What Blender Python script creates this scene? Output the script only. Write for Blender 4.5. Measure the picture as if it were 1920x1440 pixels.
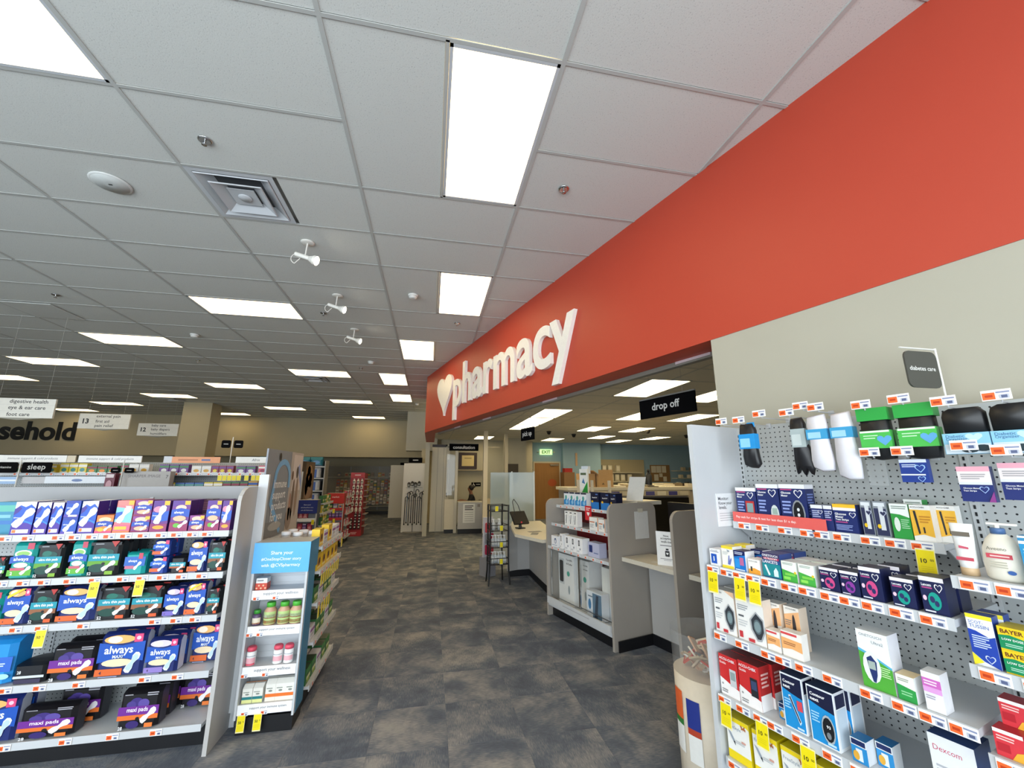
import bpy, bmesh, math, random
from mathutils import Matrix, Vector
random.seed(7)
for o in list(bpy.data.objects): bpy.data.objects.remove(o)
S = bpy.context.scene
COL = S.collection
# ---------------------------------------------------------------- camera, daylight, exposure
EYE = 1.70
FPX = 761.65
CEIL = 3.83
cam = bpy.data.cameras.new('camera'); cam.sensor_width = 36.0; cam.lens = FPX / 1920 * 36.0
cam.clip_start = 0.05; cam.clip_end = 200
co = bpy.data.objects.new('camera', cam); COL.objects.link(co)
yaw, pit, rol = .193627, .216813, -.001239
fw = Vector((math.sin(yaw) * math.cos(pit), math.cos(yaw) * math.cos(pit), math.sin(pit)))
ri = Vector((math.cos(yaw), -math.sin(yaw), 0)); dn = fw.cross(ri)
r2 = ri * math.cos(rol) + dn * math.sin(rol); d2 = dn * math.cos(rol) - ri * math.sin(rol)
mw = Matrix((r2, -d2, -fw)).transposed().to_4x4(); mw.translation = (0, 0, EYE)
co.matrix_world = mw; S.camera = co
world = bpy.data.worlds.new('daylight_sky'); S.world = world; world.use_nodes = True
bg = world.node_tree.nodes['Background']
bg.inputs[0].default_value = (.84, .93, 1.0, 1); bg.inputs[1].default_value = 6.9
S.view_settings.view_transform = 'Standard'; S.view_settings.look = 'None'
S.view_settings.gamma = 1.0; S.view_settings.use_curve_mapping = False
S.view_settings.exposure = 0.0
PANEL_POWER = 5.2          # radiance of the ceiling light panels
# daylight portal in the storefront opening behind the camera (guides sampling of the sky, gives no light itself)
pl = bpy.data.lights.new('storefront_portal', 'AREA'); pl.shape = 'RECTANGLE'; pl.size = 14.0; pl.size_y = 2.9
pl.cycles.is_portal = True
po = bpy.data.objects.new('storefront_portal', pl); COL.objects.link(po)
po.location = (-5.0, -2.45, 1.75); po.rotation_euler = (math.radians(90), 0, 0)

# ---------------------------------------------------------------- pharmacy frame: s along the angled wall, d into it
TX, TY = -.2744, .9616
NX, NY = .9616, .2744
RZW = math.atan2(-.9616, .2744)
def W(s, d): return (TX * s + NX * d, TY * s + NY * d)

# ---------------------------------------------------------------- materials
def lin(h):
    h = h.lstrip('#'); c = [int(h[i:i + 2], 16) / 255 for i in (0, 2, 4)]
    return tuple(x / 12.92 if x <= .04045 else ((x + .055) / 1.055) ** 2.4 for x in c)
MATS = {}
def nodes(m): return m.node_tree.nodes, m.node_tree.links
def mat(key, rough=None):
    """key '#rrggbb' (plain) or a registered name"""
    k = key if rough is None else key + '|%.2f' % rough
    if k in MATS: return MATS[k]
    m = bpy.data.materials.new('paint_' + key.strip('#')); m.use_nodes = True
    N, L = nodes(m); b = N['Principled BSDF']
    c = lin(key); b.inputs['Roughness'].default_value = .42 if rough is None else rough
    ns = N.new('ShaderNodeTexNoise'); ns.inputs['Scale'].default_value = 35; ns.inputs['Detail'].default_value = 2
    tc = N.new('ShaderNodeTexCoord'); L.new(tc.outputs['Object'], ns.inputs['Vector'])
    mx = N.new('ShaderNodeMix'); mx.data_type = 'RGBA'
    mx.inputs['A'].default_value = tuple(x * .95 for x in c) + (1,); mx.inputs['B'].default_value = tuple(min(1, x * 1.05) for x in c) + (1,)
    L.new(ns.outputs['Fac'], mx.inputs['Factor']); L.new(mx.outputs['Result'], b.inputs['Base Color'])
    MATS[k] = m; return m
def newmat(name, col, rough=.5, metal=0.0, alpha=None, emit=None, trans=0):
    m = bpy.data.materials.new(name); m.use_nodes = True
    N, L = nodes(m); b = N['Principled BSDF']
    b.inputs['Base Color'].default_value = lin(col) + (1,); b.inputs['Roughness'].default_value = rough
    b.inputs['Metallic'].default_value = metal
    if alpha is not None: b.inputs['Alpha'].default_value = alpha
    if emit is not None:
        b.inputs['Emission Color'].default_value = lin(emit[0]) + (1,); b.inputs['Emission Strength'].default_value = emit[1]
    MATS[name] = m; return m, N, L, b
def noise_color(name, c1, c2, scale, rough=.7, bump=0, detail=4, stretch=(1, 1, 1), bscale=None):
    m, N, L, b = newmat(name, c1, rough)
    tc = N.new('ShaderNodeTexCoord'); mp = N.new('ShaderNodeMapping'); mp.inputs['Scale'].default_value = stretch
    L.new(tc.outputs['Object'], mp.inputs['Vector'])
    ns = N.new('ShaderNodeTexNoise'); ns.inputs['Scale'].default_value = scale; ns.inputs['Detail'].default_value = detail
    L.new(mp.outputs[0], ns.inputs['Vector'])
    mx = N.new('ShaderNodeMix'); mx.data_type = 'RGBA'
    mx.inputs['A'].default_value = lin(c1) + (1,); mx.inputs['B'].default_value = lin(c2) + (1,)
    L.new(ns.outputs['Fac'], mx.inputs['Factor']); L.new(mx.outputs['Result'], b.inputs['Base Color'])
    if bump:
        n2 = N.new('ShaderNodeTexNoise'); n2.inputs['Scale'].default_value = bscale or scale * 4; L.new(mp.outputs[0], n2.inputs['Vector'])
        bp = N.new('ShaderNodeBump'); bp.inputs['Strength'].default_value = bump; bp.inputs['Distance'].default_value = .004
        L.new(n2.outputs['Fac'], bp.inputs['Height']); L.new(bp.outputs[0], b.inputs['Normal'])
    return m
noise_color('beige_wall', '#aeab9c', '#b4b1a2', 3, .75, .04, bscale=180)
noise_color('tan_wall', '#b3a98c', '#bab094', 2, .8, .04, bscale=160)
noise_color('blue_wall', '#93b4c8', '#9cbccf', 2, .75)
noise_color('red_wall', '#b8402b', '#bd452f', 2, .5, .03, bscale=160)
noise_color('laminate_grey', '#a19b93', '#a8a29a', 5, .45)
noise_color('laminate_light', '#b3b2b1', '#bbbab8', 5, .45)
noise_color('counter_top', '#cfcabb', '#d8d3c5', 40, .35)
noise_color('rail_grey', '#919396', '#97999c', 6, .45)
noise_color('pharmacy_tile', '#d6d3c8', '#dcd9ce', 4, .9)
noise_color('steel_white', '#c3c7cb', '#cbcfd2', 6, .35)
noise_color('steel_shade', '#aeb1b6', '#b6b9be', 6, .4)
noise_color('wood_door', '#8d6332', '#a87a42', 3, .5, stretch=(8, 8, .6))
noise_color('cork', '#8a6a44', '#9a7850', 60, .9)
noise_color('cardboard', '#a5855c', '#b0916a', 12, .9)
noise_color('black_vinyl', '#0b0c10', '#121318', 8, .45)
noise_color('far_tile', '#b9b6ae', '#c2bfb7', 4, .9)
noise_color('tee_grid', '#b6b8b4', '#bcbeba', 10, .5)
m_, N_, L_, b_ = newmat('matte_black', '#0b0b0d', .95); b_.inputs['Specular IOR Level'].default_value = .1
newmat('chrome', '#c9c9c9', .2, 1.0)
newmat('wire_black', '#0c0c0d', .4)
newmat('bulb_glow', '#ffffff', .5, emit=('#fff6df', 14))
newmat('exit_glow', '#bfe8b0', .5, emit=('#c9f2a8', 1.2))
newmat('light_panel_pharmacy', '#fff8e2', .6, emit=('#ffe4ad', 8.5))
m_, N_, L_, b_ = newmat('light_panel', '#fff8e2', .6, emit=('#ffe1a8', PANEL_POWER))
def sheet(name, tint, haze, gloss):
    m, N, L, b = newmat(name, tint, .3)
    tr = N.new('ShaderNodeBsdfTransparent'); tr.inputs[0].default_value = lin(tint) + (1,); gl = N.new('ShaderNodeBsdfGlossy'); gl.inputs['Roughness'].default_value = .03
    m1 = N.new('ShaderNodeMixShader'); m1.inputs[0].default_value = haze; L.new(tr.outputs[0], m1.inputs[1]); L.new(b.outputs[0], m1.inputs[2])
    m2 = N.new('ShaderNodeMixShader'); m2.inputs[0].default_value = gloss; L.new(m1.outputs[0], m2.inputs[1]); L.new(gl.outputs[0], m2.inputs[2])
    L.new(m2.outputs[0], N['Material Output'].inputs['Surface'])
sheet('glass', '#fcfdfd', .015, .02); sheet('clear_plastic', '#f6f8f9', .10, .06)
m_, N_, L_, b_ = newmat('acrylic', '#b8c8c6', .12); b_.inputs['Alpha'].default_value = .42
def ceiling_tile_material():
    m, N, L, b = newmat('ceiling_tile', '#d3d5d0', .95)
    tc = N.new('ShaderNodeTexCoord'); oi = N.new('ShaderNodeObjectInfo')
    ad = N.new('ShaderNodeVectorMath'); ad.operation = 'ADD'; L.new(tc.outputs['Object'], ad.inputs[0]); L.new(oi.outputs['Location'], ad.inputs[1])
    ns = N.new('ShaderNodeTexNoise'); ns.inputs['Scale'].default_value = 150; ns.inputs['Detail'].default_value = 3; L.new(ad.outputs[0], ns.inputs['Vector'])
    rp = N.new('ShaderNodeValToRGB'); rp.color_ramp.elements[0].position = .30; rp.color_ramp.elements[1].position = .40
    rp.color_ramp.elements[0].color = lin('#b4b6b2') + (1,); rp.color_ramp.elements[1].color = lin('#d3d5d0') + (1,)
    L.new(ns.outputs['Fac'], rp.inputs['Fac']); L.new(rp.outputs['Color'], b.inputs['Base Color'])
    bp = N.new('ShaderNodeBump'); bp.inputs['Strength'].default_value = .25; bp.inputs['Distance'].default_value = .002
    L.new(ns.outputs['Fac'], bp.inputs['Height']); L.new(bp.outputs[0], b.inputs['Normal'])
ceiling_tile_material()
def pegboard_material(name, col, colh):
    m, N, L, b = newmat(name, col, .5)
    tc = N.new('ShaderNodeTexCoord')
    sc = N.new('ShaderNodeVectorMath'); sc.operation = 'DIVIDE'; sc.inputs[1].default_value = (.0254, 1, .0254); L.new(tc.outputs['Object'], sc.inputs[0])
    fr = N.new('ShaderNodeVectorMath'); fr.operation = 'FRACTION'; L.new(sc.outputs[0], fr.inputs[0])
    sb = N.new('ShaderNodeVectorMath'); sb.operation = 'SUBTRACT'; sb.inputs[1].default_value = (.5, 0, .5); L.new(fr.outputs[0], sb.inputs[0])
    ml = N.new('ShaderNodeVectorMath'); ml.operation = 'MULTIPLY'; ml.inputs[1].default_value = (1, 0, 1); L.new(sb.outputs[0], ml.inputs[0])
    ln = N.new('ShaderNodeVectorMath'); ln.operation = 'LENGTH'; L.new(ml.outputs[0], ln.inputs[0])
    lt = N.new('ShaderNodeMath'); lt.operation = 'LESS_THAN'; lt.inputs[1].default_value = .135; L.new(ln.outputs['Value'], lt.inputs[0])
    mx = N.new('ShaderNodeMix'); mx.data_type = 'RGBA'; mx.inputs['A'].default_value = lin(col) + (1,); mx.inputs['B'].default_value = lin(colh) + (1,)
    L.new(lt.outputs[0], mx.inputs['Factor']); L.new(mx.outputs['Result'], b.inputs['Base Color'])
pegboard_material('pegboard', '#aeb2b2', '#15161a')
def carpet_material():
    m, N, L, b = newmat('carpet', '#5c5d60', .95)
    b.inputs['Specular IOR Level'].default_value = .15
    tc = N.new('ShaderNodeTexCoord')
    rot = N.new('ShaderNodeMapping'); rot.inputs['Rotation'].default_value = (0, 0, math.radians(8)); L.new(tc.outputs['Object'], rot.inputs['Vector'])
    # tufted tiles with a random tint each
    br = N.new('ShaderNodeTexBrick'); br.inputs['Scale'].default_value = 1.0; br.inputs['Brick Width'].default_value = .9; br.inputs['Row Height'].default_value = .457
    br.inputs['Mortar Size'].default_value = .004; br.inputs['Color1'].default_value = (.25, .25, .25, 1); br.inputs['Color2'].default_value = (.75, .75, .75, 1); br.inputs['Mortar'].default_value = (.45, .45, .45, 1)
    L.new(rot.outputs[0], br.inputs['Vector'])
    m1 = N.new('ShaderNodeMapping'); m1.inputs['Scale'].default_value = (3.2, 1.5, 1); L.new(rot.outputs[0], m1.inputs['Vector'])
    n1 = N.new('ShaderNodeTexNoise'); n1.inputs['Scale'].default_value = 1.6; n1.inputs['Detail'].default_value = 5; n1.inputs['Roughness'].default_value = .62; L.new(m1.outputs[0], n1.inputs['Vector'])
    m2 = N.new('ShaderNodeMapping'); m2.inputs['Scale'].default_value = (1.4, 6.5, 1); L.new(rot.outputs[0], m2.inputs['Vector'])
    n2 = N.new('ShaderNodeTexNoise'); n2.inputs['Scale'].default_value = 1.7; n2.inputs['Detail'].default_value = 5; n2.inputs['Roughness'].default_value = .65; L.new(m2.outputs[0], n2.inputs['Vector'])
    n3 = N.new('ShaderNodeTexNoise'); n3.inputs['Scale'].default_value = 150; n3.inputs['Detail'].default_value = 2; L.new(rot.outputs[0], n3.inputs['Vector'])
    a1 = N.new('ShaderNodeMix'); a1.data_type = 'FLOAT'; L.new(br.outputs['Color'], a1.inputs['Factor']); L.new(n1.outputs['Fac'], a1.inputs['A']); L.new(n2.outputs['Fac'], a1.inputs['B'])
    a2 = N.new('ShaderNodeMath'); a2.operation = 'MULTIPLY_ADD'; a2.inputs[1].default_value = .30; L.new(n3.outputs['Fac'], a2.inputs[0]); L.new(a1.outputs['Result'], a2.inputs[2])
    rp = N.new('ShaderNodeValToRGB'); e = rp.color_ramp.elements; e[0].position = .46; e[1].position = .90
    e[0].color = lin('#525a68') + (1,); e[1].color = lin('#b8b5b0') + (1,)
    x = e.new(.60); x.color = lin('#6c7380') + (1,); x = e.new(.72); x.color = lin('#868a8d') + (1,)
    L.new(a2.outputs[0], rp.inputs['Fac']); L.new(rp.outputs['Color'], b.inputs['Base Color'])
    bp = N.new('ShaderNodeBump'); bp.inputs['Strength'].default_value = .5; bp.inputs['Distance'].default_value = .004
    L.new(n3.outputs['Fac'], bp.inputs['Height']); L.new(bp.outputs[0], b.inputs['Normal'])
carpet_material()
def carpet_tile_material():
    m, N, L, b = newmat('carpet_tile', '#6a6c70', .95); b.inputs['Specular IOR Level'].default_value = .15
    tc = N.new('ShaderNodeTexCoord'); oi = N.new('ShaderNodeObjectInfo')
    sc = N.new('ShaderNodeVectorMath'); sc.operation = 'SCALE'; sc.inputs['Scale'].default_value = 3.7; L.new(oi.outputs['Location'], sc.inputs[0])
    ad = N.new('ShaderNodeVectorMath'); ad.operation = 'ADD'; L.new(tc.outputs['Object'], ad.inputs[0]); L.new(sc.outputs[0], ad.inputs[1])
    n1 = N.new('ShaderNodeTexNoise'); n1.inputs['Scale'].default_value = 2.6; n1.inputs['Detail'].default_value = 6; n1.inputs['Roughness'].default_value = .62; n1.inputs['Distortion'].default_value = .25; L.new(ad.outputs[0], n1.inputs['Vector'])
    mp = N.new('ShaderNodeMapping'); mp.inputs['Scale'].default_value = (190, 22, 1); L.new(ad.outputs[0], mp.inputs['Vector'])
    n2 = N.new('ShaderNodeTexNoise'); n2.inputs['Scale'].default_value = 1.0; n2.inputs['Detail'].default_value = 2; L.new(mp.outputs[0], n2.inputs['Vector'])
    a2 = N.new('ShaderNodeMath'); a2.operation = 'MULTIPLY_ADD'; a2.inputs[1].default_value = .34; L.new(n2.outputs['Fac'], a2.inputs[0]); L.new(n1.outputs['Fac'], a2.inputs[2])
    rp = N.new('ShaderNodeValToRGB'); e = rp.color_ramp.elements; e[0].position = .52; e[1].position = .86
    e[0].color = lin('#575d68') + (1,); e[1].color = lin('#9a9895') + (1,)
    x = e.new(.63); x.color = lin('#626974') + (1,); x = e.new(.73); x.color = lin('#7c7e82') + (1,)
    L.new(a2.outputs[0], rp.inputs['Fac']); L.new(rp.outputs['Color'], b.inputs['Base Color'])
    bp = N.new('ShaderNodeBump'); bp.inputs['Strength'].default_value = .6; bp.inputs['Distance'].default_value = .003
    L.new(n2.outputs['Fac'], bp.inputs['Height']); L.new(bp.outputs[0], b.inputs['Normal'])
carpet_tile_material()

# ---------------------------------------------------------------- mesh builder
TXT = {}
def text_mesh(s, bold=0.0, ext=0.0, shear=0.0, res=None):
    res = res or (7 if ext else 2)
    k = (s, bold, ext, shear)
    if k in TXT: return TXT[k]
    cu = bpy.data.curves.new('t', 'FONT'); cu.body = s; cu.resolution_u = res; cu.offset = bold; cu.extrude = ext; cu.shear = shear
    cu.space_line = .95
    o = bpy.data.objects.new('t', cu); COL.objects.link(o)
    dg = bpy.context.evaluated_depsgraph_get(); me = bpy.data.meshes.new_from_object(o.evaluated_get(dg))
    v = [tuple(p.co) for p in me.vertices]; f = [tuple(p.vertices) for p in me.polygons]
    bpy.data.objects.remove(o); bpy.data.curves.remove(cu); bpy.data.meshes.remove(me)
    xs = [p[0] for p in v] or [0]; ys = [p[1] for p in v] or [0]
    TXT[k] = (v, f, min(xs), max(xs), min(ys), max(ys)); return TXT[k]
class MB:
    def __init__(s): s.v = []; s.f = []; s.m = []; s.sm = []
    def face(s, pts, m, smooth=False):
        n = len(s.v); s.v += [tuple(p) for p in pts]; s.f.append(tuple(range(n, n + len(pts)))); s.m.append(m); s.sm.append(smooth); return s
    def idx(s, verts, faces, m, smooth=False):
        n = len(s.v); s.v += [tuple(p) for p in verts]
        for f in faces: s.f.append(tuple(i + n for i in f)); s.m.append(m); s.sm.append(smooth)
        return s
    def box(s, x0, y0, z0, x1, y1, z1, m, top=None, front=None, side=None):
        v = [(x0, y0, z0), (x1, y0, z0), (x1, y1, z0), (x0, y1, z0), (x0, y0, z1), (x1, y0, z1), (x1, y1, z1), (x0, y1, z1)]
        n = len(s.v); s.v += v
        for f, mm in (((0, 3, 2, 1), m), ((4, 5, 6, 7), top or m), ((0, 1, 5, 4), front or m), ((2, 3, 7, 6), m), ((1, 2, 6, 5), side or m), ((3, 0, 4, 7), side or m)):
            s.f.append(tuple(i + n for i in f)); s.m.append(mm); s.sm.append(False)
        return s
    def prism(s, pts, ax, a, b, m, cap=None):
        def P(p, t): return {'z': (p[0], p[1], t), 'y': (p[0], t, p[1]), 'x': (t, p[0], p[1])}[ax]
        n = len(pts); A = [P(p, a) for p in pts]; B = [P(p, b) for p in pts]
        s.face(A[::-1], cap or m); s.face(B, cap or m)
        for i in range(n): j = (i + 1) % n; s.face([A[i], A[j], B[j], B[i]], m)
        return s
    def cyl(s, p0, p1, r0, r1=None, n=12, m='#888888', cap=True, smooth=True):
        r1 = r0 if r1 is None else r1; p0 = Vector(p0); p1 = Vector(p1); d = (p1 - p0).normalized()
        u = d.orthogonal().normalized(); w = d.cross(u)
        ring = lambda p, r: [p + u * (r * math.cos(2 * math.pi * i / n)) + w * (r * math.sin(2 * math.pi * i / n)) for i in range(n)]
        A = ring(p0, r0); B = ring(p1, r1)
        s.idx(A + B, [(i, (i + 1) % n, n + (i + 1) % n, n + i) for i in range(n)], m, smooth)
        if cap: s.face(A[::-1], m); s.face(B, m)
        return s
    def lathe(s, prof, n, m, c=(0, 0, 0), sx=1, sy=1, ms=None):
        V = []; F = []; k = len(prof)
        for r, z in prof:
            for i in range(n): a = 2 * math.pi * i / n; V.append((c[0] + r * sx * math.cos(a), c[1] + r * sy * math.sin(a), c[2] + z))
        base = len(s.v); s.v += V
        for j in range(k - 1):
            for i in range(n):
                i2 = (i + 1) % n; s.f.append((base + j * n + i, base + j * n + i2, base + (j + 1) * n + i2, base + (j + 1) * n + i)); s.m.append(ms[j] if ms else m); s.sm.append(True)
        s.f.append(tuple(base + i for i in range(n))[::-1]); s.m.append(ms[0] if ms else m); s.sm.append(False)
        s.f.append(tuple(base + (k - 1) * n + i for i in range(n))); s.m.append(ms[-1] if ms else m); s.sm.append(False)
        return s
    def tube(s, pts, r, m, n=6):
        for a, b in zip(pts[:-1], pts[1:]): s.cyl(a, b, r, r, n, m, True)
        return s
    def text(s, t, cx, y, cz, w, h, m, bold=.0, ext=0, shear=0, align='C', side=None):
        """flat (or extruded) lettering in the x-z plane, fitted into w x h (either may be None)"""
        v, f, x0, x1, y0, y1 = text_mesh(t, bold, ext, shear)
        if not v: return s
        kx = w / (x1 - x0) if w else None; kz = h / (y1 - y0) if h else None
        kx = kx or kz; kz = kz or kx
        ox = {'C': (x0 + x1) / 2, 'L': x0, 'R': x1}[align]; oz = (y0 + y1) / 2
        s.idx([(cx + (p[0] - ox) * kx, y - p[2], cz + (p[1] - oz) * kz) for p in v], f, m); return s
    def bar(s, cx, y, cz, w, h, m): return s.face([(cx - w / 2, y, cz - h / 2), (cx + w / 2, y, cz - h / 2), (cx + w / 2, y, cz + h / 2), (cx - w / 2, y, cz + h / 2)], m)
    def disc(s, cx, y, cz, rx, rz, m, n=14): return s.face([(cx + rx * math.cos(2 * math.pi * i / n), y, cz + rz * math.sin(2 * math.pi * i / n)) for i in range(n)], m)
    def rrect(s, x0, z0, x1, z1, r, y0, y1, m, n=4):
        p = []
        for cx, cz, a0 in ((x1 - r, z1 - r, 0), (x0 + r, z1 - r, 90), (x0 + r, z0 + r, 180), (x1 - r, z0 + r, 270)):
            for i in range(n + 1): a = math.radians(a0 + 90 * i / n); p.append((cx + r * math.cos(a), cz + r * math.sin(a)))
        return s.prism(p, 'y', y0, y1, m)
    def mesh(s, name):
        me = bpy.data.meshes.new(name); me.from_pydata(s.v, [], s.f)
        ks = []
        for m in s.m:
            if m not in ks: ks.append(m)
        for k in ks: me.materials.append(MATS[k] if k in MATS else mat(k))
        ix = {k: i for i, k in enumerate(ks)}
        for p, m, sm in zip(me.polygons, s.m, s.sm): p.material_index = ix[m]; p.use_smooth = sm
        me.update(); return me
    def build(s, name, parent=None, loc=None, rz=0, **kw): return put(name, s.mesh(name), parent, loc, rz, **kw)
def tag(o, label=None, cat=None, group=None, kind=None):
    if label: o['label'] = label
    if cat: o['category'] = cat
    if group: o['group'] = group
    if kind: o['kind'] = kind
    return o
def put(name, me, parent=None, loc=None, rz=0, label=None, cat=None, group=None, kind=None, scale=None, rot=None):
    o = bpy.data.objects.new(name, me); COL.objects.link(o)
    if parent: o.parent = parent
    if loc: o.location = loc
    o.rotation_euler = rot or (0, 0, rz)
    if scale: o.scale = scale
    return tag(o, label, cat, group, kind)
def empty(name, loc, rz=0, label=None, cat=None, group=None, kind=None):
    o = bpy.data.objects.new(name, None); COL.objects.link(o); o.location = loc; o.rotation_euler = (0, 0, rz); o.empty_display_size = .1
    return tag(o, label, cat, group, kind)
def wbox(name, x0, y0, z0, x1, y1, z1, m, parent=None, **kw):
    cx, cy = (x0 + x1) / 2, (y0 + y1) / 2
    if parent: return MB().box(x0, y0, z0, x1, y1, z1, m).build(name, parent, **kw)
    return MB().box(x0 - cx, y0 - cy, 0, x1 - cx, y1 - cy, z1 - z0, m).build(name, None, (cx, cy, z0), **kw)

# ================================================================ SHELL
flo = MB().box(-17, -3.0, -.05, 13, 20, -.0025, 'carpet').build('floor', kind='structure', label='grey mottled carpet tile floor of the store', loc=(0, 0, 0))
ct = MB().box(-.2492, -.2492, -.006, .2492, .2492, 0, 'carpet_tile').mesh('carpet_tile')
spots = []
for j in range(-4, 28):
    for i in range(-9, 9):
        x, y = -.065 + i * .5, 3.80 + j * .5
        if y < 1.9 or y > 16.5 or NX * x + NY * y > 3.45 or x < -1.75 - .28 * (y - 3.5): continue
        if abs(x) > y * 1.0: continue
        spots.append((math.hypot(x, y), x, y, (i + j) % 2, (i * 7 + j * 3) % 2))
spots.sort()
for _, x, y, q, r in spots[:300]: put('carpet_tile', ct, flo, (x, y, -.0004 * r), 0, rot=(0, 0, math.pi / 2 * q + math.pi * r))
YB = 17.3
# far wall of the sales floor: upper band hangs over a recessed card alcove
o = MB().box(-17, 0, 2.33, -.25, .25, CEIL, 'tan_wall').build('wall_back', loc=(0, YB, 0), kind='structure', label='tan upper back wall above the card alcove')
b = MB()
hh = text_mesh('household', .03, .012); b.text('household', 0, -.012, 0, (hh[3] - hh[2]) / (hh[5] - hh[4]) * .66 * .98, .66, '#0a0a0a', bold=.03, ext=.012, align='R')
b.build('wall_lettering', o, loc=(-12.50, -.001, 3.15), label='black household lettering')
wbox('wall_alcove', -17, 19.2, 0, 3.0, 19.4, 2.45, 'tan_wall', kind='structure', label='tan rear wall of the card alcove')
wbox('ceiling_alcove', -17, YB + .25, 2.36, 0, 19.3, 2.44, 'far_tile', kind='structure', label='low ceiling over the card alcove')
wbox('wall_left', -17.2, -3, 0, -17, 19.4, CEIL, 'tan_wall', kind='structure', label='tan left side wall')
wbox('wall_right', 12.6, -3, 0, 12.8, 19.4, CEIL, 'beige_wall', kind='structure', label='beige right outer wall')
# storefront wall behind the camera with a wide glazed opening
b = MB(); b.box(-17, -2.7, 0, 13, -2.5, .3, 'beige_wall').box(-17, -2.7, 3.2, 13, -2.5, CEIL, 'beige_wall').box(-17, -2.7, .3, -12, -2.5, 3.2, 'beige_wall').box(2.0, -2.7, .3, 13, -2.5, 3.2, 'beige_wall')
b.build('wall_front', kind='structure', label='storefront wall with a wide glazed opening')
for i in range(8):
    x = -12 + i * 2.0
    wbox('window_%d' % (i + 1), x - .03, -2.66, .3, x + .03, -2.56, 3.2, 'steel_shade', kind='structure', label='aluminium mullion of the storefront window')
wbox('wall_light_block', -17.2, 19.5, 0, 13, 19.7, 4.3, 'tan_wall', kind='structure', label='added outer wall blocking sky light behind the card alcove')  # unseen wall added so sky light enters only through the storefront
wbox('ceiling_light_block', -17.2, -2.7, 4.15, 13, 19.7, 4.3, 'far_tile', kind='structure', label='added deck blocking sky light above the suspended ceilings')  # unseen deck added to keep sky light off the rooms below
wbox('wall_consult_light_block', -.12, 15.2, 0, .6, 15.3, 3.83, 'tan_wall', kind='structure', label='tan wall added to block sky light behind the folding door')  # added to stop sky light leaking in beside the folding door
# column
wbox('wall_column', -7.5, 14.0, 0, -6.72, 14.6, CEIL, 'tan_wall', kind='structure', label='square tan column behind the aisle signs')
# white bulkhead at the end of the pharmacy
wbox('wall_bulkhead', -.87, 14.65, 2.47, .2, 15.3, CEIL, 'beige_wall', kind='structure', label='pale bulkhead hanging beside the red pharmacy band')
wbox('wall_alcove_side', -.30, 13.5, 0, -.12, 19.2, 2.47, 'tan_wall', kind='structure', label='tan side wall of the card alcove')
# angled pharmacy wall: beige below, red band above, red soffit with lettering
D0 = 2.369; SE = 1.71; ZS = 2.575
b = MB(); b.box(-SE, 0, 0, 4.2, .2, 2.60, 'beige_wall')
b.build('wall_pharmacy', None, W(0, D0) + (0,), RZW, kind='structure', label='beige angled wall behind the diabetes care shelves')
SC = 8.86      # where the band turns
b = MB()
pts = [W(-4.2, D0 - .004), W(SC, D0 - .004)]
pts += [(pts[1][0], 12.0), (pts[1][0] + .23, 12.0), (pts[1][0] + .23, pts[1][1] + .05), W(-4.2, D0 + .23)]
b.prism(pts, 'z', ZS, CEIL + .03, 'red_wall', 'red_wall')
red = b.build('wall_red_band', kind='structure', label='wide red band with the white pharmacy sign')
# grey track under the band's inner edge
b = MB(); b.box(-8.7, .235, 0, -SE, .29, .07, '#7c7970')
for q in (-2.05, -4.1, -6.0, -7.4): b.box(q - .16, .228, .015, q + .16, .234, .045, '#c9b8bc')
tr = b.build('trim_1', None, W(0, D0) + (ZS - .035,), RZW, kind='structure', label='grey track along the inner edge of the red band')
# pharmacy ceiling and walls
PC = 2.9
b = MB(); b.face([W(-4, D0 + .22) + (0,), W(SC, D0 + .22) + (0,), (.02, 12, 0), (.02, 16.9, 0), (12.7, 16.9, 0), (12.7, -3, 0)], 'pharmacy_tile')
pc = b.build('ceiling_pharmacy', loc=(0, 0, PC), kind='structure', label='lower tiled ceiling inside the pharmacy')
gx = [-.6157 + k * .6096 for k in range(1, 22)]
for k in range(1, 11):
    x = -.6157 + k * 1.2192
    y0 = max(-2.5, (2.369 + .26 - NX * x) / NY) if x > .1 else 12.2
    if x < 12.5: wbox('main_runner', x - .012, y0, -.004, x + .012, 16.4, .004, 'tee_grid', pc)
for k in range(2, 23):
    y = 2.8741 + k * .6096; x0 = (2.369 + .26 - NY * y) / NX if y < 9.3 else .1
    wbox('cross_tee', x0, y - .012, -.003, 12.5, y + .012, .003, 'tee_grid', pc)
b = MB(); b.box(3.3, 0, 0, 5.12, .2, PC, 'blue_wall').box(5.12, -.25, 0, 6.7, .2, PC, 'blue_wall').box(6.7, .3, 0, 12.7, .5, PC, 'blue_wall')
b.build('wall_pharmacy_back', loc=(0, 15.85, 0), kind='structure', label='blue back wall of the pharmacy')

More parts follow.
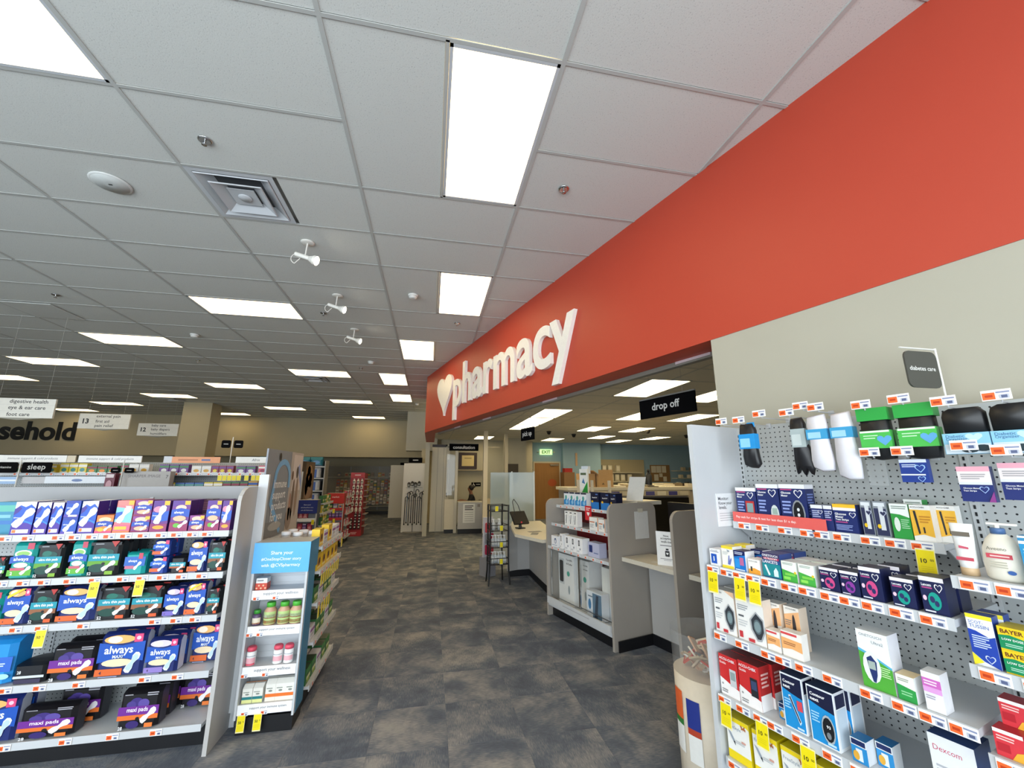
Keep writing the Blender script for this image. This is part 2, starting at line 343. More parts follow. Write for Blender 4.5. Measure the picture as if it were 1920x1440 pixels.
# ================================================================ CEILING of the sales floor
GX = lambda u: u * 1.2192 - .6157
GY = lambda v: v * .6096 + 2.8741
ceil = MB().box(-17, -3, .06, 3.2, YB + .2, .16, 'far_tile').build('ceiling', loc=(0, 0, CEIL), kind='structure', label='suspended ceiling of pale tiles in a metal grid')
lights = [(-2, -2, 1, 1), (-4, 1, 1, 1), (-2, 4, 1, 1), (-6, 4, 1, 1), (-4, 7, 1, 1), (-8, 7, 1, 1), (-2, 10, 1, 1), (-6, 10, 1, 1), (-4, 13, 1, 1), (-8, 13, 1, 1), (-2, 16, 1, 1), (-6, 16, 1, 1), (-10, 10, 1, 1), (-10, 16, 1, 1),
          (-4, 19, 1, 1), (-8, 19, 1, 1), (-2, 22, 1, 1), (-6, 22, 1, 1), (-10, 22, 1, 1), (-6, -2, 1, 1), (-4, -5, 1, 1), (-2, -8, 1, 1),
          (.5, -2, .5, 2), (.5, 2, .5, 2), (0, 6, .5, 2), (-.5, 10, .5, 2), (-.5, 14, .5, 2), (.5, -6, .5, 2)]
vents = [(-1, 0), (-2, 11), (-6, 17)]
def light_panel(x0, y0, x1, y1, z, label, group, lm='light_panel'):
    e = empty('ceiling_light', ((x0 + x1) / 2, (y0 + y1) / 2, z), label=label, cat='light', group=group)
    w, h = (x1 - x0) / 2 - .012, (y1 - y0) / 2 - .012
    b = MB(); t = .018
    b.box(-w, -h, -.002, w, -h + t, .03, 'steel_white').box(-w, h - t, -.002, w, h, .03, 'steel_white').box(-w, -h, -.002, -w + t, h, .03, 'steel_white').box(w - t, -h, -.002, w, h, .03, 'steel_white')
    b.build('frame', e)
    MB().box(-w + t, -h + t, .002, w - t, h - t, .02, lm).build('diffuser', e)
busy = {}
LLAB = {(-2, -2): 'light panel in front of the flat round speaker grille', (-2, 4): 'light panel beside the row of white spotlights', (-4, 7): 'light panel next to the flat smoke detector', (-2, 10): 'light panel with a square air diffuser right behind it', (-2, 22): 'light panel closest to the tan wall above the card alcove', (-6, 22): 'light panel half hidden behind the tan column', (.5, -2): 'long light panel beside the sprinkler head near the wide red band', (.5, 2): 'light panel beside the round smoke detector', (0, 6): 'light panel level with the pharmacy lettering', (-.5, 14): 'light panel beside the pale bulkhead'}
for u, v, wu, hv in lights:
    wide = wu == 1
    light_panel(GX(u), GY(v), GX(u + wu), GY(v + hv), CEIL, LLAB.get((u, v)) or 'recessed light panel lying across the ceiling grid' if wide or (u, v) in LLAB else 'recessed light panel running along the red pharmacy band', 'ceiling lights of the sales floor' if wide else 'ceiling lights beside the red band')
    if wide: busy[(u, v)] = 'full'
    else:
        busy[(math.floor(u), v)] = 'LD' if u == math.floor(u) else 'RD'; busy[(math.floor(u), v + 1)] = 'skip'
for u, v in vents: busy[(u, v)] = 'L'
cells = []
for u in range(-13, 4):
    for v in range(-9, 25):
        x, y = GX(u) + .61, GY(v) + .305
        if NX * x + NY * y > 2.369 + .75 and y < 9: continue
        if x > .6 and y >= 9: continue
        if y > YB: continue
        cells.append((math.hypot(x, y) + (0 if abs(x) < y * 1.4 + 1.5 and y > -.5 else 100), u, v))
cells.sort()
tile_full = MB().box(-.5976, -.2928, 0, .5976, .2928, .02, 'ceiling_tile').mesh('ceiling_tile')
tile_deep = MB().box(-.2928, -.5976, 0, .2928, .5976, .02, 'ceiling_tile').mesh('ceiling_tile_deep')
tile_half = MB().box(-.2928, -.2928, 0, .2928, .2928, .02, 'ceiling_tile').mesh('ceiling_tile_half')
far = MB(); nt = 0
for dd, u, v in cells:
    st = busy.get((u, v))
    if st in ('full', 'skip'): continue
    x, y = GX(u), GY(v)
    if st is None: c = (x + .6096, y + .3048); me = tile_full; hw = .5976
    elif st in ('LD', 'RD'): c = (x + (.9144 if st == 'LD' else .3048), y + .6096); me = tile_deep; hw = .2928
    else: c = (x + (.9144 if st == 'L' else .3048), y + .3048); me = tile_half; hw = .2928
    if nt < 290: put('ceiling_tile', me, ceil, (c[0], c[1], .004)); nt += 1
    else: far.box(c[0] - hw, c[1] - .2928, .004, c[0] + hw, c[1] + .2928, .02, 'ceiling_tile')
far.build('ceiling_tile', ceil, kind='stuff')
for u in range(-13, 4):
    x = GX(u); y1 = YB - .02
    if x > -.3: y1 = min(YB, (2.369 - NX * x) / NY)
    MB().box(-.012, GY(-8), 0, .012, y1, .006, 'tee_grid').build('main_runner', ceil, (x, 0, -.002))
for v in range(-8, 24):
    y = GY(v); x1 = (2.369 - NY * y) / NX if y < 9.1 else -.16
    cuts = sorted(math.floor(u) for u, vv, wu, hv in lights if wu == .5 and v == vv + 1)
    a = -13
    for c in cuts + [None]:
        xe = x1 if c is None else min(x1, GX(c))
        if xe - GX(a) > .05: MB().box(GX(a), -.010, 0, xe, .010, .005, 'tee_grid').build('cross_tee', ceil, (0, y, -.0015))
        if c is not None: a = c + 1
for u, v, wu, hv in lights:
    if wu == .5 and v > -6:
        for xx in ((u, ) if u != math.floor(u) else (u + .5,)):
            MB().box(-.010, GY(v), 0, .010, GY(v + hv), .005, 'tee_grid').build('cross_tee', ceil, (GX(xx), 0, -.0015))
def vent(u, v, lab):
    e = empty('air_diffuser', (GX(u) + .3048, GY(v) + .3048, CEIL), label=lab, cat='vent')
    def ring(b, a0, z0, a1, z1, m):
        for (sx, sy), (tx, ty) in zip(((-1, -1), (1, -1), (1, 1), (-1, 1)), ((1, -1), (1, 1), (-1, 1), (-1, -1))):
            b.face([(sx * a0, sy * a0, z0), (tx * a0, ty * a0, z0), (tx * a1, ty * a1, z1), (sx * a1, sy * a1, z1)], m)
    b = MB(); ring(b, .292, -.002, .255, -.002, 'steel_white'); ring(b, .255, -.002, .25, .06, 'steel_shade'); b.box(-.292, -.292, .001, -.256, .292, .004, 'steel_white'); b.build('frame', e)
    b = MB(); ring(b, .246, -.010, .16, .050, 'steel_white'); ring(b, .246, -.010, .252, -.004, 'steel_white'); b.build('louver_ring', e)
    b = MB(); ring(b, .175, -.024, .095, .024, 'steel_white'); ring(b, .175, -.024, .182, -.018, 'steel_white'); b.build('louver_ring', e)
    b = MB(); b.box(-.095, -.095, .0, .095, .095, .006, 'steel_white'); b.lathe([(.05, -.004), (.045, -.01), (.0, -.012)], 16, 'steel_white'); b.build('core_plate', e)
    b = MB(); b.box(-.25, -.25, .055, .25, .25, .06, '#55585b').box(-.05, -.02, .05, .05, .09, .054, '#0d0e10').build('neck', e)
vent(-1, 0, 'square white air diffuser with stepped louvers near the spotlights'); vent(-2, 11, 'square air diffuser behind a ceiling light'); vent(-6, 17, 'square air diffuser far down the sales floor')
def sprinkler(x, y, z=CEIL):
    e = empty('fire_sprinkler', (x, y, z), label='small chrome fire sprinkler head set in the ceiling', cat='sprinkler', group='fire sprinklers')
    MB().lathe([(.042, -.001), (.042, -.006), (.03, -.01), (.02, -.008)], 16, 'chrome').build('escutcheon', e)
    MB().cyl((0, 0, -.008), (0, 0, -.03), .007, .007, 8, 'chrome').cyl((-.01, 0, -.03), (.01, 0, -.03), .003, .003, 6, 'chrome').lathe([(.016, -.034), (.016, -.037), (.004, -.037)], 10, 'chrome').build('deflector', e)
for x, y in [(-1.54, 2.6), (.91, 2.59), (-1.52, 5.59), (.29, 5.62), (-4.59, 5.61), (-4.5, 8.6), (-1.5, 8.6), (-1.0, 11.6), (-4.55, 12.4)]: sprinkler(x, y)
def detector(x, y, lab):
    e = empty('smoke_detector', (x, y, CEIL), label=lab, cat='smoke detector')
    MB().lathe([(.06, 0), (.06, -.018), (.052, -.022)], 18, '#e8e8e4').build('base', e)
    MB().lathe([(.05, -.022), (.048, -.04), (.03, -.052), (.02, -.052)], 18, '#dededa').build('sensing_chamber', e)
detector(-.30, 4.76, 'white round smoke detector beside a light panel'); detector(-3.73, 6.92, 'flat white smoke detector between ceiling lights'); detector(-1.23, 8.04, 'white smoke detector behind the last spotlight')
detector(-.5, 12.9, 'white smoke detector near the pale bulkhead')
e = empty('ceiling_speaker', (-2.45, 3.19, CEIL), label='flat round white speaker grille in the ceiling', cat='speaker')
MB().lathe([(.125, 0), (.125, -.006), (.112, -.010)], 28, '#d9dbd8').build('rim', e)
MB().lathe([(.112, -.004), (.11, -.012), (.02, -.014), (.002, -.014)], 28, '#cfd3d0').build('grille', e)
MB().box(-.012, -.005, -.016, .012, .005, -.014, '#15171a').build('badge', e)
# plain drop-in access panel
e = wbox('access_panel', GX(-4) + .03, GY(5) + .03, CEIL - .012, GX(-3.5) - .02, GY(6) - .03, CEIL - .004, '#d4d6d2', label='pale square access panel in the ceiling grid', cat='panel')
def spot(x, y, k):
    e = empty('spotlight', (x, y, CEIL), 0, 'white ceiling spotlight with a glowing bulb aimed towards the pharmacy', 'spotlight', 'ceiling spotlights in a row')
    MB().lathe([(.062, 0), (.062, -.006), (.05, -.012), (.01, -.014)], 20, '#e6e4dc').build('canopy_plate', e)
    MB().cyl((0, 0, -.012), (-.006, -.005, -.135), .008, .007, 8, '#e2e0d8').build('stem', e)
    a = Vector((-.10, .02, -.118)); c = Vector((.03, -.005, -.165)); d = (c - a).normalized()
    MB().cyl(a, c, .021, .021, 14, '#e9e7df').build('lamp_barrel', e)
    f = c + d * .055; g = f + d * .022
    MB().cyl(c, f, .022, .046, 16, '#e4e2da').cyl(f, g, .046, .044, 16, '#efece2', False).build('lamp_head', e)
    MB().cyl(g - d * .004, g, .037, .034, 16, 'bulb_glow').build('bulb', e)
    p = [a + Vector((-.0, 0, .0)) + Vector((-.035 * math.sin(t), .0, -.03 + .03 * math.cos(t) - .012 * t)) for t in [i * math.pi / 6 for i in range(7)]] + [a + d * .05 + Vector((0, 0, -.03))]
    MB().tube(p, .004, '#e6e4dc').build('cable_loop', e)
spot(-1.23, 3.77, 0); spot(-1.21, 4.96, 1); spot(-1.22, 6.19, 2)
# pharmacy lights
for x, y0, y1 in [(2.74, 4.65, 5.87), (2.05, 7.32, 8.54), (2.05, 8.58, 9.80), (2.05, 9.84, 11.06), (4.03, 9.9, 11.12), (5.3, 9.9, 11.12), (4.03, 7.35, 8.57), (5.28, 12.3, 13.52), (3.97, 13.6, 14.82), (7.25, 12.3, 13.52), (5.3, 7.35, 8.57), (6.6, 13.75, 14.97), (4.03, 4.9, 6.12), (8.3, 9.9, 11.12), (6.6, 7.35, 8.57), (1.44, 13.3, 14.52)]:
    light_panel(x, y0, x + .6096, y1, PC - .008, 'recessed light panel in the lower pharmacy ceiling', 'pharmacy ceiling lights', 'light_panel_pharmacy')
for x, y in [(4.3, 12.0), (3.3, 11.3), (5.9, 10.4), (7.9, 11.6)]:
    e = empty('security_camera', (x, y, PC - .01), label='small dark dome security camera on the pharmacy ceiling', cat='camera', group='dome cameras')
    MB().lathe([(.07, 0), (.07, -.03), (.06, -.035)], 14, '#3a3630').build('base', e); MB().lathe([(.055, -.035), (.05, -.07), (.03, -.095), (.005, -.1)], 14, '#0c0c0d').build('dome', e)

# ================================================================ PHARMACY SIGN
e = empty('pharmacy_sign', W(5.4, D0 - .004) + (2.87,), RZW, 'white raised pharmacy lettering with a heart on the red band', 'sign')
v, f, x0, x1, y0, y1 = text_mesh('pharmacy', .016, .022)
wd = 6.90 - 3.16; kx = wd / (x1 - x0)
def letter_positions(word):
    out = []; x = 0
    for i, ch in enumerate(word):
        a = text_mesh(word[:i + 1], .016, .022)[3]; c = text_mesh(ch, .016, .022); out.append((ch, a - (c[3] - c[2]) - c[2])); 
    return out
sx = text_mesh('x', .016, .022); kz = .47 / (sx[5] - max(0, sx[4]))
for ch, ox in letter_positions('pharmacy'):
    c = text_mesh(ch, .016, .022)
    b = MB()
    P = []
    for p in c[0]: P.append(((p[0] + ox - x0) * kx - (6.90 - 5.4), -.024 - p[2], p[1] * kz))
    b.idx(P, c[1], '#f2f1ec'); b.build('letter', e)
hp = []
for i in range(40):
    t = 2 * math.pi * i / 40
    hx = 16 * math.sin(t) ** 3 / 16; hz = (13 * math.cos(t) - 5 * math.cos(2 * t) - 2 * math.cos(3 * t) - math.cos(4 * t))
    hz = hz / 12 if hz > 0 else hz / 17
    hp.append((-(7.43 - 5.4) + hx * .46, .40 + (hz * .26 if hz > 0 else hz * .50)))
MB().prism(hp, 'y', -.046, -.002, '#f2f1ec').build('heart_emblem', e)
# ================================================================ PRINTED PACKAGES
DES = {}
def rot2(pts, cx, cy, a, s):
    c, k = math.cos(a), math.sin(a)
    return [(cx + (x * c - y * k) * s, cy + (x * k + y * c) * s) for x, y in pts]
PAD = [(-.16, -.5), (.0, -.56), (.16, -.5), (.17, -.25), (.09, -.02), (.12, .12), (.19, .3), (.14, .5), (0, .56), (-.14, .5), (-.19, .3), (-.12, .12), (-.09, -.02), (-.17, -.25)]
HEART = [(0, -.5), (.28, -.2), (.5, .08), (.48, .34), (.3, .46), (.12, .4), (0, .24), (-.12, .4), (-.3, .46), (-.48, .34), (-.5, .08), (-.28, -.2)]
BFLY = [(0, -.3), (.1, -.05), (.42, -.32), (.5, .0), (.34, .06), (.5, .42), (.2, .3), (0, .05), (-.2, .5), (-.46, .46), (-.3, .05), (-.4, -.2), (-.1, -.05)]
def art(b, w, h, items, y0=0.0, st=.0005, face='front', d=0):
    """flat print: fractions of the panel's width and height, one thin layer above another"""
    n = 0
    def P(u, v, yy):
        if face == 'front': return ((u - .5) * w, yy, v * h)
        if face == 'left': return (-d * .5 + yy if False else -(w / 2) + yy, (1 - u) * d, v * h)
        return ((w / 2) - yy, u * d, v * h)
    for it in items:
        n += 1; yy = y0 - st * n; k = it[0]; m = it[-1]
        if k == 'r': u0, v0, u1, v1 = it[1:5]; b.face([P(u0, v0, yy), P(u1, v0, yy), P(u1, v1, yy), P(u0, v1, yy)], m)
        elif k == 'e':
            cx, cy, rx, ry = it[1:5]; b.face([P(cx + rx * math.cos(2 * math.pi * i / 14), cy + ry * math.sin(2 * math.pi * i / 14), yy) for i in range(14)], m)
        elif k == 'p': b.face([P(u, v, yy) for u, v in it[1]], m)
        elif k in ('pad', 'heart', 'fly'):
            cx, cy, s, a = it[1:5]; sh = {'pad': PAD, 'heart': HEART, 'fly': BFLY}[k]
            b.face([P(cx + x / w, cy + y / h, yy) for x, y in rot2(sh, 0, 0, math.radians(a), s * h)], m)
        elif k == 'ho':
            cx, cy, s = it[1:4]; b.face([P(cx + x * s * h / w, cy + y * s, yy) for x, y in HEART], m)
            b.face([P(cx + x * s * .78 * h / w, cy + y * s * .78 + .0, yy - st * .5) for x, y in HEART], it[4])
        elif k == 't':
            txt, cx, cy, tw, bold = it[1:6]
            vv, ff, x0, x1, z0, z1 = text_mesh(txt, bold)
            if vv:
                q = tw * (w if face == 'front' else d) / (x1 - x0); ww = w if face == 'front' else d
                b.idx([P(cx + (p[0] - (x0 + x1) / 2) * q / ww, cy + (p[1] - (z0 + z1) / 2) * q / h, yy) for p in vv], ff, m)
        elif k == 'l':   # lines of tiny print
            u0, v0, u1, v1, cnt = it[1:6]
            for i in range(cnt):
                vv = v1 - (v1 - v0) * (i + .2) / cnt; uu = u1 - (u1 - u0) * (.25 if i % 3 == 2 else .05 * (i % 2))
                b.face([P(u0, vv, yy), P(uu, vv, yy), P(uu, vv - (v1 - v0) / cnt * .5, yy), P(u0, vv - (v1 - v0) / cnt * .5, yy)], m)
def design(key, w, h, d, base, items, desc, cat, top=None, side=None, bag=False, sideart=None):
    b = MB()
    if bag:
        c = min(w, h, d) * .18; x = w / 2
        pr = [(-x, c), (-x + c, 0), (x - c, 0), (x, c), (x, d - c), (x - c, d), (-x + c, d), (-x, d - c)]
        def ring(k, z, g): return [((p[0]) * k, d / 2 + (p[1] - d / 2) * g, z) for p in pr]
        R = [ring(.94, 0, .5), ring(1, h * .05, 1), ring(1, h * .9, 1), ring(.985, h * .965, .55), ring(.95, h, .1)]
        V = [p for r in R for p in r]; F = []
        for j in range(4):
            for i in range(8): F.append((j * 8 + i, j * 8 + (i + 1) % 8, j * 8 + 8 + (i + 1) % 8, j * 8 + 8 + i))
        F += [tuple(range(8))[::-1], tuple(range(32, 40))]
        n = len(b.v); b.idx(V, F, base)
        if side:
            for k, f in enumerate(b.f):
                if k % 8 in (2, 3, 4, 6, 7, 0) and k < 32 and k % 8 in (3, 7): b.m[k] = side
    else: b.box(-w / 2, 0, 0, w / 2, d, h, base, top=top, side=side)
    art(b, w, h, items)
    if sideart: art(b, w, h, sideart, face='left', d=d); art(b, w, h, sideart, face='right', d=d)
    DES[key] = (b.mesh(cat.replace(' ', '_')), w, h, d, desc, cat)
def item(key, x, y, z, rz, where, w=None, h=None, d=None, dz=0, name=None, tilt=0):
    me, W0, H0, D0_, desc, cat = DES[key]
    sc = ((w or W0) / W0, (d or D0_) / D0_, (h or H0) / H0)
    lab = desc + ' ' + where
    return put(name or me.name.split('.')[0], me, None, (x, y, z), rz + dz, lab, cat, desc + ' ' + where, scale=sc, rot=(tilt, 0, rz + dz))
def witem(key, s0, s1, d, z, where, h=None, depth=None, dz=0, name=None):
    x, y = W((s0 + s1) / 2, d); return item(key, x, y, z, RZW, where, abs(s0 - s1) * .97, h, depth, dz, name)
NV = '#1c2a63'; NV2 = '#141d4a'; WH = '#f2f3f5'; BK = '#0d0e12'; OR = '#e4672c'; RED = '#c8202a'; YE = '#f0d412'; TE = '#149488'; BL = '#1552b8'; LB = '#39a0dc'; PU = '#5b2a8c'; MG = '#a82a6e'; GR = '#3aa63c'; PK = '#e06a9a'; GY_ = '#9a9ca0'
# --- pads
moon = [('r', 0, .80, 1, 1, '#eef0fa'), ('p', [(0, .78), (.25, .9), (.5, .84), (.75, .92), (1, .8), (1, .3), (0, .3)], '#1f55bf'), ('p', [(0, .78), (.2, .86), (.34, .8), (.2, .68), (0, .6)], '#3b2a8e'), ('r', 0, 0, 1, .36, '#46299a'), ('p', [(0, .3), (.5, .42), (1, .3), (1, .36), (.5, .46), (0, .36)], '#2f7fd6'), ('pad', .52, .52, .62, -38, '#eaf2ff'), ('t', 'always', .2, .52, .3, .02, '#dfe9ff'), ('r', .1, .06, .9, .17, '#f3efe6'), ('r', .12, .07, .3, .16, '#e9783a')]
design('night', .105, .205, .1, '#2d3aa0', moon, 'blue and purple box of night pads', 'pad box', side='#3b2a8e', top='#e6e9f6')
design('blues', .084, .105, .1, '#1a4fb4', [('r', 0, .82, 1, 1, '#2a3f9f'), ('pad', .5, .5, .75, -35, '#eef4ff'), ('t', 'always', .3, .56, .4, .02, '#e6eeff'), ('r', 0, 0, 1, .16, '#5340a8'), ('r', .3, .03, .9, .14, '#f0efe8')], 'small blue box of pads', 'pad box')
design('orange', .1, .114, .1, '#e98a3a', [('r', 0, .72, 1, 1, '#ee7d32'), ('e', .5, .75, .38, .14, '#f6c9a0'), ('p', [(0, .62), (.5, .7), (1, .62), (1, .32), (.5, .4), (0, .32)], '#2447a8'), ('t', 'always', .38, .51, .5, .02, WH), ('r', 0, 0, 1, .14, '#d24a76'), ('pad', .75, .3, .42, -50, WH), ('e', .35, .2, .2, .1, '#f4b52a')], 'small orange box of pads', 'pad box', side='#35286e')
design('teen', .1, .207, .1, '#e8737c', [('r', 0, .84, .7, 1, '#f07f7a'), ('r', .68, .86, 1, 1, '#f3b13a'), ('p', [(0, .8), (1, .74), (1, .3), (0, .34)], '#7fc6d8'), ('p', [(0, .62), (.4, .66), (.4, .46), (0, .42)], '#2a5cb8'), ('pad', .5, .56, .52, -30, '#f7fafc'), ('t', 'TEEN', .72, .80, .4, .02, WH), ('r', 0, .0, 1, .24, '#ea5f86'), ('r', .08, .1, .8, .2, '#f6b93c'), ('r', 0, 0, 1, .07, '#f2794e')], 'coral box of teen pads with an aqua swirl', 'pad box')
design('plumsmall', .105, .11, .1, '#7b2d7a', [('r', 0, .8, 1, 1, '#8a3f8e'), ('e', .5, .78, .36, .16, '#efc4ae'), ('r', .72, .78, .98, .98, '#f0b52c'), ('p', [(0, .62), (.5, .72), (1, .62), (1, .36), (.5, .44), (0, .36)], '#1f4bb0'), ('t', 'always', .42, .54, .5, .02, WH), ('e', .55, .25, .38, .13, '#e9b690'), ('pad', .72, .28, .4, -50, WH), ('r', 0, 0, 1, .1, '#8d2456')], 'small plum and blue box of pads', 'pad box')
design('plumpad', .1, .204, .1, '#6a2a84', [('r', 0, .8, 1, 1, '#5a2a86'), ('e', .35, .72, .3, .1, '#d68ba6'), ('r', .66, .85, .98, .99, '#f2b52a'), ('p', [(0, .64), (.5, .6), (1, .68), (1, .36), (.5, .32), (0, .4)], '#1d55bb'), ('pad', .5, .55, .56, -18, '#eef4ff'), ('t', 'always', .2, .52, .3, .02, '#e6eeff'), ('r', 0, 0, 1, .26, '#8d2a66'), ('e', .5, .15, .34, .06, '#f0a22c')], 'tall plum box of pads with a large white pad printed', 'pad box', side='#4c2370')
design('plumgreen', .113, .203, .1, '#6d2c86', [('r', 0, .82, 1, 1, '#59308e'), ('e', .5, .76, .3, .1, '#eec3b0'), ('r', .68, .86, .98, .99, '#f2b52a'), ('p', [(0, .7), (.5, .76), (1, .7), (1, .46), (.5, .52), (0, .46)], '#1d4fb6'), ('t', 'always', .42, .61, .52, .02, WH), ('e', .5, .42, .36, .09, '#e7b794'), ('r', 0, 0, 1, .3, '#92265c'), ('e', .38, .2, .18, .07, '#63b23a'), ('pad', .72, .24, .3, -50, WH)], 'tall plum box of pads with a blue name band', 'pad box', side='#4c2370')
design('maroon', .085, .2, .1, '#4a2038', [('l', .1, .62, .9, .92, 5, '#7a4a5e'), ('r', .05, .34, .95, .5, '#2c3048'), ('e', .55, .45, .3, .06, '#7f8c5a'), ('r', 0, 0, 1, .28, '#8a2c4c')], 'dark maroon pad box pushed to the back', 'pad box')
design('tealbox', .15, .2, .12, '#2f86a8', [('r', 0, .7, .8, .9, '#58b0a0'), ('r', 0, .3, .8, .42, '#2f6fb4'), ('r', .1, .5, .7, .6, '#79b8c8')], 'teal and blue box of liners', 'pad box')
def thin(key, w, h, desc, green='#7fae2e', orange=False):
    it = [('r', 0, .88, 1, .97, '#1d1f24'), ('r', .15, .91, .42, .935, '#9a9ea4'), ('e', .5, .68, .3, .1, '#0d4a44'), ('e', .4, .72, .18, .08, '#126a5c'), ('r', 0, .44, 1, .63, '#1593a6'), ('t', 'ultra thin pads', .5, .535, .72, .02, '#f2f7f8'), ('r', 0, .30, 1, .44, '#8d5a3a' if orange else '#5f9c2c'), ('e', .35, .24, .3, .12, '#0a4238'), ('pad', .70, .30, .36, -52, '#eef2f6'), ('e', .52, .36, .06, .04, BK), ('t', '52', .12, .09, .13, .02, '#e8eaec'), ('r', .62, .05, .88, .15, '#dd5a28' if orange else '#7fae2e')]
    if w > .16: it += [('p', [(.68, 1), (.95, 1), (.82, .83)], '#b3302c')]
    design(key, w, h, .09, BK, it, desc, 'pad pack', bag=True, side='#26282e')
thin('thin_g', .165, .21, 'black pack of ultra thin pads with a green stripe'); thin('thin_o', .175, .197, 'black pack of ultra thin pads with a brown stripe', orange=True)
design('teal', .12, .222, .09, '#0f9a94', [('r', .62, .8, .9, .97, '#c2455e'), ('e', .5, .68, .36, .1, '#e9f0e0'), ('e', .5, .68, .28, .07, '#8cc069'), ('p', [(0, .6), (.5, .66), (1, .6), (1, .42), (.5, .48), (0, .42)], '#2456b4'), ('t', 'always', .46, .53, .62, .02, '#eaf1ff'), ('e', .5, .38, .3, .07, '#d9e8c8'), ('r', 0, .1, 1, .26, '#5fae36'), ('r', .1, .24, .7, .31, '#c25a6e'), ('pad', .75, .24, .26, -45, '#eaf3f6'), ('t', '2', .2, .17, .1, .03, '#f2f6e8')], 'tall teal pack of pads', 'pad pack', bag=True)
design('tealsmall', .125, .138, .1, '#14a3a0', [('p', [(.0, .82), (1, .82), (1, .4), (0, .4)], '#2a62b8'), ('t', 'always', .4, .62, .42, .02, WH), ('r', .66, .72, .86, .98, '#c0435c'), ('pad', .66, .42, .4, -40, '#eef5f8'), ('r', .06, .28, .5, .42, '#c06a86')], 'short teal pack of pads', 'pad pack', bag=True)
design('bluesmall', .1, .107, .09, '#1f3f96', [('e', .45, .84, .3, .1, '#e9d2b2'), ('r', .74, .74, .96, .98, '#d33f72'), ('p', [(0, .72), (.5, .8), (1, .72), (1, .46), (.5, .52), (0, .46)], '#1f62c4'), ('t', 'always', .42, .61, .54, .02, WH), ('r', .0, .14, .6, .34, '#d8602e'), ('pad', .72, .36, .44, -45, '#eef3fb')], 'small navy and blue pack of pads', 'pad pack', bag=True)
design('thinsmall', .1, .104, .09, BK, [('r', 0, .42, 1, .66, '#1593a6'), ('t', 'ultra thin pads', .5, .54, .8, .02, WH), ('r', 0, .32, 1, .42, '#b45a30'), ('pad', .68, .34, .42, -50, WH), ('r', .66, .06, .92, .2, '#dd5a28')], 'small black pack of ultra thin pads', 'pad pack', bag=True)
def alw(key, w, h, desc, txt2='', top='#efb468', low='#d9652c', sash=False):
    it = [('e', .42, .86, .34, .10, top), ('e', .32, .86, .16, .08, '#f4e3cf'), ('r', .74, .78, .93, .97, '#d8457a'), ('e', .835, .875, .05, .045, '#f4c4d4'), ('p', [(0, .80), (.5, .72), (1, .80), (1, .34), (.5, .44), (0, .34)], '#1a52b4'), ('t', 'always', .44, .60, .62, .02, '#f0f4ff'), ('e', .45, .33, .34, .09, '#efd9b4'), ('r', 0, .05, .58, .2, low), ('t', '4', .12, .12, .05, .02, '#3a2040'), ('pad', .78, .32, .46, -28, '#dfe9f7'), ('pad', .78, .32, .36, -28, '#b9d2ee'), ('r', .1, .02, .5, .035, '#aab2d8')]
    if txt2: it += [('t', txt2, .44, .475, .22, .02, '#e4ebfa')]
    if sash: it += [('p', [(.1, .72), (.1, .8), (.62, .98), (.8, .98)], '#eccb2a')]
    design(key, w, h, .1, '#1a2a6a', it, desc, 'pad pack', bag=True, side='#c9cfe0')
alw('always', .16, .2, 'blue pack of pads with an orange base'); alw('alwaysash', .14, .21, 'blue pack of pads with a yellow corner sash', sash=True)
alw('alwlilac', .12, .175, 'blue pack of pads with a lilac base', top='#cdbfe6', low='#7a6cc0'); alw('maxi', .255, .245, 'large blue maxi pad pack with an orange base', 'MAXI'); alw('maxil', .19, .2, 'blue maxi pad pack with a lilac base', 'MAXI', '#d9cfe8', '#8f7cc4')
design('maxip', .24, .2, .11, '#0e0c12', [('r', .1, .89, .3, .915, '#9a9aa2'), ('l', .66, .84, .94, .95, 2, '#a9a9b2'), ('e', .42, .7, .16, .12, '#3d2c78'), ('e', .6, .66, .14, .12, '#5b4a9c'), ('e', .3, .64, .12, .1, '#4a3a88'), ('r', 0, .38, 1, .6, '#6f2a92'), ('t', 'maxi pads', .47, .5, .52, .02, '#efe6f6'), ('r', 0, .26, 1, .38, '#e0702e'), ('e', .5, .28, .05, .05, BK), ('e', .4, .14, .16, .1, '#35246a'), ('pad', .76, .36, .48, -50, '#f4f0f6'), ('r', .7, .05, .9, .16, '#e57a34'), ('t', '28', .12, .07, .1, .02, '#e8e8ea')], 'black and purple pack of maxi pads', 'pad pack', bag=True, side='#3a3a42')
design('flat', .17, .1, .2, '#12141a', [('r', .04, .3, .98, .42, '#cfd6da'), ('t', '28', .2, .6, .12, .02, '#dfe3e6'), ('r', .1, .05, .9, .25, '#3a3550')], 'black pad pack lying flat', 'pad pack', bag=True)
design('bluebag', .14, .25, .16, '#1f8fdc', [('r', .0, .3, 1, .62, '#2f66c8'), ('e', .3, .12, .3, .08, '#7fd0f0'), ('e', .8, .2, .2, .06, '#a6e0f4'), ('l', .1, .36, .8, .5, 3, '#cfe6fa')], 'bright blue plastic pouch', 'pouch', bag=True)

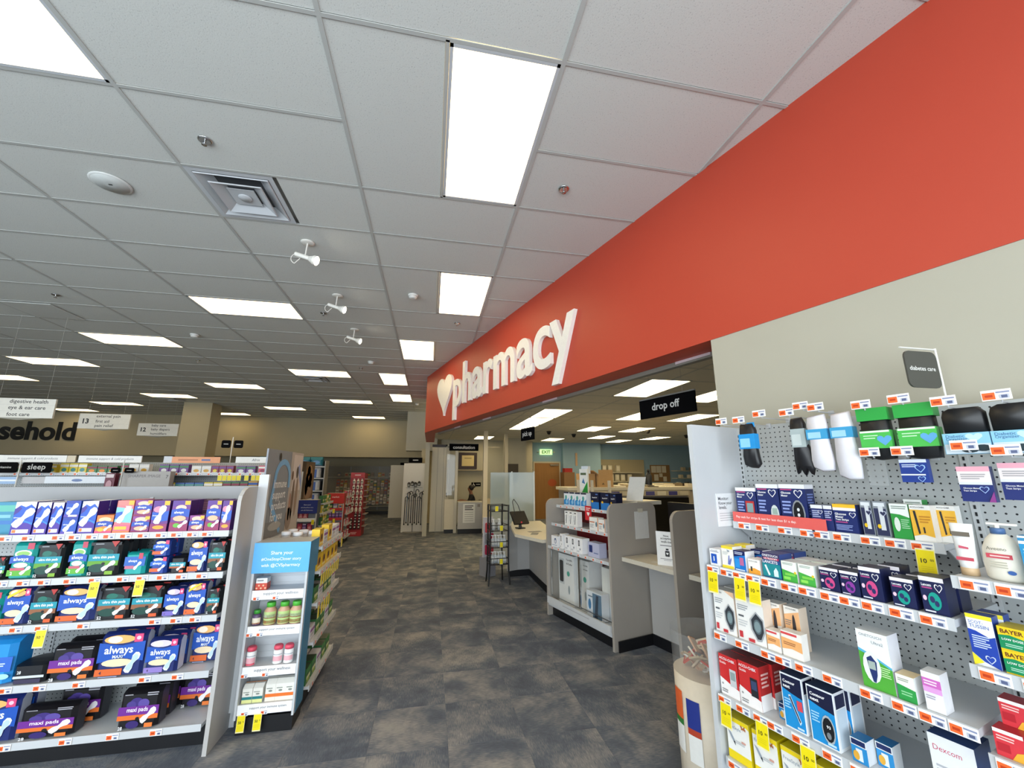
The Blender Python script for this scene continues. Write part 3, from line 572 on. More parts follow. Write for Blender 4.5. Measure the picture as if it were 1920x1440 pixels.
# --- tags
def price_tag_mesh():
    b = MB(); b.box(-.033, -.001, -.017, .033, 0, .017, '#f4f4f2'); art2 = [('r', .03, .1, .46, .76, '#ee6a2e'), ('r', .12, .32, .38, .54, '#c03c14'), ('r', .5, .66, .95, .8, '#8a93b4'), ('r', .6, .12, .92, .5, '#c2c8d6'), ('r', .66, .18, .86, .44, '#5a6488')]
    for n, it in enumerate(art2):
        _, u0, v0, u1, v1, m = it; y = -.0015 - n * .0003
        b.face([((u0 - .5) * .066, y, (v0 - .5) * .034), ((u1 - .5) * .066, y, (v0 - .5) * .034), ((u1 - .5) * .066, y, (v1 - .5) * .034), ((u0 - .5) * .066, y, (v1 - .5) * .034)], m)
    return b.mesh('price_tag')
PT = price_tag_mesh()
def sale_mesh(txt, w=.055, h=.1):
    b = MB(); b.box(-w / 2, -.001, -h, w / 2, 0, 0, '#f3ecb8'); b.face([(-w * .46, -.0016, -h * .93), (w * .46, -.0016, -h * .93), (w * .46, -.0016, -h * .05), (-w * .46, -.0016, -h * .05)], '#efdc0e')
    if txt:
        b.text(txt, -w * .12, -.0022, -h * .42, None, h * .16, '#2c2a10', bold=.02); b.text('00' if txt != '50' else '%', w * .3, -.0022, -h * .38, None, h * .08, '#2c2a10', bold=.01)
        for i in range(3): b.face([(-w * .3, -.002, -h * (.62 + i * .07)), (w * .3, -.002, -h * (.62 + i * .07)), (w * .3, -.002, -h * (.63 + i * .07)), (-w * .3, -.002, -h * (.63 + i * .07))], '#c9b60c')
    return b.mesh('sale_tag')
ST = {k: sale_mesh(k) for k in ('50', '10', '3')}
STP = sale_mesh('', .05, .09)

# ================================================================ generic gondola (front faces local -y, pegboard at y=0, origin on the floor at the left end)
def gondola(name, loc, rz, L, H, depth, shelves, label, back='pegboard', base_h=.156, endR=True, endL=True, deck=True, bays=None, back_t=.04, lip=.032, rail=.0, end_d=None, group=None, uprights=True, sm='steel_white', end_m='laminate_light', round_end=False):
    g = empty(name, loc, rz, label, 'shelving', group)
    wbx = lambda n, x0, y0, z0, x1, y1, z1, m, p=g: MB().box(x0, y0, z0, x1, y1, z1, m).build(n, p)
    wbx('back_panel', 0, 0, base_h, L, back_t, H - rail, back)
    if rail: wbx('top_rail', 0, -.012, H - rail, L, back_t + .01, H, 'rail_grey')
    if uprights:
        for x in (bays or [0.01, L - .01]):
            b = MB(); b.box(x - .012, -.004, base_h, x + .012, .0, H - rail - .01, '#b9bcbd')
            z = base_h + .02
            while z < H - rail - .04: b.box(x - .003, -.0055, z, x + .003, -.004, z + .014, '#0e0f12'); z += .0254
            b.build('slotted_upright', g)
    if deck:
        wbx('kick_plate', 0, -depth + .09, 0, L, -depth + .12, base_h - .03, 'black_vinyl')
    e = end_d or depth + .03
    for on, x0 in ((endL, -.025), (endR, L)):
        if not on: continue
        if round_end:
            p = [(back_t, 0), (-e, 0), (-e, H - .09), (-e + .012, H - .055), (-e + .05, H - .02), (-e + .10, H), (back_t, H)]
            MB().prism(p, 'x', x0, x0 + .025, end_m).build('end_panel', g)
        else: wbx('end_panel', x0, -e, 0, x0 + .025, back_t, H, end_m)
    out = []
    for z, dep, x0, x1 in shelves:
        b = MB(); b.box(x0, -dep, z - .022, x1, 0, z, sm).box(x0, -dep - .006, z - lip, x1, -dep, z + .004, sm)
        if z > base_h + .05:
            for x in (x0, x1 - .004): b.prism([(-.002, z - .10), (-.002, z - .02), (-dep + .02, z - .02)], 'x', x, x + .004, sm)
        out.append(b.build('shelf', g))
    return g, out
def tags(shelf, xs, z, y, lip=.032):
    for x in xs: put('price_tag', PT, shelf, (x, y - .0065, z - lip / 2 + .002))
def sales(shelf, lst, z, y):
    for x, k in lst: put('sale_tag', ST[k], shelf, (x, y - .010, z - .022), rot=(math.radians(-4), 0, 0))

# ================================================================ RIGHT: diabetes care shelving on the angled wall
# local x = -s ; origin at s = 1.525
PB = 2.255
gx0, gy0 = W(1.525, PB)
LR = 2.75
sh = [(1.45, .145, .02, .845), (1.252, .375, .02, .905), (.954, .375, .02, .905), (.683, .375, .02, .905), (.43, .375, .02, .905), (.156, .375, .02, .905),
      (1.383, .375, .918, 1.81), (1.134, .375, .918, 1.81), (.90, .375, .918, 1.81), (.66, .375, .918, 1.81), (.43, .375, .918, 1.81), (.156, .375, .918, 1.81)]
G, SH = gondola('diabetes_care_gondola', (gx0, gy0, 0), RZW, LR, 1.962, .375, sh, 'white pegboard shelving full of diabetes care products below the beige wall', endR=False, bays=[.01, .905, 1.815], end_d=.385, end_m='steel_white', lip=.034)
def tg(i, ss, z): tags(SH[i], [1.525 - s for s in ss], z, -sh[i][1] - .002, .034)
tg(0, [1.44, 1.345, 1.235, 1.135, 1.08, 1.00, .90, .82, .74], 1.45)
tg(1, [1.475, 1.40, 1.335, 1.27, 1.20, 1.115, 1.045, .965, .90, .83, .75, .67], 1.252)
tg(2, [1.47, 1.36, 1.24, 1.18, 1.10, 1.00, .88, .79, .72, .65], .954)
tg(3, [1.48, 1.39, 1.31, 1.25, 1.15, 1.04, .95, .86, .76, .67], .683)
tg(4, [1.46, 1.36, 1.24, 1.12], .43)
tg(6, [.555, .48, .40], 1.383); tg(7, [.555, .47, .40], 1.134); tg(8, [.56, .47], .90)
def sl(i, l, z): sales(SH[i], [(1.525 - s, k) for s, k in l], z, -sh[i][1] - .002)
sl(0, [(.735, '10')], 1.45); sl(1, [(1.475, '10'), (1.335, '3'), (1.265, '10')], 1.252); sl(3, [(1.475, '10'), (1.305, '10'), (1.125, '10')], .683)
# card strip along the first shelf
b = MB(); b.box(.03, 0, 0, .475, .002, .05, '#e0605a'); b.text('Pay cash for strips & test for less than $1 a day.', .20, -.001, .025, .30, None, '#f6e3df', bold=.01)
b.build('shelf_banner', SH[0], (0, -.158, 1.452))
# placard on the end panel
b = MB(); b.box(0, 0, 0, .003, .20, .17, '#eceff0')
def side_text(b, t, y, z, w, m, bold=.01):
    v, f, x0, x1, y0, y1 = text_mesh(t, bold); k = w / (x1 - x0); b.idx([(.0036, y - (p[0] - x0) * k * -1, z + p[1] * k) for p in v], f, m)
pass
for i, (t, w) in enumerate([('Monitor:', .085), ('Know your', .108), ('levels.', .062)]): side_text(b, t, .015, .135 - i * .023, w, '#4a4e54')
for i in range(4): b.face([(.0036, .015, .068 - i * .012), (.0036, .16 - .03 * (i % 2), .068 - i * .012), (.0036, .16 - .03 * (i % 2), .065 - i * .012), (.0036, .015, .065 - i * .012)], '#b4b8bc')
pc_ = b.build('info_placard', G, (.0015, -.245, 1.425))
# ----- boxed meters etc
def navy(key, w, h, d, desc, extra, band='#c9497e'):
    design(key, w, h, d, NV, [('r', 0, .9, 1, 1, '#eceef2'), ('r', .06, .86, .5, .885, band), ('t', 'Glucose', .26, .80, .38, .02, WH), ('t', 'Meter', .2, .73, .26, .02, WH), ('ho', .74, .78, .2, NV, WH), ('l', .08, .3, .42, .62, 4, '#8fa0d8'), ('r', .06, .06, .36, .1, '#a83a86')] + extra, desc, 'glucose meter box', top='#e6e8ee', side='#18245a', sideart=[('r', 0, .9, 1, 1, '#e8eaf0'), ('l', .15, .3, .85, .8, 8, '#6b7cb8')])
navy('gm1', .115, .177, .07, 'navy box with a red meter printed', [('r', .48, .08, .9, .62, '#b8302c'), ('r', .54, .3, .84, .56, '#7f9a9a'), ('e', .6, .18, .05, .04, WH), ('e', .76, .18, .05, .04, WH)])
navy('gm2', .115, .198, .07, 'navy box with a white meter printed', [('e', .78, .28, .18, .22, '#cfd8d6'), ('r', .67, .28, .89, .42, '#9ab0a6'), ('e', .72, .16, .04, .03, '#33424a'), ('e', .84, .16, .04, .03, '#33424a')])
navy('gm3', .125, .2, .07, 'navy box with a black oval meter printed', [('e', .68, .34, .24, .3, '#8d9298'), ('e', .68, .34, .19, .26, '#111318'), ('e', .68, .42, .05, .04, '#dfe4e8'), ('e', .68, .3, .05, .04, '#dfe4e8')])
design('strips', .045, .11, .05, '#23306a', [('r', 0, .86, 1, 1, '#e6e8ee'), ('l', .1, .5, .8, .8, 4, '#b0b8d8'), ('r', .1, .42, .8, .47, '#b04a86'), ('ho', .8, .72, .16, '#23306a', WH)], 'small navy box of test strips', 'test strip box')
design('stripsy', .085, .12, .06, '#1b2a68', [('r', 0, .88, 1, 1, '#f0c030'), ('r', 0, .78, 1, .88, '#f0f0ee'), ('t', 'Glucose', .32, .66, .5, .02, WH), ('t', 'Meter', .26, .56, .36, .02, WH), ('t', 'Test Strips', .36, .46, .58, .02, WH), ('ho', .85, .64, .2, '#1b2a68', WH), ('r', .08, .36, .6, .4, '#b04a86'), ('l', .08, .1, .8, .3, 4, '#8fa0d8')], 'navy test strip box with a yellow top', 'test strip box', top='#f0c030')
design('clear', .045, .14, .03, '#8d949c', [('r', .06, .05, .94, .8, '#2c3152'), ('r', .4, .2, .75, .95, '#d5dade'), ('e', .3, .3, .14, .06, '#e8c020'), ('r', .1, .86, .9, .96, '#dfe4e8'), ('ho', .7, .66, .16, '#2c3152', '#c8cede')], 'clear pack holding a lancing device', 'lancing device')
design('greenbox', .056, .134, .05, '#2f9a42', [('p', [(0, .72), (.5, .7), (1, .62), (1, 1), (0, 1)], '#eef2ee'), ('l', .1, .84, .9, .95, 2, '#8a9a90'), ('e', .3, .42, .16, .2, '#dfe8e0'), ('l', .52, .3, .95, .58, 5, '#9fd6a6')], 'green and white lancing device box', 'lancing device', top='#f0f2f0')
design('yellowbox', .062, .133, .05, '#f2f1ec', [('t', 'ACCU-CHEK', .4, .94, .7, .02, '#3a3f48'), ('p', [(0, .14), (.5, .2), (1, .14), (1, .87), (0, .87)], '#f0b93c'), ('p', [(.16, .84), (.28, .84), (.36, .22), (.26, .2)], '#26262c'), ('r', .52, .24, .6, .4, '#2c2c30'), ('l', .42, .5, .95, .72, 3, '#c98a2a')], 'white and yellow lancing device box', 'lancing device')
w1_ = 'on the first diabetes shelf'
for k, a, c, h in [('gm1', 1.482, 1.368, .177), ('gm2', 1.366, 1.252, .198), ('gm3', 1.250, 1.127, .2), ('strips', 1.116, 1.066, .111), ('strips', 1.064, 1.029, .111), ('stripsy', 1.027, .939, .12), ('clear', .923, .883, .14), ('clear', .88, .833, .14), ('greenbox', .825, .766, .134), ('yellowbox', .764, .702, .133)]:
    witem(k, a, c, 2.118, 1.4505, w1_, h)
witem('yellowbox', .705, .652, 2.172, 1.4505, w1_, .133); witem('greenbox', .80, .742, 2.18, 1.4505, w1_, .150)
# second shelf
design('w1', .055, .079, .07, '#f1f2f3', [('t', 'ACCU-CHEK', .48, .9, .7, .01, '#4a4e58'), ('r', .05, .82, .95, .845, '#2a3c78'), ('r', .14, .14, .72, .7, '#1e55b8'), ('t', '1', .43, .42, .1, .05, WH)], 'white test strip box with a blue drum', 'test strip box')
design('yw', .062, .102, .07, '#f3f2ea', [('r', 0, .88, 1, 1, '#eed83a'), ('fly', .6, .78, .14, 0, '#7a8a9a'), ('l', .1, .6, .6, .76, 3, '#c4c8c8'), ('p', [(.5, .2), (.62, .6), (.7, .6), (.66, .36), (.84, .52), (.86, .42), (.7, .18)], '#6a78c0'), ('r', 0, 0, 1, .14, '#eed83a')], 'white and yellow lancet box', 'lancet box', top='#eed83a')
design('bw', .058, .09, .07, '#1a74c8', [('p', [(0, .68), (1, .82), (1, 1), (0, 1)], '#16205a'), ('l', .1, .8, .8, .95, 2, '#cfd6ea'), ('r', .5, .3, .85, .68, '#c06a9a'), ('r', .06, .16, .5, .6, '#2a94e0'), ('r', .1, .04, .9, .1, '#d8e8f6')], 'blue lancet box', 'lancet box', top='#2a2f50', side='#eef0f4')
design('wo', .056, .064, .07, '#f2f0ea', [('t', 'ACCU-CHEK', .45, .86, .75, .01, '#4a4e58'), ('p', [(0, .0), (1, .0), (1, .3), (.5, .42), (0, .3)], '#eda43a'), ('r', .2, .2, .34, .5, '#3a3530')], 'small white and orange lancet box', 'lancet box')
design('otl', .083, .103, .09, '#26548c', [('r', 0, .72, 1, 1, '#3b3560'), ('t', 'ONETOUCH', .46, .9, .86, .02, WH), ('r', .1, .74, .94, .82, '#c83a5e'), ('t', 'ULTRASOFT', .5, .78, .74, .01, WH), ('t', 'LANCETS', .46, .65, .82, .02, WH), ('r', 0, .06, 1, .58, '#1f8a92'), ('p', [(.12, .5), (.22, .52), (.42, .14), (.32, .1)], '#e4f0f4'), ('p', [(.62, .1), (.86, .1), (.86, .32), (.76, .46), (.62, .32)], '#d8ecf2')], 'teal and purple lancet box', 'lancet box', top='#39497c', side='#28407e')
design('grl', .063, .082, .08, '#48ae46', [('p', [(0, .6), (.5, .52), (1, .44), (1, 1), (0, 1)], '#eef2e8'), ('l', .1, .82, .8, .94, 2, '#9aa8a0'), ('r', .1, .12, .55, .26, '#8fdc5c'), ('r', .2, .32, .9, .44, '#7ed052'), ('e', .9, .5, .08, .06, '#e8c82c')], 'green and white lancet box', 'lancet box', top='#d6d9d6', side='#e4e8e4')
def lanc(key, c, desc):
    design(key, .068, .09, .08, '#171f4c', [('r', 0, .88, 1, 1, '#e9e6ee'), ('t', 'Lancets', .28, .78, .4, .02, WH), ('r', .08, .68, .5, .72, '#b04a86'), ('ho', .76, .72, .24, '#171f4c', WH), ('e', .52, .36, .26, .24, c), ('e', .44, .40, .10, .09, '#2a2f60'), ('e', .6, .3, .09, .08, '#2a2f60'), ('e', .15, .42, .08, .07, '#e6c6d8'), ('r', .08, .06, .5, .1, '#d8dcea')], desc, 'lancet box', top='#2a2e3c', side='#131a42')
lanc('lp', '#cf4a86', 'navy lancet box with a pink disc'); lanc('lv', '#8a3a9c', 'navy lancet box with a violet disc'); lanc('lt', '#159a8c', 'navy lancet box with a teal disc')
w2_ = 'on the second diabetes shelf'
for k, a, c, h in [('w1', 1.501, 1.445, .079), ('yw', 1.433, 1.371, .102), ('bw', 1.369, 1.31, .09), ('wo', 1.3, 1.243, .064), ('otl', 1.231, 1.15, .103), ('grl', 1.148, 1.086, .082), ('grl', 1.08, 1.018, .082), ('lp', 1.001, .933, .085), ('lv', .93, .868, .085), ('lp', .865, .798, .112), ('lt', .775, .71, .094), ('lt', .695, .632, .114)]:
    witem(k, a, c, 1.892, 1.2525, w2_, h)
for k, a, c, h in [('w1', 1.501, 1.445, .079), ('yw', 1.433, 1.371, .102), ('bw', 1.35, 1.29, .09), ('wo', 1.3, 1.243, .064), ('otl', 1.225, 1.145, .103), ('grl', 1.148, 1.086, .082), ('grl', 1.08, 1.018, .082), ('lp', 1.001, .933, .085), ('lv', .93, .868, .085), ('lp', .845, .78, .112), ('lt', .765, .70, .094), ('lt', .695, .632, .1)]:
    witem(k, a, c, 1.995, 1.2525, w2_, h)
# third shelf
design('meter', .115, .19, .06, '#efeeea', [('t', 'ACCU-CHEK', .26, .93, .36, .01, '#6a6e74'), ('p', [(.55, 1), (1, 1), (1, .86)], '#edc3a0'), ('l', .06, .66, .46, .8, 3, '#a0a4a8'), ('r', .08, .52, .28, .56, '#5a5e64'), ('l', .06, .3, .4, .46, 3, '#c8cacc'), ('p', [(.74, .72), (.98, .58), (1, .3), (.86, .1), (.7, .08), (.52, .3), (.5, .52)], '#a8acb0'), ('p', [(.74, .68), (.95, .55), (.96, .32), (.84, .14), (.72, .13), (.57, .32), (.55, .52)], '#33383e'), ('e', .76, .4, .14, .16, '#5a6a70'), ('e', .76, .4, .11, .12, '#7f9498'), ('r', .07, .06, .2, .2, '#c83a40'), ('r', .4, .03, .62, .1, '#c83a40')], 'white meter box with a large black meter printed', 'glucose meter box', top='#c9c5be', side='#e6d5c4')
design('orangemeter', .07, .17, .06, '#f2ece2', [('p', [(0, .8), (1, .92), (1, .5), (0, .42)], '#f0b680'), ('t', 'ACCU-CHEK', .5, .95, .7, .01, '#5a5e64'), ('e', .62, .5, .12, .34, '#3a3438'), ('l', .05, .56, .46, .7, 3, '#8a8078')], 'white and orange meter box standing behind the meters', 'glucose meter box', side='#ecd8c2')
design('smallorange', .075, .09, .045, '#f1ede6', [('r', 0, .86, .8, .95, '#d84a4e'), ('p', [(0, .28), (.5, .36), (1, .3), (1, .7), (0, .74)], '#f0b070'), ('l', .1, .46, .7, .6, 2, '#a86a40')], 'small white and peach strip box', 'test strip box')
design('otu', .095, .187, .075, '#52ab3c', [('p', [(0, .62), (.4, .56), (1, .42), (1, 1), (0, 1)], '#eef1f1'), ('p', [(0, .62), (.4, .56), (1, .42), (1, .46), (.4, .60), (0, .67)], '#5ab4d8'), ('t', 'ONETOUCH', .46, .92, .72, .0, '#7f8a92'), ('t', 'Ultra2', .66, .82, .36, .0, '#7f8a92'), ('e', .38, .38, .28, .27, '#e8f2ea'), ('p', [(.24, .52), (.4, .58), (.55, .48), (.52, .26), (.44, .12), (.36, .13), (.3, .28)], '#24356e'), ('r', .28, .34, .5, .48, '#a7b7b0'), ('l', .66, .26, .95, .44, 5, '#bfe8a8')], 'tall green and white meter box', 'glucose meter box', top='#e8eaea', side='#e3e4ea')
design('sg', .05, .078, .06, '#2f9c4a', [('p', [(0, .62), (1, .5), (1, 1), (0, 1)], '#f0efe4'), ('l', .1, .74, .7, .88, 2, '#9aa094'), ('l', .2, .2, .8, .4, 2, '#8fd69a')], 'small green and white strip box', 'test strip box', top='#ecd6a8', side='#eceeee')
design('pinkbox', .048, .113, .06, '#eef0f3', [('r', 0, .84, 1, 1, '#f2f2f5'), ('r', 0, .62, 1, .84, '#cf6ac0'), ('r', 0, .48, 1, .62, '#e0a2dc'), ('l', .1, .66, .8, .8, 2, '#f4e0f2'), ('l', .1, .3, .6, .42, 2, '#a8a4b4')], 'white and pink box of glucose tablets', 'medicine box')
w3_ = 'on the third diabetes shelf'
for k, a, c, h, dd in [('meter', 1.507, 1.395, .19, 1.895), ('meter', 1.39, 1.255, .19, 1.895), ('meter', 1.50, 1.39, .19, 1.97), ('orangemeter', 1.29, 1.225, .175, 1.965), ('orangemeter', 1.215, 1.15, .175, 1.975), ('smallorange', 1.252, 1.194, .082, 1.892), ('smallorange', 1.189, 1.106, .098, 1.892), ('otu', .909, .813, .187, 1.895), ('sg', .808, .758, .078, 1.892), ('pinkbox', .737, .69, .113, 1.892)]:
    witem(k, a, c, dd, .9545, w3_, h)
# fourth shelf
def acc(key, dev, desc):
    design(key, .1, .17, .075, '#c92b2c', [('p', [(0, 0), (1, 0), (1, .24), (.6, .3), (0, .42)], '#f1eeec'), ('t', 'ACCU-CHEK', .46, .9, .84, .02, WH), ('t', 'Guide', .22, .80, .34, .02, '#f6dcd8'), ('r', .56, .28, .9, .7, dev), ('r', .6, .44, .86, .64, '#8fa0a0' if dev != '#23262c' else '#39476a'), ('e', .14, .27, .05, .025, '#9a9a9a'), ('l', .08, .06, .4, .16, 2, '#8a8a8c')], desc, 'glucose meter box', top='#7c2a28', side='#b02828', sideart=[('r', 0, 0, 1, .36, '#eceaea'), ('l', .15, .5, .85, .85, 4, '#e8b4ae')])
acc('acc1', '#c8ccce', 'red and white meter box with a grey meter'); acc('acc2', '#23262c', 'red and white meter box with a black meter')
def cont(key, desc, ring):
    it = [('r', .04, .03, .96, .97, '#1a8fd2'), ('p', [(.04, .97), (.96, .97), (.96, .62), (.5, .66), (.04, .72)], '#14193a'), ('t', 'Contour', .40, .86, .56, .03, WH), ('t', 'next', .28, .77, .32, .03, WH), ('l', .1, .36, .4, .56, 4, '#9fd4f0')]
    if ring: it += [('e', .68, .32, .24, .25, '#aab4ba'), ('e', .68, .32, .20, .21, '#14161c'), ('t', '93', .7, .37, .14, .02, WH), ('e', .68, .22, .08, .06, '#7a8288')]
    else: it += [('p', [(.32, .62), (.42, .64), (.82, .2), (.74, .14)], '#cfe4f2'), ('p', [(.36, .6), (.42, .61), (.78, .21), (.74, .18)], '#1b2238'), ('r', .7, .4, .94, .58, '#d84a54')]
    it += [('r', .6, .06, .9, .1, '#bfe0f2')]
    design(key, .095, .2, .08, '#eef1f3', it, desc, 'glucose meter box', top='#2a3c5c', side='#e8ebee', sideart=[('r', .1, .72, .9, .95, '#181c40'), ('r', .12, .06, .88, .70, '#c9d8e4')])
cont('cont1', 'blue and white meter box with a slim meter', False); cont('cont2', 'blue and white meter box with a round meter', True)
design('smallblue', .06, .08, .06, '#2a8ccc', [('r', 0, .7, 1, 1, '#e8ecee'), ('r', .06, .74, .94, .96, '#1a2a5c'), ('r', .3, .1, .7, .6, '#e0e8ee'), ('e', .3, .3, .2, .2, '#e0a83a')], 'small blue and white strip box', 'test strip box', top='#1d6ea8', side='#dfe4e8')
design('dex', .12, .2, .12, '#e9ebef', [('t', 'Dexcom', .4, .82, .62, .0, '#c8506a'), ('l', .1, .3, .8, .6, 5, '#b4b8c0'), ('r', 0, 0, 1, .06, '#c8ccd4')], 'large white sensor box with a navy lid', 'sensor box', top='#1f3f78', side='#1d3566')
w4_ = 'on the fourth diabetes shelf'
for k, a, c, h, dd in [('acc1', 1.511, 1.414, .17, 1.895), ('acc2', 1.412, 1.311, .176, 1.895), ('acc1', 1.50, 1.405, .17, 1.975), ('acc2', 1.40, 1.30, .176, 1.975), ('acc2', 1.39, 1.29, .176, 2.055), ('cont1', 1.218, 1.131, .2, 1.895), ('cont2', 1.117, 1.018, .195, 1.895), ('cont1', 1.205, 1.12, .2, 1.98), ('cont2', 1.10, 1.005, .195, 1.98), ('smallblue', 1.262, 1.222, .06, 1.93), ('smallblue', .985, .935, .075, 1.9), ('smallblue', .93, .88, .075, 1.95), ('dex', .755, .645, .2, 1.90)]:
    witem(k, a, c, dd, .6835, w4_, h)
design('free', .12, .17, .09, '#f0f0ec', [('r', 0, 0, 1, .2, '#eed41c'), ('p', [(.66, 1), (1, 1), (1, .86)], '#eed41c'), ('r', 0, .9, 1, 1, '#eed41c'), ('t', 'FreeStyle', .36, .76, .58, .0, '#9aa6b4'), ('fly', .76, .84, .16, 10, '#b0622c'), ('p', [(.06, .66), (.2, .5), (.36, .36), (.34, .48), (.2, .62)], '#9aa4b0'), ('p', [(.28, .44), (.38, .36), (.36, .46)], '#2c3038'), ('l', .4, .42, .8, .5, 2, '#c4c8cc'), ('r', .66, .5, .84, .54, '#d8a090')], 'yellow and white meter box with a butterfly', 'glucose meter box', top='#dcc90e', side='#d8c60c')
w5_ = 'on the fifth diabetes shelf'
for a, c, dd in [(1.503, 1.39, 1.895), (1.377, 1.266, 1.895), (1.253, 1.14, 1.895), (1.503, 1.39, 1.99), (1.377, 1.266, 1.99), (1.253, 1.14, 1.99), (1.13, 1.02, 1.9), (1.13, 1.02, 1.995)]: witem('free', a, c, dd, .4305, w5_, .17)
# second bay
def bottle_tube():
    e = empty('lotion_tube', W(.582, 1.955) + (1.3835,), RZW, 'white lotion tube standing on its tan cap', 'lotion tube', None)
    b = MB(); n = 18; V = []; F = []
    for z, rx, ry in [(.02, .020, .020), (.04, .022, .02), (.12, .026, .009), (.158, .028, .002)]:
        for i in range(n): a = 2 * math.pi * i / n; V.append((rx * math.cos(a), ry * math.sin(a), z))
    for j in range(3):
        for i in range(n): F.append((j * n + i, j * n + (i + 1) % n, j * n + n + (i + 1) % n, j * n + n + i))
    F += [tuple(range(n))[::-1], tuple(range(3 * n, 4 * n))]
    b.idx(V, F, '#eff2f3', True); b.build('tube_body', e)
    MB().lathe([(.021, 0), (.021, .022), (.019, .024)], 18, '#cdb08a').build('cap', e)
    MB().face([(-.022, -.0125, .118), (.02, -.0125, .118), (.02, -.0115, .132), (-.022, -.0115, .132)], '#6f675c').build('name_band', e)
    MB().face([(-.02, -.0215, .045), (.02, -.0215, .045), (.02, -.020, .055), (-.02, -.020, .055)], '#c24a5c').build('lower_band', e)
    MB().face([(-.010, -.018, .082), (.012, -.017, .080), (.012, -.0165, .086), (-.010, -.017, .090)], '#c9536a').build('ribbon_mark', e)
bottle_tube()
def pump_bottle():
    e = empty('lotion_pump_bottle', W(.500, 1.95) + (1.3835,), RZW, 'cream pump bottle of lotion with a blue collar', 'lotion bottle')
    pr = [(.034, 0), (.041, .008), (.043, .05), (.040, .09), (.030, .118), (.018, .134), (.014, .138)]
    MB().lathe(pr, 24, '#ece8da', sx=1.06, sy=.72).build('bottle_body', e)
    MB().lathe([(.0165, .136), (.0165, .150), (.014, .153)], 20, '#4a6c9c').build('collar', e)
    b = MB(); b.cyl((0, 0, .150), (0, 0, .164), .006, .006, 10, '#f0eee6'); b.box(-.02, -.007, .162, .042, .007, .168, '#f0eee6'); b.build('pump_nozzle', e)
    b = MB(); b.box(-.028, -.0335, .066, .026, -.0325, .079, '#c84a58'); b.text('Aveeno', -.004, -.0335, .094, .042, None, '#6a6a60'); b.bar(0, -.034, .0725, .04, .004, '#f0ccc8'); b.disc(.018, -.0333, .028, .009, .006, '#3a62a8')
    for i in range(3): b.face([(-.024, -.0334, .056 - i * .007), (.012, -.0334, .056 - i * .007), (.012, -.0334, .053 - i * .007), (-.024, -.0334, .053 - i * .007)], '#b8b4a4')
    b.build('printed_label', e)
pump_bottle()
design('bluetall', .07, .15, .05, '#2a92c8', [('r', 0, .84, 1, 1, '#e8ecee'), ('r', 0, .9, 1, .96, '#3a8ab8'), ('l', .1, .5, .9, .76, 4, '#9fd8f0')], 'blue boxed remedy', 'medicine box')
design('scot', .06, .143, .05, '#eef1f4', [('r', 0, .92, 1, 1, '#eede2e'), ('t', 'SCOT-', .36, .85, .56, .0, '#4a62b0'), ('t', 'TUSSIN', .46, .77, .74, .0, '#4a62b0'), ('p', [(0, .7), (.3, .68), (.8, .58), (1, .62), (1, .0), (.4, .1), (.0, .24)], '#2042a8'), ('l', .12, .34, .78, .6, 6, '#c6d4f4'), ('ho', .66, .16, .16, '#2042a8', '#cfdcf6'), ('p', [(0, 0), (.4, .08), (.0, .24)], '#eede2e')], 'white and blue cough remedy box', 'medicine box', top='#3a4a8c', side='#2a4aa0')
design('bayer', .056, .062, .08, '#f0cc1c', [('t', 'BAYER', .5, .82, .8, .03, '#6a3a16'), ('p', [(0, .62), (.4, .68), (1, .56), (1, .06), (0, .06)], '#128a58'), ('t', 'LOW DOSE', .48, .48, .74, .02, '#f0f4ee'), ('l', .2, .16, .8, .32, 2, '#a8d8c0')], 'yellow and green aspirin box', 'medicine box', top='#d8c024', side='#c8a818')
design('redbox', .06, .07, .06, '#d83a44', [('r', 0, .86, 1, 1, '#f0eef0'), ('p', [(.5, 0), (1, 0), (1, .4), (.7, .3)], '#eeb03a'), ('r', .08, .2, .5, .5, '#b82430'), ('l', .1, .6, .7, .8, 2, '#f4c8c4')], 'red boxed remedy', 'medicine box', top='#b02a34')
witem('bluetall', .452, .39, 1.90, 1.3835, 'beside the pump bottle', .14)
witem('scot', .6, .542, 1.895, 1.1345, 'on the middle shelf of the side bay', .143); witem('scot', .59, .532, 1.95, 1.1345, 'on the middle shelf of the side bay', .143)
for j in range(2): witem('bayer', .536, .478, 1.893, 1.1345 + j * .063, 'stacked beside the cough remedy', .0625); witem('bayer', .474, .418, 1.893, 1.1345 + j * .063, 'stacked beside the cough remedy', .0625)
for a, c, z in [(.596, .535, 0), (.53, .47, 0), (.585, .525, .0705), (.46, .40, 0)]: witem('redbox', a, c, 1.9 + z * .7, .9005 + z, 'on the lower shelf of the side bay', .07)
# ----- hanging goods: each hook is a part of the gondola, each hanging thing its own object
def hook(s, z, dfront, tagged=True):
    b = MB(); L = PB - dfront; b.cyl((0, 0, 0), (0, -L, -.002), .0025, .0025, 6, '#b9bcc0'); b.cyl((0, -L, -.002), (0, -L - .004, .012), .0025, .0025, 6, '#b9bcc0'); b.box(-.012, -.004, -.012, .012, 0, .012, '#b9bcc0')
    h = b.build('peg_hook', G, (1.525 - s, -.001, z))
    if tagged: put('price_tag', PT, h, (-.008, -L - .008, .020))
PT_HOOKS = [(1.42, 1.955, 2.00), (1.335, 1.955, 2.02), (1.23, 1.975, 2.03), (1.10, 1.965, 2.03), (1.03, 1.985, 2.02), (.965, 1.97, 2.01), (.80, 1.955, 2.01), (.68, 1.96, 2.01), (.555, 1.93, 1.99), (.43, 1.93, 1.99), (.70, 1.765, 2.01), (.80, 1.765, 2.01), (.53, 1.775, 1.99), (.44, 1.755, 1.99)]
for s, z, d in PT_HOOKS: hook(s, z, d)
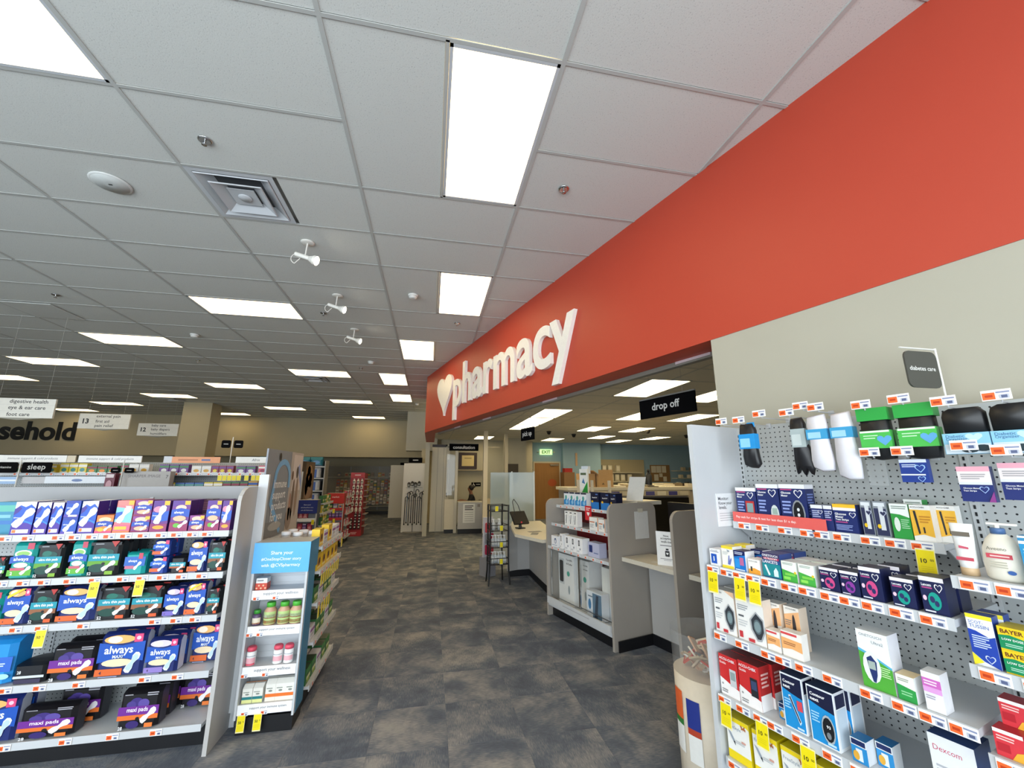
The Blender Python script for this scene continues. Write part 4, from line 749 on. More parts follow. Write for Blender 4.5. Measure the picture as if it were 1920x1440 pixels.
def hang(name, s, z, d, label, cat, parts, group=None):
    e = empty(name, W(s, d) + (z,), RZW, label, cat, group)
    for n, b in parts: b.build(n, e)
def softprism(outline, t, m):
    b = MB(); k = len(outline); cx = sum(p[0] for p in outline) / k; cz = sum(p[1] for p in outline) / k
    A = [(p[0], 0, p[1]) for p in outline]; B = [(cx + (p[0] - cx) * .86, -t / 2, cz + (p[1] - cz) * .93) for p in outline]; Bk = [(cx + (p[0] - cx) * .86, t / 2, cz + (p[1] - cz) * .93) for p in outline]
    b.idx(A + B + Bk, [(i, (i + 1) % k, k + (i + 1) % k, k + i) for i in range(k)] + [((i + 1) % k, i, 2 * k + i, 2 * k + (i + 1) % k) for i in range(k)] + [tuple(range(k, 2 * k)), tuple(range(2 * k, 3 * k))[::-1]], m, True); return b
fab_b = '#1b1b1e'; fab_w = '#e6e5ec'
def band(w, h, z, m, m2, t=.03):
    b = MB(); b.box(-w / 2, -t / 2, z, w / 2, t / 2, z + h, m); b.face([(-w * .42, -t / 2 - .0006, z + h * .1), (w * .2, -t / 2 - .0006, z + h * .1), (w * .2, -t / 2 - .0006, z + h * .7), (-w * .42, -t / 2 - .0006, z + h * .7)], m2)
    return b
hang('sock_pair', 1.325, 1.955, 2.05, 'black ankle socks in a bright blue sleeve on a hook', 'socks', [('sock', softprism([(-.035, 0), (.03, .0), (.042, -.03), (.04, -.12), (.045, -.17), (.052, -.21), (.035, -.228), (0, -.226), (-.03, -.215), (-.035, -.17), (-.028, -.12), (-.042, -.04)], .034, fab_b)), ('paper_sleeve', band(.084, .075, -.13, '#2293d8', '#8fd0ee', .037)), ('header_tab', MB().box(.0, -.002, -.035, .038, .002, .004, '#2293d8'))])
hang('sock_pair', 1.085, 1.955, 2.06, 'black socks in a pale grey sleeve on a hook', 'socks', [('sock', softprism([(-.03, 0), (.02, .004), (.03, -.02), (.026, -.11), (.045, -.15), (.05, -.225), (.038, -.262), (.02, -.23), (.005, -.265), (-.015, -.225), (-.03, -.258), (-.035, -.2), (-.03, -.12), (-.036, -.03)], .03, fab_b)), ('paper_sleeve', band(.062, .085, -.135, '#a9b8ba', '#c4d0d0', .033))])
for s, z, lab in [(1.0, 1.955, 'white socks with a blue band, the shorter pair'), (.905, 1.955, 'white socks with a blue band, the longer pair')]:
    L = .24 if s > .95 else .275
    hang('sock_pair', s, z, 2.05, lab, 'socks', [('sock', softprism([(-.035, 0), (.035, .006), (.04, -.05), (.038, -.12), (.046, -.2), (.044, -L), (.0, -L - .006), (-.035, -L + .01), (-.04, -.2), (-.034, -.1), (-.04, -.04)], .036, fab_w)), ('paper_sleeve', band(.083, .045, -.105, '#3f9ed0', '#9fd2ea', .039))])
MB().box(-.03, -.004, -.1, .03, .004, 0, 'clear_plastic').build('clear_pouch', None, W(.81, 2.04) + (1.755,), RZW, label='small clear plastic pouch hanging below the white socks', cat='pouch')
for s, w in [(.785, .094), (.66, .105)]:
    hang('sock_pack', s, 1.958, 2.04, 'black socks in a bright green wrap on a hook', 'socks', [('sock', softprism([(-w / 2, -.02), (w / 2, -.02), (w / 2 + .004, -.15), (w / 2, -.20), (0, -.206), (-w / 2, -.195), (-w / 2 - .003, -.1)], .05, '#17181a')),
        ('paper_wrap', MB().box(-w / 2 - .003, -.028, -.05, w / 2 + .003, .028, .0, '#2ba043').box(-w / 2 - .002, -.0285, -.16, w / 2 + .002, .028, -.09, '#4cba52').face([(-w / 2, -.029, -.098), (w / 2, -.029, -.098), (w / 2, -.029, -.091), (-w / 2, -.029, -.091)], '#e8ece4').face([(w * .30 + x * .045, -.0295, -.13 + y * .04) for x, y in HEART], '#5fa6d8').face([(-w * .4, -.029, -.108), (w * .1, -.029, -.108), (w * .1, -.029, -.112), (-w * .4, -.029, -.112)], '#bfe8c0').face([(-w * .4, -.029, -.118), (0, -.029, -.118), (0, -.029, -.122), (-w * .4, -.029, -.122)], '#bfe8c0'))], 'green wrapped sock packs')
for s in (.535, .42):
    hang('diabetic_organizer', s, 1.925, 2.03, 'black zip organizer case over a pale blue card', 'organizer', [('case', softprism([(-.05, -.01), (-.03, .0), (.04, .0), (.055, -.02), (.055, -.088), (-.055, -.088), (-.056, -.03)], .05, '#18191b')),
        ('printed_card', MB().box(-.056, -.028, -.158, .056, .02, -.088, '#8cc6e4').face([(-.054, -.0284, -.157), (.054, -.0284, -.157), (.054, -.0284, -.125), (-.054, -.0284, -.125)], '#cfdde6').face([(.02 + x * .04, -.0288, -.105 + y * .03) for x, y in HEART], '#bfe4f4').text('Diabetic', -.025, -.0286, -.098, .045, None, '#2a5c8c').text('Organizer', -.022, -.0286, -.109, .052, None, '#2a5c8c').disc(.005, -.0290, -.143, .022, .012, '#23343c').disc(.035, -.0290, -.140, .02, .011, '#23343c'))], 'organizer cases')
design('peg_navy', .08, .085, .03, '#1d3a8c', [('r', 0, .86, 1, 1, '#d8e0f0'), ('l', .08, .64, .6, .8, 2, '#c8d4f0'), ('ho', .74, .6, .36, '#1d3a8c', '#9fc4f0'), ('r', 0, .3, .9, .36, '#dfe6f2'), ('ho', .74, .14, .26, '#1d3a8c', '#9fc4f0')], 'small navy box', 'test strip box')
witem('peg_navy', .735, .655, 2.03, 1.67, 'hanging under the green sock packs', .083)
design('peg_pink', .08, .115, .03, '#1c2b6e', [('r', 0, .55, 1, 1, '#e6dede'), ('r', 0, .86, 1, 1, '#e8a8b8'), ('l', .1, .62, .85, .8, 3, '#a8a4a8'), ('r', 0, .48, 1, .55, '#d8dce4'), ('t', 'Glucose Meter', .36, .38, .5, .01, WH), ('t', 'Test Strips', .3, .3, .4, .01, WH), ('ho', .74, .34, .2, '#1c2b6e', '#9fb8e8'), ('p', [(.8, 0), (1, 0), (1, .3)], '#8a3a86')], 'navy and pink strip box', 'test strip box')
witem('peg_pink', .582, .502, 2.02, 1.61, 'hanging under the organizer cases', .115); witem('peg_pink', .485, .405, 2.02, 1.62, 'hanging under the organizer cases', .115)
# aisle flag: the board stands out from the wall towards the aisle
e = empty('aisle_flag', W(.612, 2.19) + (1.9625,), RZW, 'dark grey diabetes care flag sign on a thin white pole', 'sign')
MB().cyl((0, 0, 0), (0, -.0, .222), .004, .004, 8, '#e4e4de').cyl((0, 0, .217), (-.048, -.17, .217), .0035, .0035, 6, '#e4e4de').build('pole', e)
b = MB(); b.rrect(-.165, .06, -.008, .205, .025, -.003, .003, '#4b4c47'); A_ = math.radians(74); ca, sa = math.cos(A_), math.sin(A_)
v, f, x0, x1, y0, y1 = text_mesh('diabetes care', .012); k = .125 / (x1 - x0)
b.idx([(-.15 + (p[0] - x0) * k, -.0036, .128 + p[1] * k) for p in v], f, '#e8eae6'); b.v = [(x * ca - y * sa, x * sa + y * ca, z) for x, y, z in b.v]; b.build('flag_board', e)
# ================================================================ LEFT: feminine care gondola
XL, XR = -3.75, -1.305
Lz = [1.311, 1.046, .782, .454, .156]
gl, SL = gondola('pad_gondola', (XL, 3.67, 0), 0, XR - XL, 1.60, .39, [(z, .39, .01, XR - XL - .04) for z in Lz], 'long grey pegboard shelving stocked with sanitary pads', rail=.095, endL=True, end_d=.433, bays=[.02, 1.24, XR - XL - .02], round_end=True, end_m='laminate_light', lip=.036)
def tgl(i, xs): tags(SL[i], [x - XL for x in xs], Lz[i], -.392, .036)
tgl(0, [-2.61, -2.49, -2.33, -2.24, -2.145, -2.05, -1.955, -1.855, -1.75, -1.66, -1.565, -1.475]); tgl(1, [-2.57, -2.46, -2.35, -2.215, -2.08, -1.925, -1.815, -1.70, -1.59, -1.47]); tgl(2, [-2.44, -2.31, -2.09, -1.70, -1.58, -1.47]); tgl(3, [-2.42, -2.25, -2.05, -1.70, -1.52]); tgl(4, [-2.36, -2.06, -1.82, -1.59])
for i, l in ((1, [(-2.07, '50'), (-1.82, '50')]), (2, [(-2.30, '50')])): sales(SL[i], [(x - XL, k) for x, k in l], Lz[i], -.394)
MB().box(-.012, -.006, -.008, .012, 0, .008, 'steel_shade').build('rail_clip', gl, (-2.06 - XL, -.014, 1.515))
def lrow(i, where, lst):
    for k, x0, x1, h, *r in lst:
        rows = r[0] if r else 1
        for q in range(rows): item(k, (x0 + x1) / 2, 3.295 + q * DES[k][3] * 1.04, Lz[i] + .0005 + (r[1] if len(r) > 1 else 0), 0, where, (x1 - x0) * .97, h)
t1 = 'on the top pad shelf'
lrow(0, t1, [('night', -2.616, -2.502, .205, 2), ('night', -2.495, -2.42, .2, 2), ('night', -2.412, -2.351, .198, 2), ('blues', -2.343, -2.259, .104), ('blues', -2.343, -2.259, .104, 1, .105), ('night', -2.251, -2.158, .205, 2), ('orange', -2.154, -2.056, .114), ('teen', -2.052, -1.953, .207, 2), ('plumsmall', -1.949, -1.844, .105), ('plumsmall', -1.949, -1.844, .102, 1, .106), ('plumpad', -1.84, -1.738, .204, 2), ('plumgreen', -1.726, -1.613, .203, 2), ('plumsmall', -1.609, -1.516, .104), ('plumgreen', -1.512, -1.421, .201, 2), ('plumpad', -1.417, -1.352, .2, 1)])
item('tealbox', -2.72, 3.37, Lz[0] + .0006, 0, t1, .16, .2); item('maroon', -2.10, 3.44, Lz[0] + .0006, 0, t1, .09, .2); item('maroon', -1.60, 3.46, Lz[0] + .0006, 0, t1, .085, .2); item('maroon', -1.375, 3.46, Lz[0] + .0006, 0, t1, .06, .2)
t2 = 'on the second pad shelf'
lrow(1, t2, [('thin_g', -2.68, -2.588, .135), ('teal', -2.576, -2.446, .223), ('thin_g', -2.442, -2.297, .207, 3), ('teal', -2.262, -2.16, .222), ('thin_g', -2.155, -1.979, .215, 3), ('tealsmall', -1.949, -1.827, .138, 2), ('bluesmall', -1.797, -1.70, .107, 2), ('bluesmall', -1.797, -1.70, .105, 2, .108), ('thinsmall', -1.684, -1.588, .104, 2), ('always', -1.578, -1.466, .203, 2), ('thin_o', -1.458, -1.352, .195, 3)])
t3 = 'on the third pad shelf'
lrow(2, t3, [('teal', -2.66, -2.56, .2), ('alwaysash', -2.549, -2.413, .216, 2), ('thin_o', -2.41, -2.268, .2, 3), ('always', -2.266, -2.061, .205, 3), ('thin_o', -2.05, -1.87, .198, 3), ('thin_o', -1.863, -1.686, .194, 3), ('alwlilac', -1.679, -1.563, .174, 2), ('alwaysash', -1.555, -1.438, .201, 2), ('thin_o', -1.425, -1.352, .161, 3)])
t4 = 'on the fourth pad shelf'
lrow(3, t4, [('bluebag', -2.60, -2.434, .252, 1), ('flat', -2.424, -2.253, .109), ('maxip', -2.246, -2.004, .197, 2), ('maxi', -1.997, -1.738, .248, 2), ('maxil', -1.73, -1.545, .201, 3)])
item('maxi', -1.445, 3.42, Lz[3] + .0006, 0, t4, .17, .235); item('maxi', -1.44, 3.535, Lz[3] + .0006, 0, t4, .17, .235)
t5 = 'on the bottom pad shelf'
lrow(4, t5, [('maxi', -2.60, -2.345, .235, 2), ('maxip', -2.337, -2.047, .168, 1), ('maxip', -1.828, -1.603, .212, 3)])
item('maxip', -2.13, 3.44, Lz[4] + .0006, 0, t5, .23, .21); item('maxip', -1.49, 3.50, Lz[4] + .0006, 0, t5, .2, .212)

# ================================================================ ENDCAPS (backing faces +x) with a slim side display facing the camera
def poster_people(b, w, h):
    """the backing graphic in its own x-z plane: grey room, blue heart line, people shapes"""
def endcap(x, y0, name, label, width=.915, H=1.89, zsh=(.156, .45, .72, .95, 1.13), dep=.43, poster='grey', words=None):
    e = empty(name, (x, y0, 0), 0, label, 'shelving')
    MB().box(-.03, 0, 0, 0, width, zsh[-1] + .05, 'steel_white').build('back_panel', e)
    b = MB(); c0 = {'grey': '#838a94', 'tan': '#6a5844'}[poster]
    b.box(-.012, .0, zsh[-1] + .06, 0, width, H, c0)
    X = lambda u, v, k: (.0006 + k * .0006, u * width, zsh[-1] + .06 + v * (H - zsh[-1] - .06))
    def P(pts, m, k): b.face([X(u, v, k) for u, v in pts], m)
    if poster == 'grey':
        P([(.62, 0), (1, 0), (1, 1), (.62, 1)], '#b4aca6', 1); P([(.70, .5), (.98, .5), (.98, .97), (.70, .97)], '#cfc6c2', 2); P([(0, 0), (.5, 0), (.35, .16), (0, .2)], '#77797c', 1)
        arc = [(.42 + .22 * math.cos(a), .66 + .24 * math.sin(a)) for a in [math.pi * i / 10 for i in range(11)]]
        arc2 = [(.42 + .16 * math.cos(a), .66 + .17 * math.sin(a)) for a in [math.pi * i / 10 for i in range(10, -1, -1)]]
        P(arc + [(.20, .5), (.12, .3)][:0] + arc2, '#74aede', 3)
        P([(.20, .66), (.26, .66), (.22, .40), (.50, .06), (.46, .02), (.15, .38)], '#74aede', 3); P([(.64, .66), (.58, .66), (.58, .55), (.64, .55)], '#74aede', 3)
        P([(.84, .80), (.90, .86), (1, .62), (1, .5), (.94, .62)], '#8fa0d0', 3)
        for u, v, ru, rv, m in [(.76, .40, .035, .26, '#6a5444'), (.69, .30, .03, .18, '#a8806e'), (.87, .42, .04, .26, '#8e7868'), (.70, .70, .03, .06, '#6a4a36'), (.84, .74, .035, .08, '#3a2a20'), (.30, .92, .03, .05, '#2a2320'), (.7, .16, .09, .14, '#8a7a70'), (.34, .12, .16, .05, '#a8a8a6')]:
            P([(u + ru * math.cos(2 * math.pi * i / 12), v + rv * math.sin(2 * math.pi * i / 12)) for i in range(12)], m, 4)
    else:
        P([(0, 0), (.3, 0), (.3, 1), (0, 1)], '#3e352c', 1)
        for u, v, ru, rv, m in [(.6, .62, .26, .3, '#a8835c'), (.6, .25, .3, .26, '#8f7c6c'), (.55, .75, .12, .14, '#7a4a2c'), (.72, .5, .14, .2, '#b8946a'), (.45, .4, .12, .3, '#5c4634')]:
            P([(u + ru * math.cos(2 * math.pi * i / 12), v + rv * math.sin(2 * math.pi * i / 12)) for i in range(12)], m, 2)
    if words:
        for i, t in enumerate(words):
            v, f, x0, x1, z0, z1 = text_mesh(t, .015); k = .066 / .7
            b.idx([(.0045, .20 * width + p[0] * k, zsh[-1] + .06 + (.56 - i * .125) * (H - zsh[-1] - .06) + p[1] * k) for p in v], f, '#e9ecee')
    b.build('graphic_panel', e)
    MB().box(-.03, -.03, .1, .036, .0, H - .20, 'steel_white').build('side_post', e)
    sh = []
    for z in zsh:
        b = MB(); b.box(.001, .12, z - .02, dep - .0, width - .02, z, 'steel_white').box(dep, .12, z - .035, dep + .006, width - .02, z + .008, 'steel_white'); sh.append(b.build('shelf', e))
    MB().box(.01, .14, 0, dep - .05, width - .04, .11, 'black_vinyl').build('kick_plate', e)
    return e, sh
def wing(x0, x1, y0, name, label, hdr_col, lines, shelf_txt, col_side='#3f86b0', zs=(.20, .42, .66, .88), H=1.21, hh=.205, back='steel_white', frame_col='steel_white'):
    """slim side display: open shelves, coloured header box"""
    w = x1 - x0; e = empty(name, ((x0 + x1) / 2, y0, 0), 0, label, 'display')
    dp = .20
    MB().box(-w / 2 + .015, dp - .02, .11, w / 2 - .015, dp, H - hh, back).build('back_panel', e)
    for z in [.11 + k * .042 for k in range(int((H - hh - .11) / .042))]: MB().box(-w / 2 + .02, dp - .0235, z, w / 2 - .02, dp - .02, z + .037, frame_col).build('slat', e)
    for s in (-1, 1):
        b = MB(); b.box(s * w / 2 - (.014 if s > 0 else 0), 0, .10, s * w / 2 + (.014 if s < 0 else 0), dp, H - hh, frame_col)
        if s > 0: b.box(w / 2, .03, .10, w / 2 + .002, dp, H - hh, col_side)
        b.build('side_panel', e)
    b = MB(); b.box(-w / 2 - .004, -.004, H - hh, w / 2 + .004, dp + .04, H, hdr_col, top='#b9b9b6', side=col_side)
    n = len(lines)
    for i, (t, ww, m) in enumerate(lines): b.text(t, -.0, -.0052, H - hh * (.36 + i * .6 / max(3, n)), ww * w, None, m, bold=.01)
    b.build('header_box', e)
    MB().box(-w / 2 + .01, .03, 0, w / 2 - .01, dp + .02, .10, 'black_vinyl').build('kick_plate', e)
    out = []
    for z, t in zip(zs, shelf_txt):
        b = MB(); b.box(-w / 2 + .016, .01, z - .012, w / 2 - .016, dp - .022, z, frame_col); b.box(-w / 2 + .016, .003, z - .055, w / 2 - .016, .010, z + .006, '#f3f4f6' if t is not None else '#b8302c')
        if t: b.text(t, .02, .0022, z - .018, w * .62, None, '#5a5e66', bold=.005)
        out.append(b.build('shelf', e))
    return e, out
E1, ES1 = endcap(-1.25, 3.53, 'immune_support_endcap', 'white endcap shelving under a tall immune support photo panel', words=['Immune', 'support', 'products', 'for you'])
w1, WS1 = wing(-1.21, -.842, 3.395, 'wellness_display', 'slim white wellness display with a sky blue header', '#56b0ee', [('Share your', .40, '#eef7ff'), ('#OneStopCloser story', .72, '#eef7ff'), ('with @CVSpharmacy', .70, '#eef7ff')], ['support your immune system', 'support your wellness', 'support your immune system', 'support your wellness'], zs=(.18, .405, .655, .885))
for i, xs in ((3, (-.135, -.01)), (2, (-.15, -.085)), (1, (-.15, -.02)), (0, (-.12, .0))):
    z = (.18, .405, .655, .885)[i]
    for x in xs: put('price_tag', PT, WS1[i], (x, .0015, z - .045), scale=(.62, 1, .75))
for x in (-.135, -.035): put('sale_tag', ST['50'], WS1[0], (x, .0005, .13), rot=(math.radians(-3), 0, 0), scale=(.9, 1, 1.0))
def bottle(name, x, y, z, prof, cap, body, label, group, capcol, lab_items=None, cat='bottle', square=False, zl=(.02, .06)):
    e = empty(name, (x, y, z), 0, label, cat, group)
    r = prof[1][0]
    MB().lathe(prof, 16, body).build('bottle_body', e); MB().lathe(cap, 16, capcol).build('cap', e)
    if lab_items:
        b = MB(); n = 10; a0, a1 = math.radians(-160), math.radians(-20)
        for (z0, z1, m) in lab_items:
            pts = [(math.cos(a0 + (a1 - a0) * i / n) * (r + .0006), math.sin(a0 + (a1 - a0) * i / n) * (r + .0006)) for i in range(n + 1)]
            for p, q in zip(pts[:-1], pts[1:]): b.face([(p[0], p[1], z0), (q[0], q[1], z0), (q[0], q[1], z1), (p[0], p[1], z1)], m, True)
        b.build('printed_label', e)
ypr = 3.395 + .055
# red and white yogurt-like jar
e = empty('gummy_jar', (-1.152, ypr, .886), 0, 'small white and red patterned box on the wellness display', 'box'); MB().box(-.038, -.02, 0, .038, .05, .045, '#d24a34').box(-.036, -.018, .045, .036, .048, .078, '#eef0ee').build('box_body', e)
b = MB()
for i in range(5): b.disc(-.028 + i * .014, -.0206, .012 + (i % 2) * .018, .006, .006, '#f0c4a0')
b.bar(-.008, -.0186, .062, .04, .008, '#8a8e92'); b.build('printed_label', e)
def cx(x0): return x0
bottle('vitamin_bottle', -1.16, ypr, .656, [(.026, 0), (.028, .006), (.028, .062), (.02, .074)], [(.022, .075), (.022, .096), (.02, .098)], '#5c4a6a', 'brown vitamin bottle with a green cap', None, '#3f9e3a', [(.012, .05, '#e8e0cc'), (.012, .02, '#d87a3a')])
for x in (-1.075, -.985, -.905): bottle('vitamin_bottle', x, ypr, .656, [(.036, 0), (.04, .008), (.04, .092), (.026, .112), (.026, .116)], [(.029, .116), (.029, .142), (.026, .145)], '#c9a184', 'large vitamin bottle with a lime label and bright green cap', 'lime labelled vitamin bottles', '#52b83e', [(.01, .088, '#b9d48a'), (.05, .07, '#eef0e4'), (.046, .052, '#c84a4a'), (.014, .034, '#d86a44')])
for x in (-1.165, -.995, -.925): bottle('supplement_bottle', x, ypr, .406, [(.026, 0), (.03, .006), (.03, .082), (.027, .088)], [(.029, .09), (.030, .106), (.024, .116)], '#eef0f0', 'white supplement bottle with a coral lid', 'coral lidded supplement bottles', '#e0526a', [(.02, .05, '#eeb4be'), (.058, .064, '#b8bcc4'), (.004, .018, '#e46a7c' if x < -1.1 else '#eef0f0')])
def carton(x, w, h, lab, grp, c1, c2, top):
    e = empty('supplement_carton', (x, ypr, .181), 0, lab, 'carton', grp)
    MB().prism([(-.02, 0), (-.02, h * .82), (.01, h), (.04, h), (.05, h * .82), (.05, 0)], 'x', -w / 2, w / 2, '#e9e8e0').build('carton_body', e)
    b = MB(); b.face([(-w / 2, -.0206, h * .2), (w / 2, -.0206, h * .2), (w / 2, -.0206, h * .36), (-w / 2, -.0206, h * .36)], c1); b.face([(-w / 2, -.0206, 0), (w / 2, -.0206, 0), (w / 2, -.0206, h * .2), (-w / 2, -.0206, h * .2)], c2)
    b.face([(-w / 2 * .8, -.0209, h * .6), (w / 2 * .4, -.0209, h * .6), (w / 2 * .4, -.0209, h * .64), (-w / 2 * .8, -.0209, h * .64)], '#7f8a80'); b.disc(0, -.0209, h * .5, w * .2, h * .05, '#8a9088')
    b.face([(-w / 2, -.0212 + .033, h * .99), (w / 2, .0118, h * .99), (w / 2, .0396, h + .0008), (-w / 2, .0396, h + .0008)], top); b.build('printed_label', e)
for x in (-1.155, -1.09): carton(x, .062, .105, 'cream carton with a teal stripe and orange lid', 'teal striped cartons', '#1f7a80', '#dfe39a', '#e89a66')
for x in (-1.012, -.949, -.887): carton(x, .062, .125, 'cream carton with an orange stripe', 'orange striped cartons', '#e8752c', '#efe6d6', '#e9e8e0')
# endcap 1 goods, facing +x
design('ybox', .07, .13, .06, '#e9c31c', [('r', 0, .86, 1, 1, '#d9b012'), ('e', .5, .45, .34, .25, '#c98a2a'), ('r', .1, .1, .9, .22, '#f3e6a0'), ('p', [(.3, .3), (.7, .4), (.6, .7), (.4, .66)], '#2c2418')], 'yellow remedy box', 'medicine box', top='#eccf30')
design('gbox', .08, .11, .07, '#2f6a3a', [('r', 0, .7, 1, 1, '#3f8a44'), ('r', .1, .3, .9, .5, '#d8dcae'), ('e', .5, .2, .3, .12, '#8fae3c')], 'green remedy box', 'medicine box', top='#2a4a34')
design('wbox', .08, .1, .07, '#dcdfe4', [('r', 0, .6, 1, .8, '#8a4a9a'), ('r', 0, 0, 1, .2, '#c8ccd4'), ('l', .1, .3, .9, .5, 2, '#9a9ca4')], 'white and violet remedy box', 'medicine box')
zz = (.156, .45, .72, .95, 1.13)
wh = ['on the lowest endcap shelf', 'on the second endcap shelf', 'on the third endcap shelf', 'on the fourth endcap shelf', 'on the top endcap shelf']
R90 = math.pi / 2
for i, ks in enumerate([['gbox', 'gbox', 'wbox', 'gbox', 'gbox'], ['wbox', 'gbox', 'gbox', 'wbox', 'gbox'], ['gbox', 'wbox', 'gbox', 'gbox', 'wbox'], ['ybox', 'ybox', 'ybox', 'ybox', 'ybox'], ['ybox', 'wbox', 'ybox', 'wbox', 'wbox']]):
    for j, k in enumerate(ks):
        item(k, -1.25 + .405, 3.72 + j * .15, zz[i] + .0005, R90, wh[i], .13)
        if i < 4: item(k, -1.25 + .32, 3.72 + j * .15, zz[i] + .0005, R90, wh[i], .13)
for x, y in [(-1.13, 3.78), (-1.03, 3.74), (-1.02, 3.86), (-.93, 3.80), (-.92, 3.95), (-1.12, 3.92)]:
    bottle('vitamin_jar', x, y, 1.1305, [(.03, 0), (.036, .005), (.036, .07), (.03, .078)], [(.034, .078), (.036, .082), (.036, .104), (.032, .107)], '#b9b3ae', 'squat jar with a wide white lid on the top endcap shelf', 'white lidded vitamin jars', '#eeeef0', [(.012, .055, '#d8c8b8')])
for i, ys in ((4, (3.72, 3.86, 4.0, 4.14, 4.3)), (3, (3.72, 3.86, 4.0, 4.14, 4.3)), (2, (3.72, 3.86, 4.0, 4.14)), (1, (3.72, 3.9, 4.1)), (0, (3.75, 3.95, 4.15))):
    for y in ys: put('price_tag', PT, ES1[i], (.4375, y - 3.53, zz[i] - .014), rot=(0, 0, R90))
for i, ys in ((3, [3.70 + k * .075 for k in range(9)]), (2, [3.70, 3.80, 3.88, 3.96, 4.04]), (1, [])):
    for y in ys: put('sale_tag', STP, ES1[i], (.4385, y - 3.53, zz[i] - .03), rot=(0, math.radians(0), R90))
put('sale_tag', STP, ES1[4], (.4385, .86, zz[4] - .03), rot=(0, 0, R90))

# ================================================================ SECOND RUN behind the pad gondola
rnd = random.Random(3)
G2L, G2R = -6.2, -1.98
g2, S2 = gondola('cold_care_gondola', (G2L, 6.3, 0), 0, G2R - G2L, 1.84, .40, [(1.475, .40, 0, G2R - G2L), (1.70, .34, 0, G2R - G2L), (1.15, .40, 0, G2R - G2L), (.156, .42, 0, G2R - G2L)], 'tall pegboard shelving of cold remedies behind the pad gondola', rail=.0, bays=[.01, 1.2, 2.4, 3.6, 4.2], lip=.03)
def hdr(x0, x1, z0, z1, y, m, txt, tm, name='header_sign', par=None, tw=.8):
    b = MB(); b.box(x0, y, z0, x1, y + .012, z1, m)
    if txt: b.text(txt, (x0 + x1) / 2, y - .001, (z0 + z1) / 2, None, (z1 - z0) * .42, tm, shear=.15)
    b.build(name, par, (0, 0, 0))
y2 = -.40
def H2(a, c, z0, z1, m, t, tm='#6a6e74', y=-.41): hdr(a - G2L, c - G2L, z0, z1, y, m, t, tm, par=g2)
H2(-4.96, -4.29, 1.825, 1.905, '#e6e6e2', 'immune support & cold products'); H2(-4.17, -3.51, 1.825, 1.905, '#e9e9e6', 'immune support & cold products'); H2(-4.285, -4.2, 1.825, 1.905, '#cbbfa6', '')
H2(-3.18, -2.64, 1.825, 1.9, '#e39a6a', ''); H2(-2.46, -1.99, 1.83, 1.905, '#e6e6e2', 'Afrin', '#333a44'); H2(-3.27, -3.18, 1.825, 1.905, '#c9cdd4', '')
H2(-4.96, -4.70, 1.575, 1.655, '#9dbbe0', '', y=-.46); H2(-4.64, -4.42, 1.58, 1.655, '#bdbdc0', '', y=-.46); H2(-4.42, -3.80, 1.58, 1.66, '#dde4ec', '', y=-.46)
MB().bar(-4.80 - G2L, -.461, 1.615, .20, .018, '#eef4fb').build('printed_line', g2); MB().disc(-4.10 - G2L, -.461, 1.615, .055, .016, '#6a80ae').build('printed_oval', g2); MB().bar(-3.0 - G2L, -.411, 1.862, .22, .02, '#b8744a').build('printed_line', g2); MB().bar(-2.80 - G2L, -.411, 1.862, .10, .022, '#5a6a9c').build('printed_badge', g2)
PAL = ['#c99a2c', '#d8c23a', '#3a7a4a', '#b8402c', '#2a55a4', '#d8d8d4', '#8a2c4a', '#c8a888', '#4a8a8a', '#e08a2c', '#6a3a86', '#d0506a']
for i, c in enumerate(PAL):
    design('cold%d' % i, .09, .1, .07, c, [('r', 0, .62, 1, .86, '#e9e7e0' if i % 2 else PAL[(i + 4) % 12]), ('e', .5, .32, .3, .2, PAL[(i + 7) % 12]), ('r', .1, .04, .9, .12, '#dfe0dc')], ['ochre', 'yellow', 'green', 'red', 'blue', 'white', 'plum', 'tan', 'teal', 'orange', 'purple', 'rose'][i] + ' boxed cold remedy', 'medicine box')
def shelf_fill(x0, x1, y, z, hmax, where, keys, step=(.085, .12), rows=1):
    x = x0
    while x < x1 - .05:
        w = rnd.uniform(*step); h = rnd.uniform(.7, 1) * hmax; k = rnd.choice(keys); run = rnd.choice((1, 2, 2, 3))
        for _ in range(run):
            if x + w > x1: break
            item(k, x + w / 2, y, z + .0005, 0, where, w * .93, h); x += w
        x += rnd.choice((0, 0, .03))
allk = ['cold%d' % i for i in range(12)]
shelf_fill(-4.95, -3.45, 5.975, 1.70, .115, 'on the upper cold remedy shelf', ['cold0', 'cold1', 'cold2', 'cold3', 'cold5', 'cold7', 'cold9', 'cold1'])
shelf_fill(-3.35, -2.02, 5.975, 1.70, .11, 'on the upper cold remedy shelf', ['cold2', 'cold4', 'cold5', 'cold9', 'cold6', 'cold11', 'cold10', 'cold0'])
shelf_fill(-3.45, -2.02, 5.92, 1.475, .15, 'on the lower cold remedy shelf', ['cold1', 'cold0', 'cold4', 'cold4', 'cold3', 'cold5', 'cold2', 'cold8'])
for x in [-2.64 + k * .055 for k in range(5)] + [-2.33] + [-2.25 + k * .055 for k in range(4)]: put('sale_tag', STP, S2[1], (x - G2L, -.35, 1.672), scale=(1, 1, .75))
for x in [-4.8 + k * .12 for k in range(23)]: put('price_tag', PT, S2[1], (x - G2L, -.3485, 1.688), scale=(.8, 1, .8))
e = wbox('grey_product_carton', -3.62, 5.80, 1.4755, -3.12, 5.89, 1.72, '#a8a5a2', label='wide grey carton printed with pale lettering on the cold remedy shelf', cat='carton')
b = MB(); b.text('SHARPER IMAGE', -.02, -.046, .19, .34, None, '#6a6664'); b.build('printed_label', e); MB().text('7', .22, -.046, .18, None, .04, '#3a3836').build('printed_numeral', e)
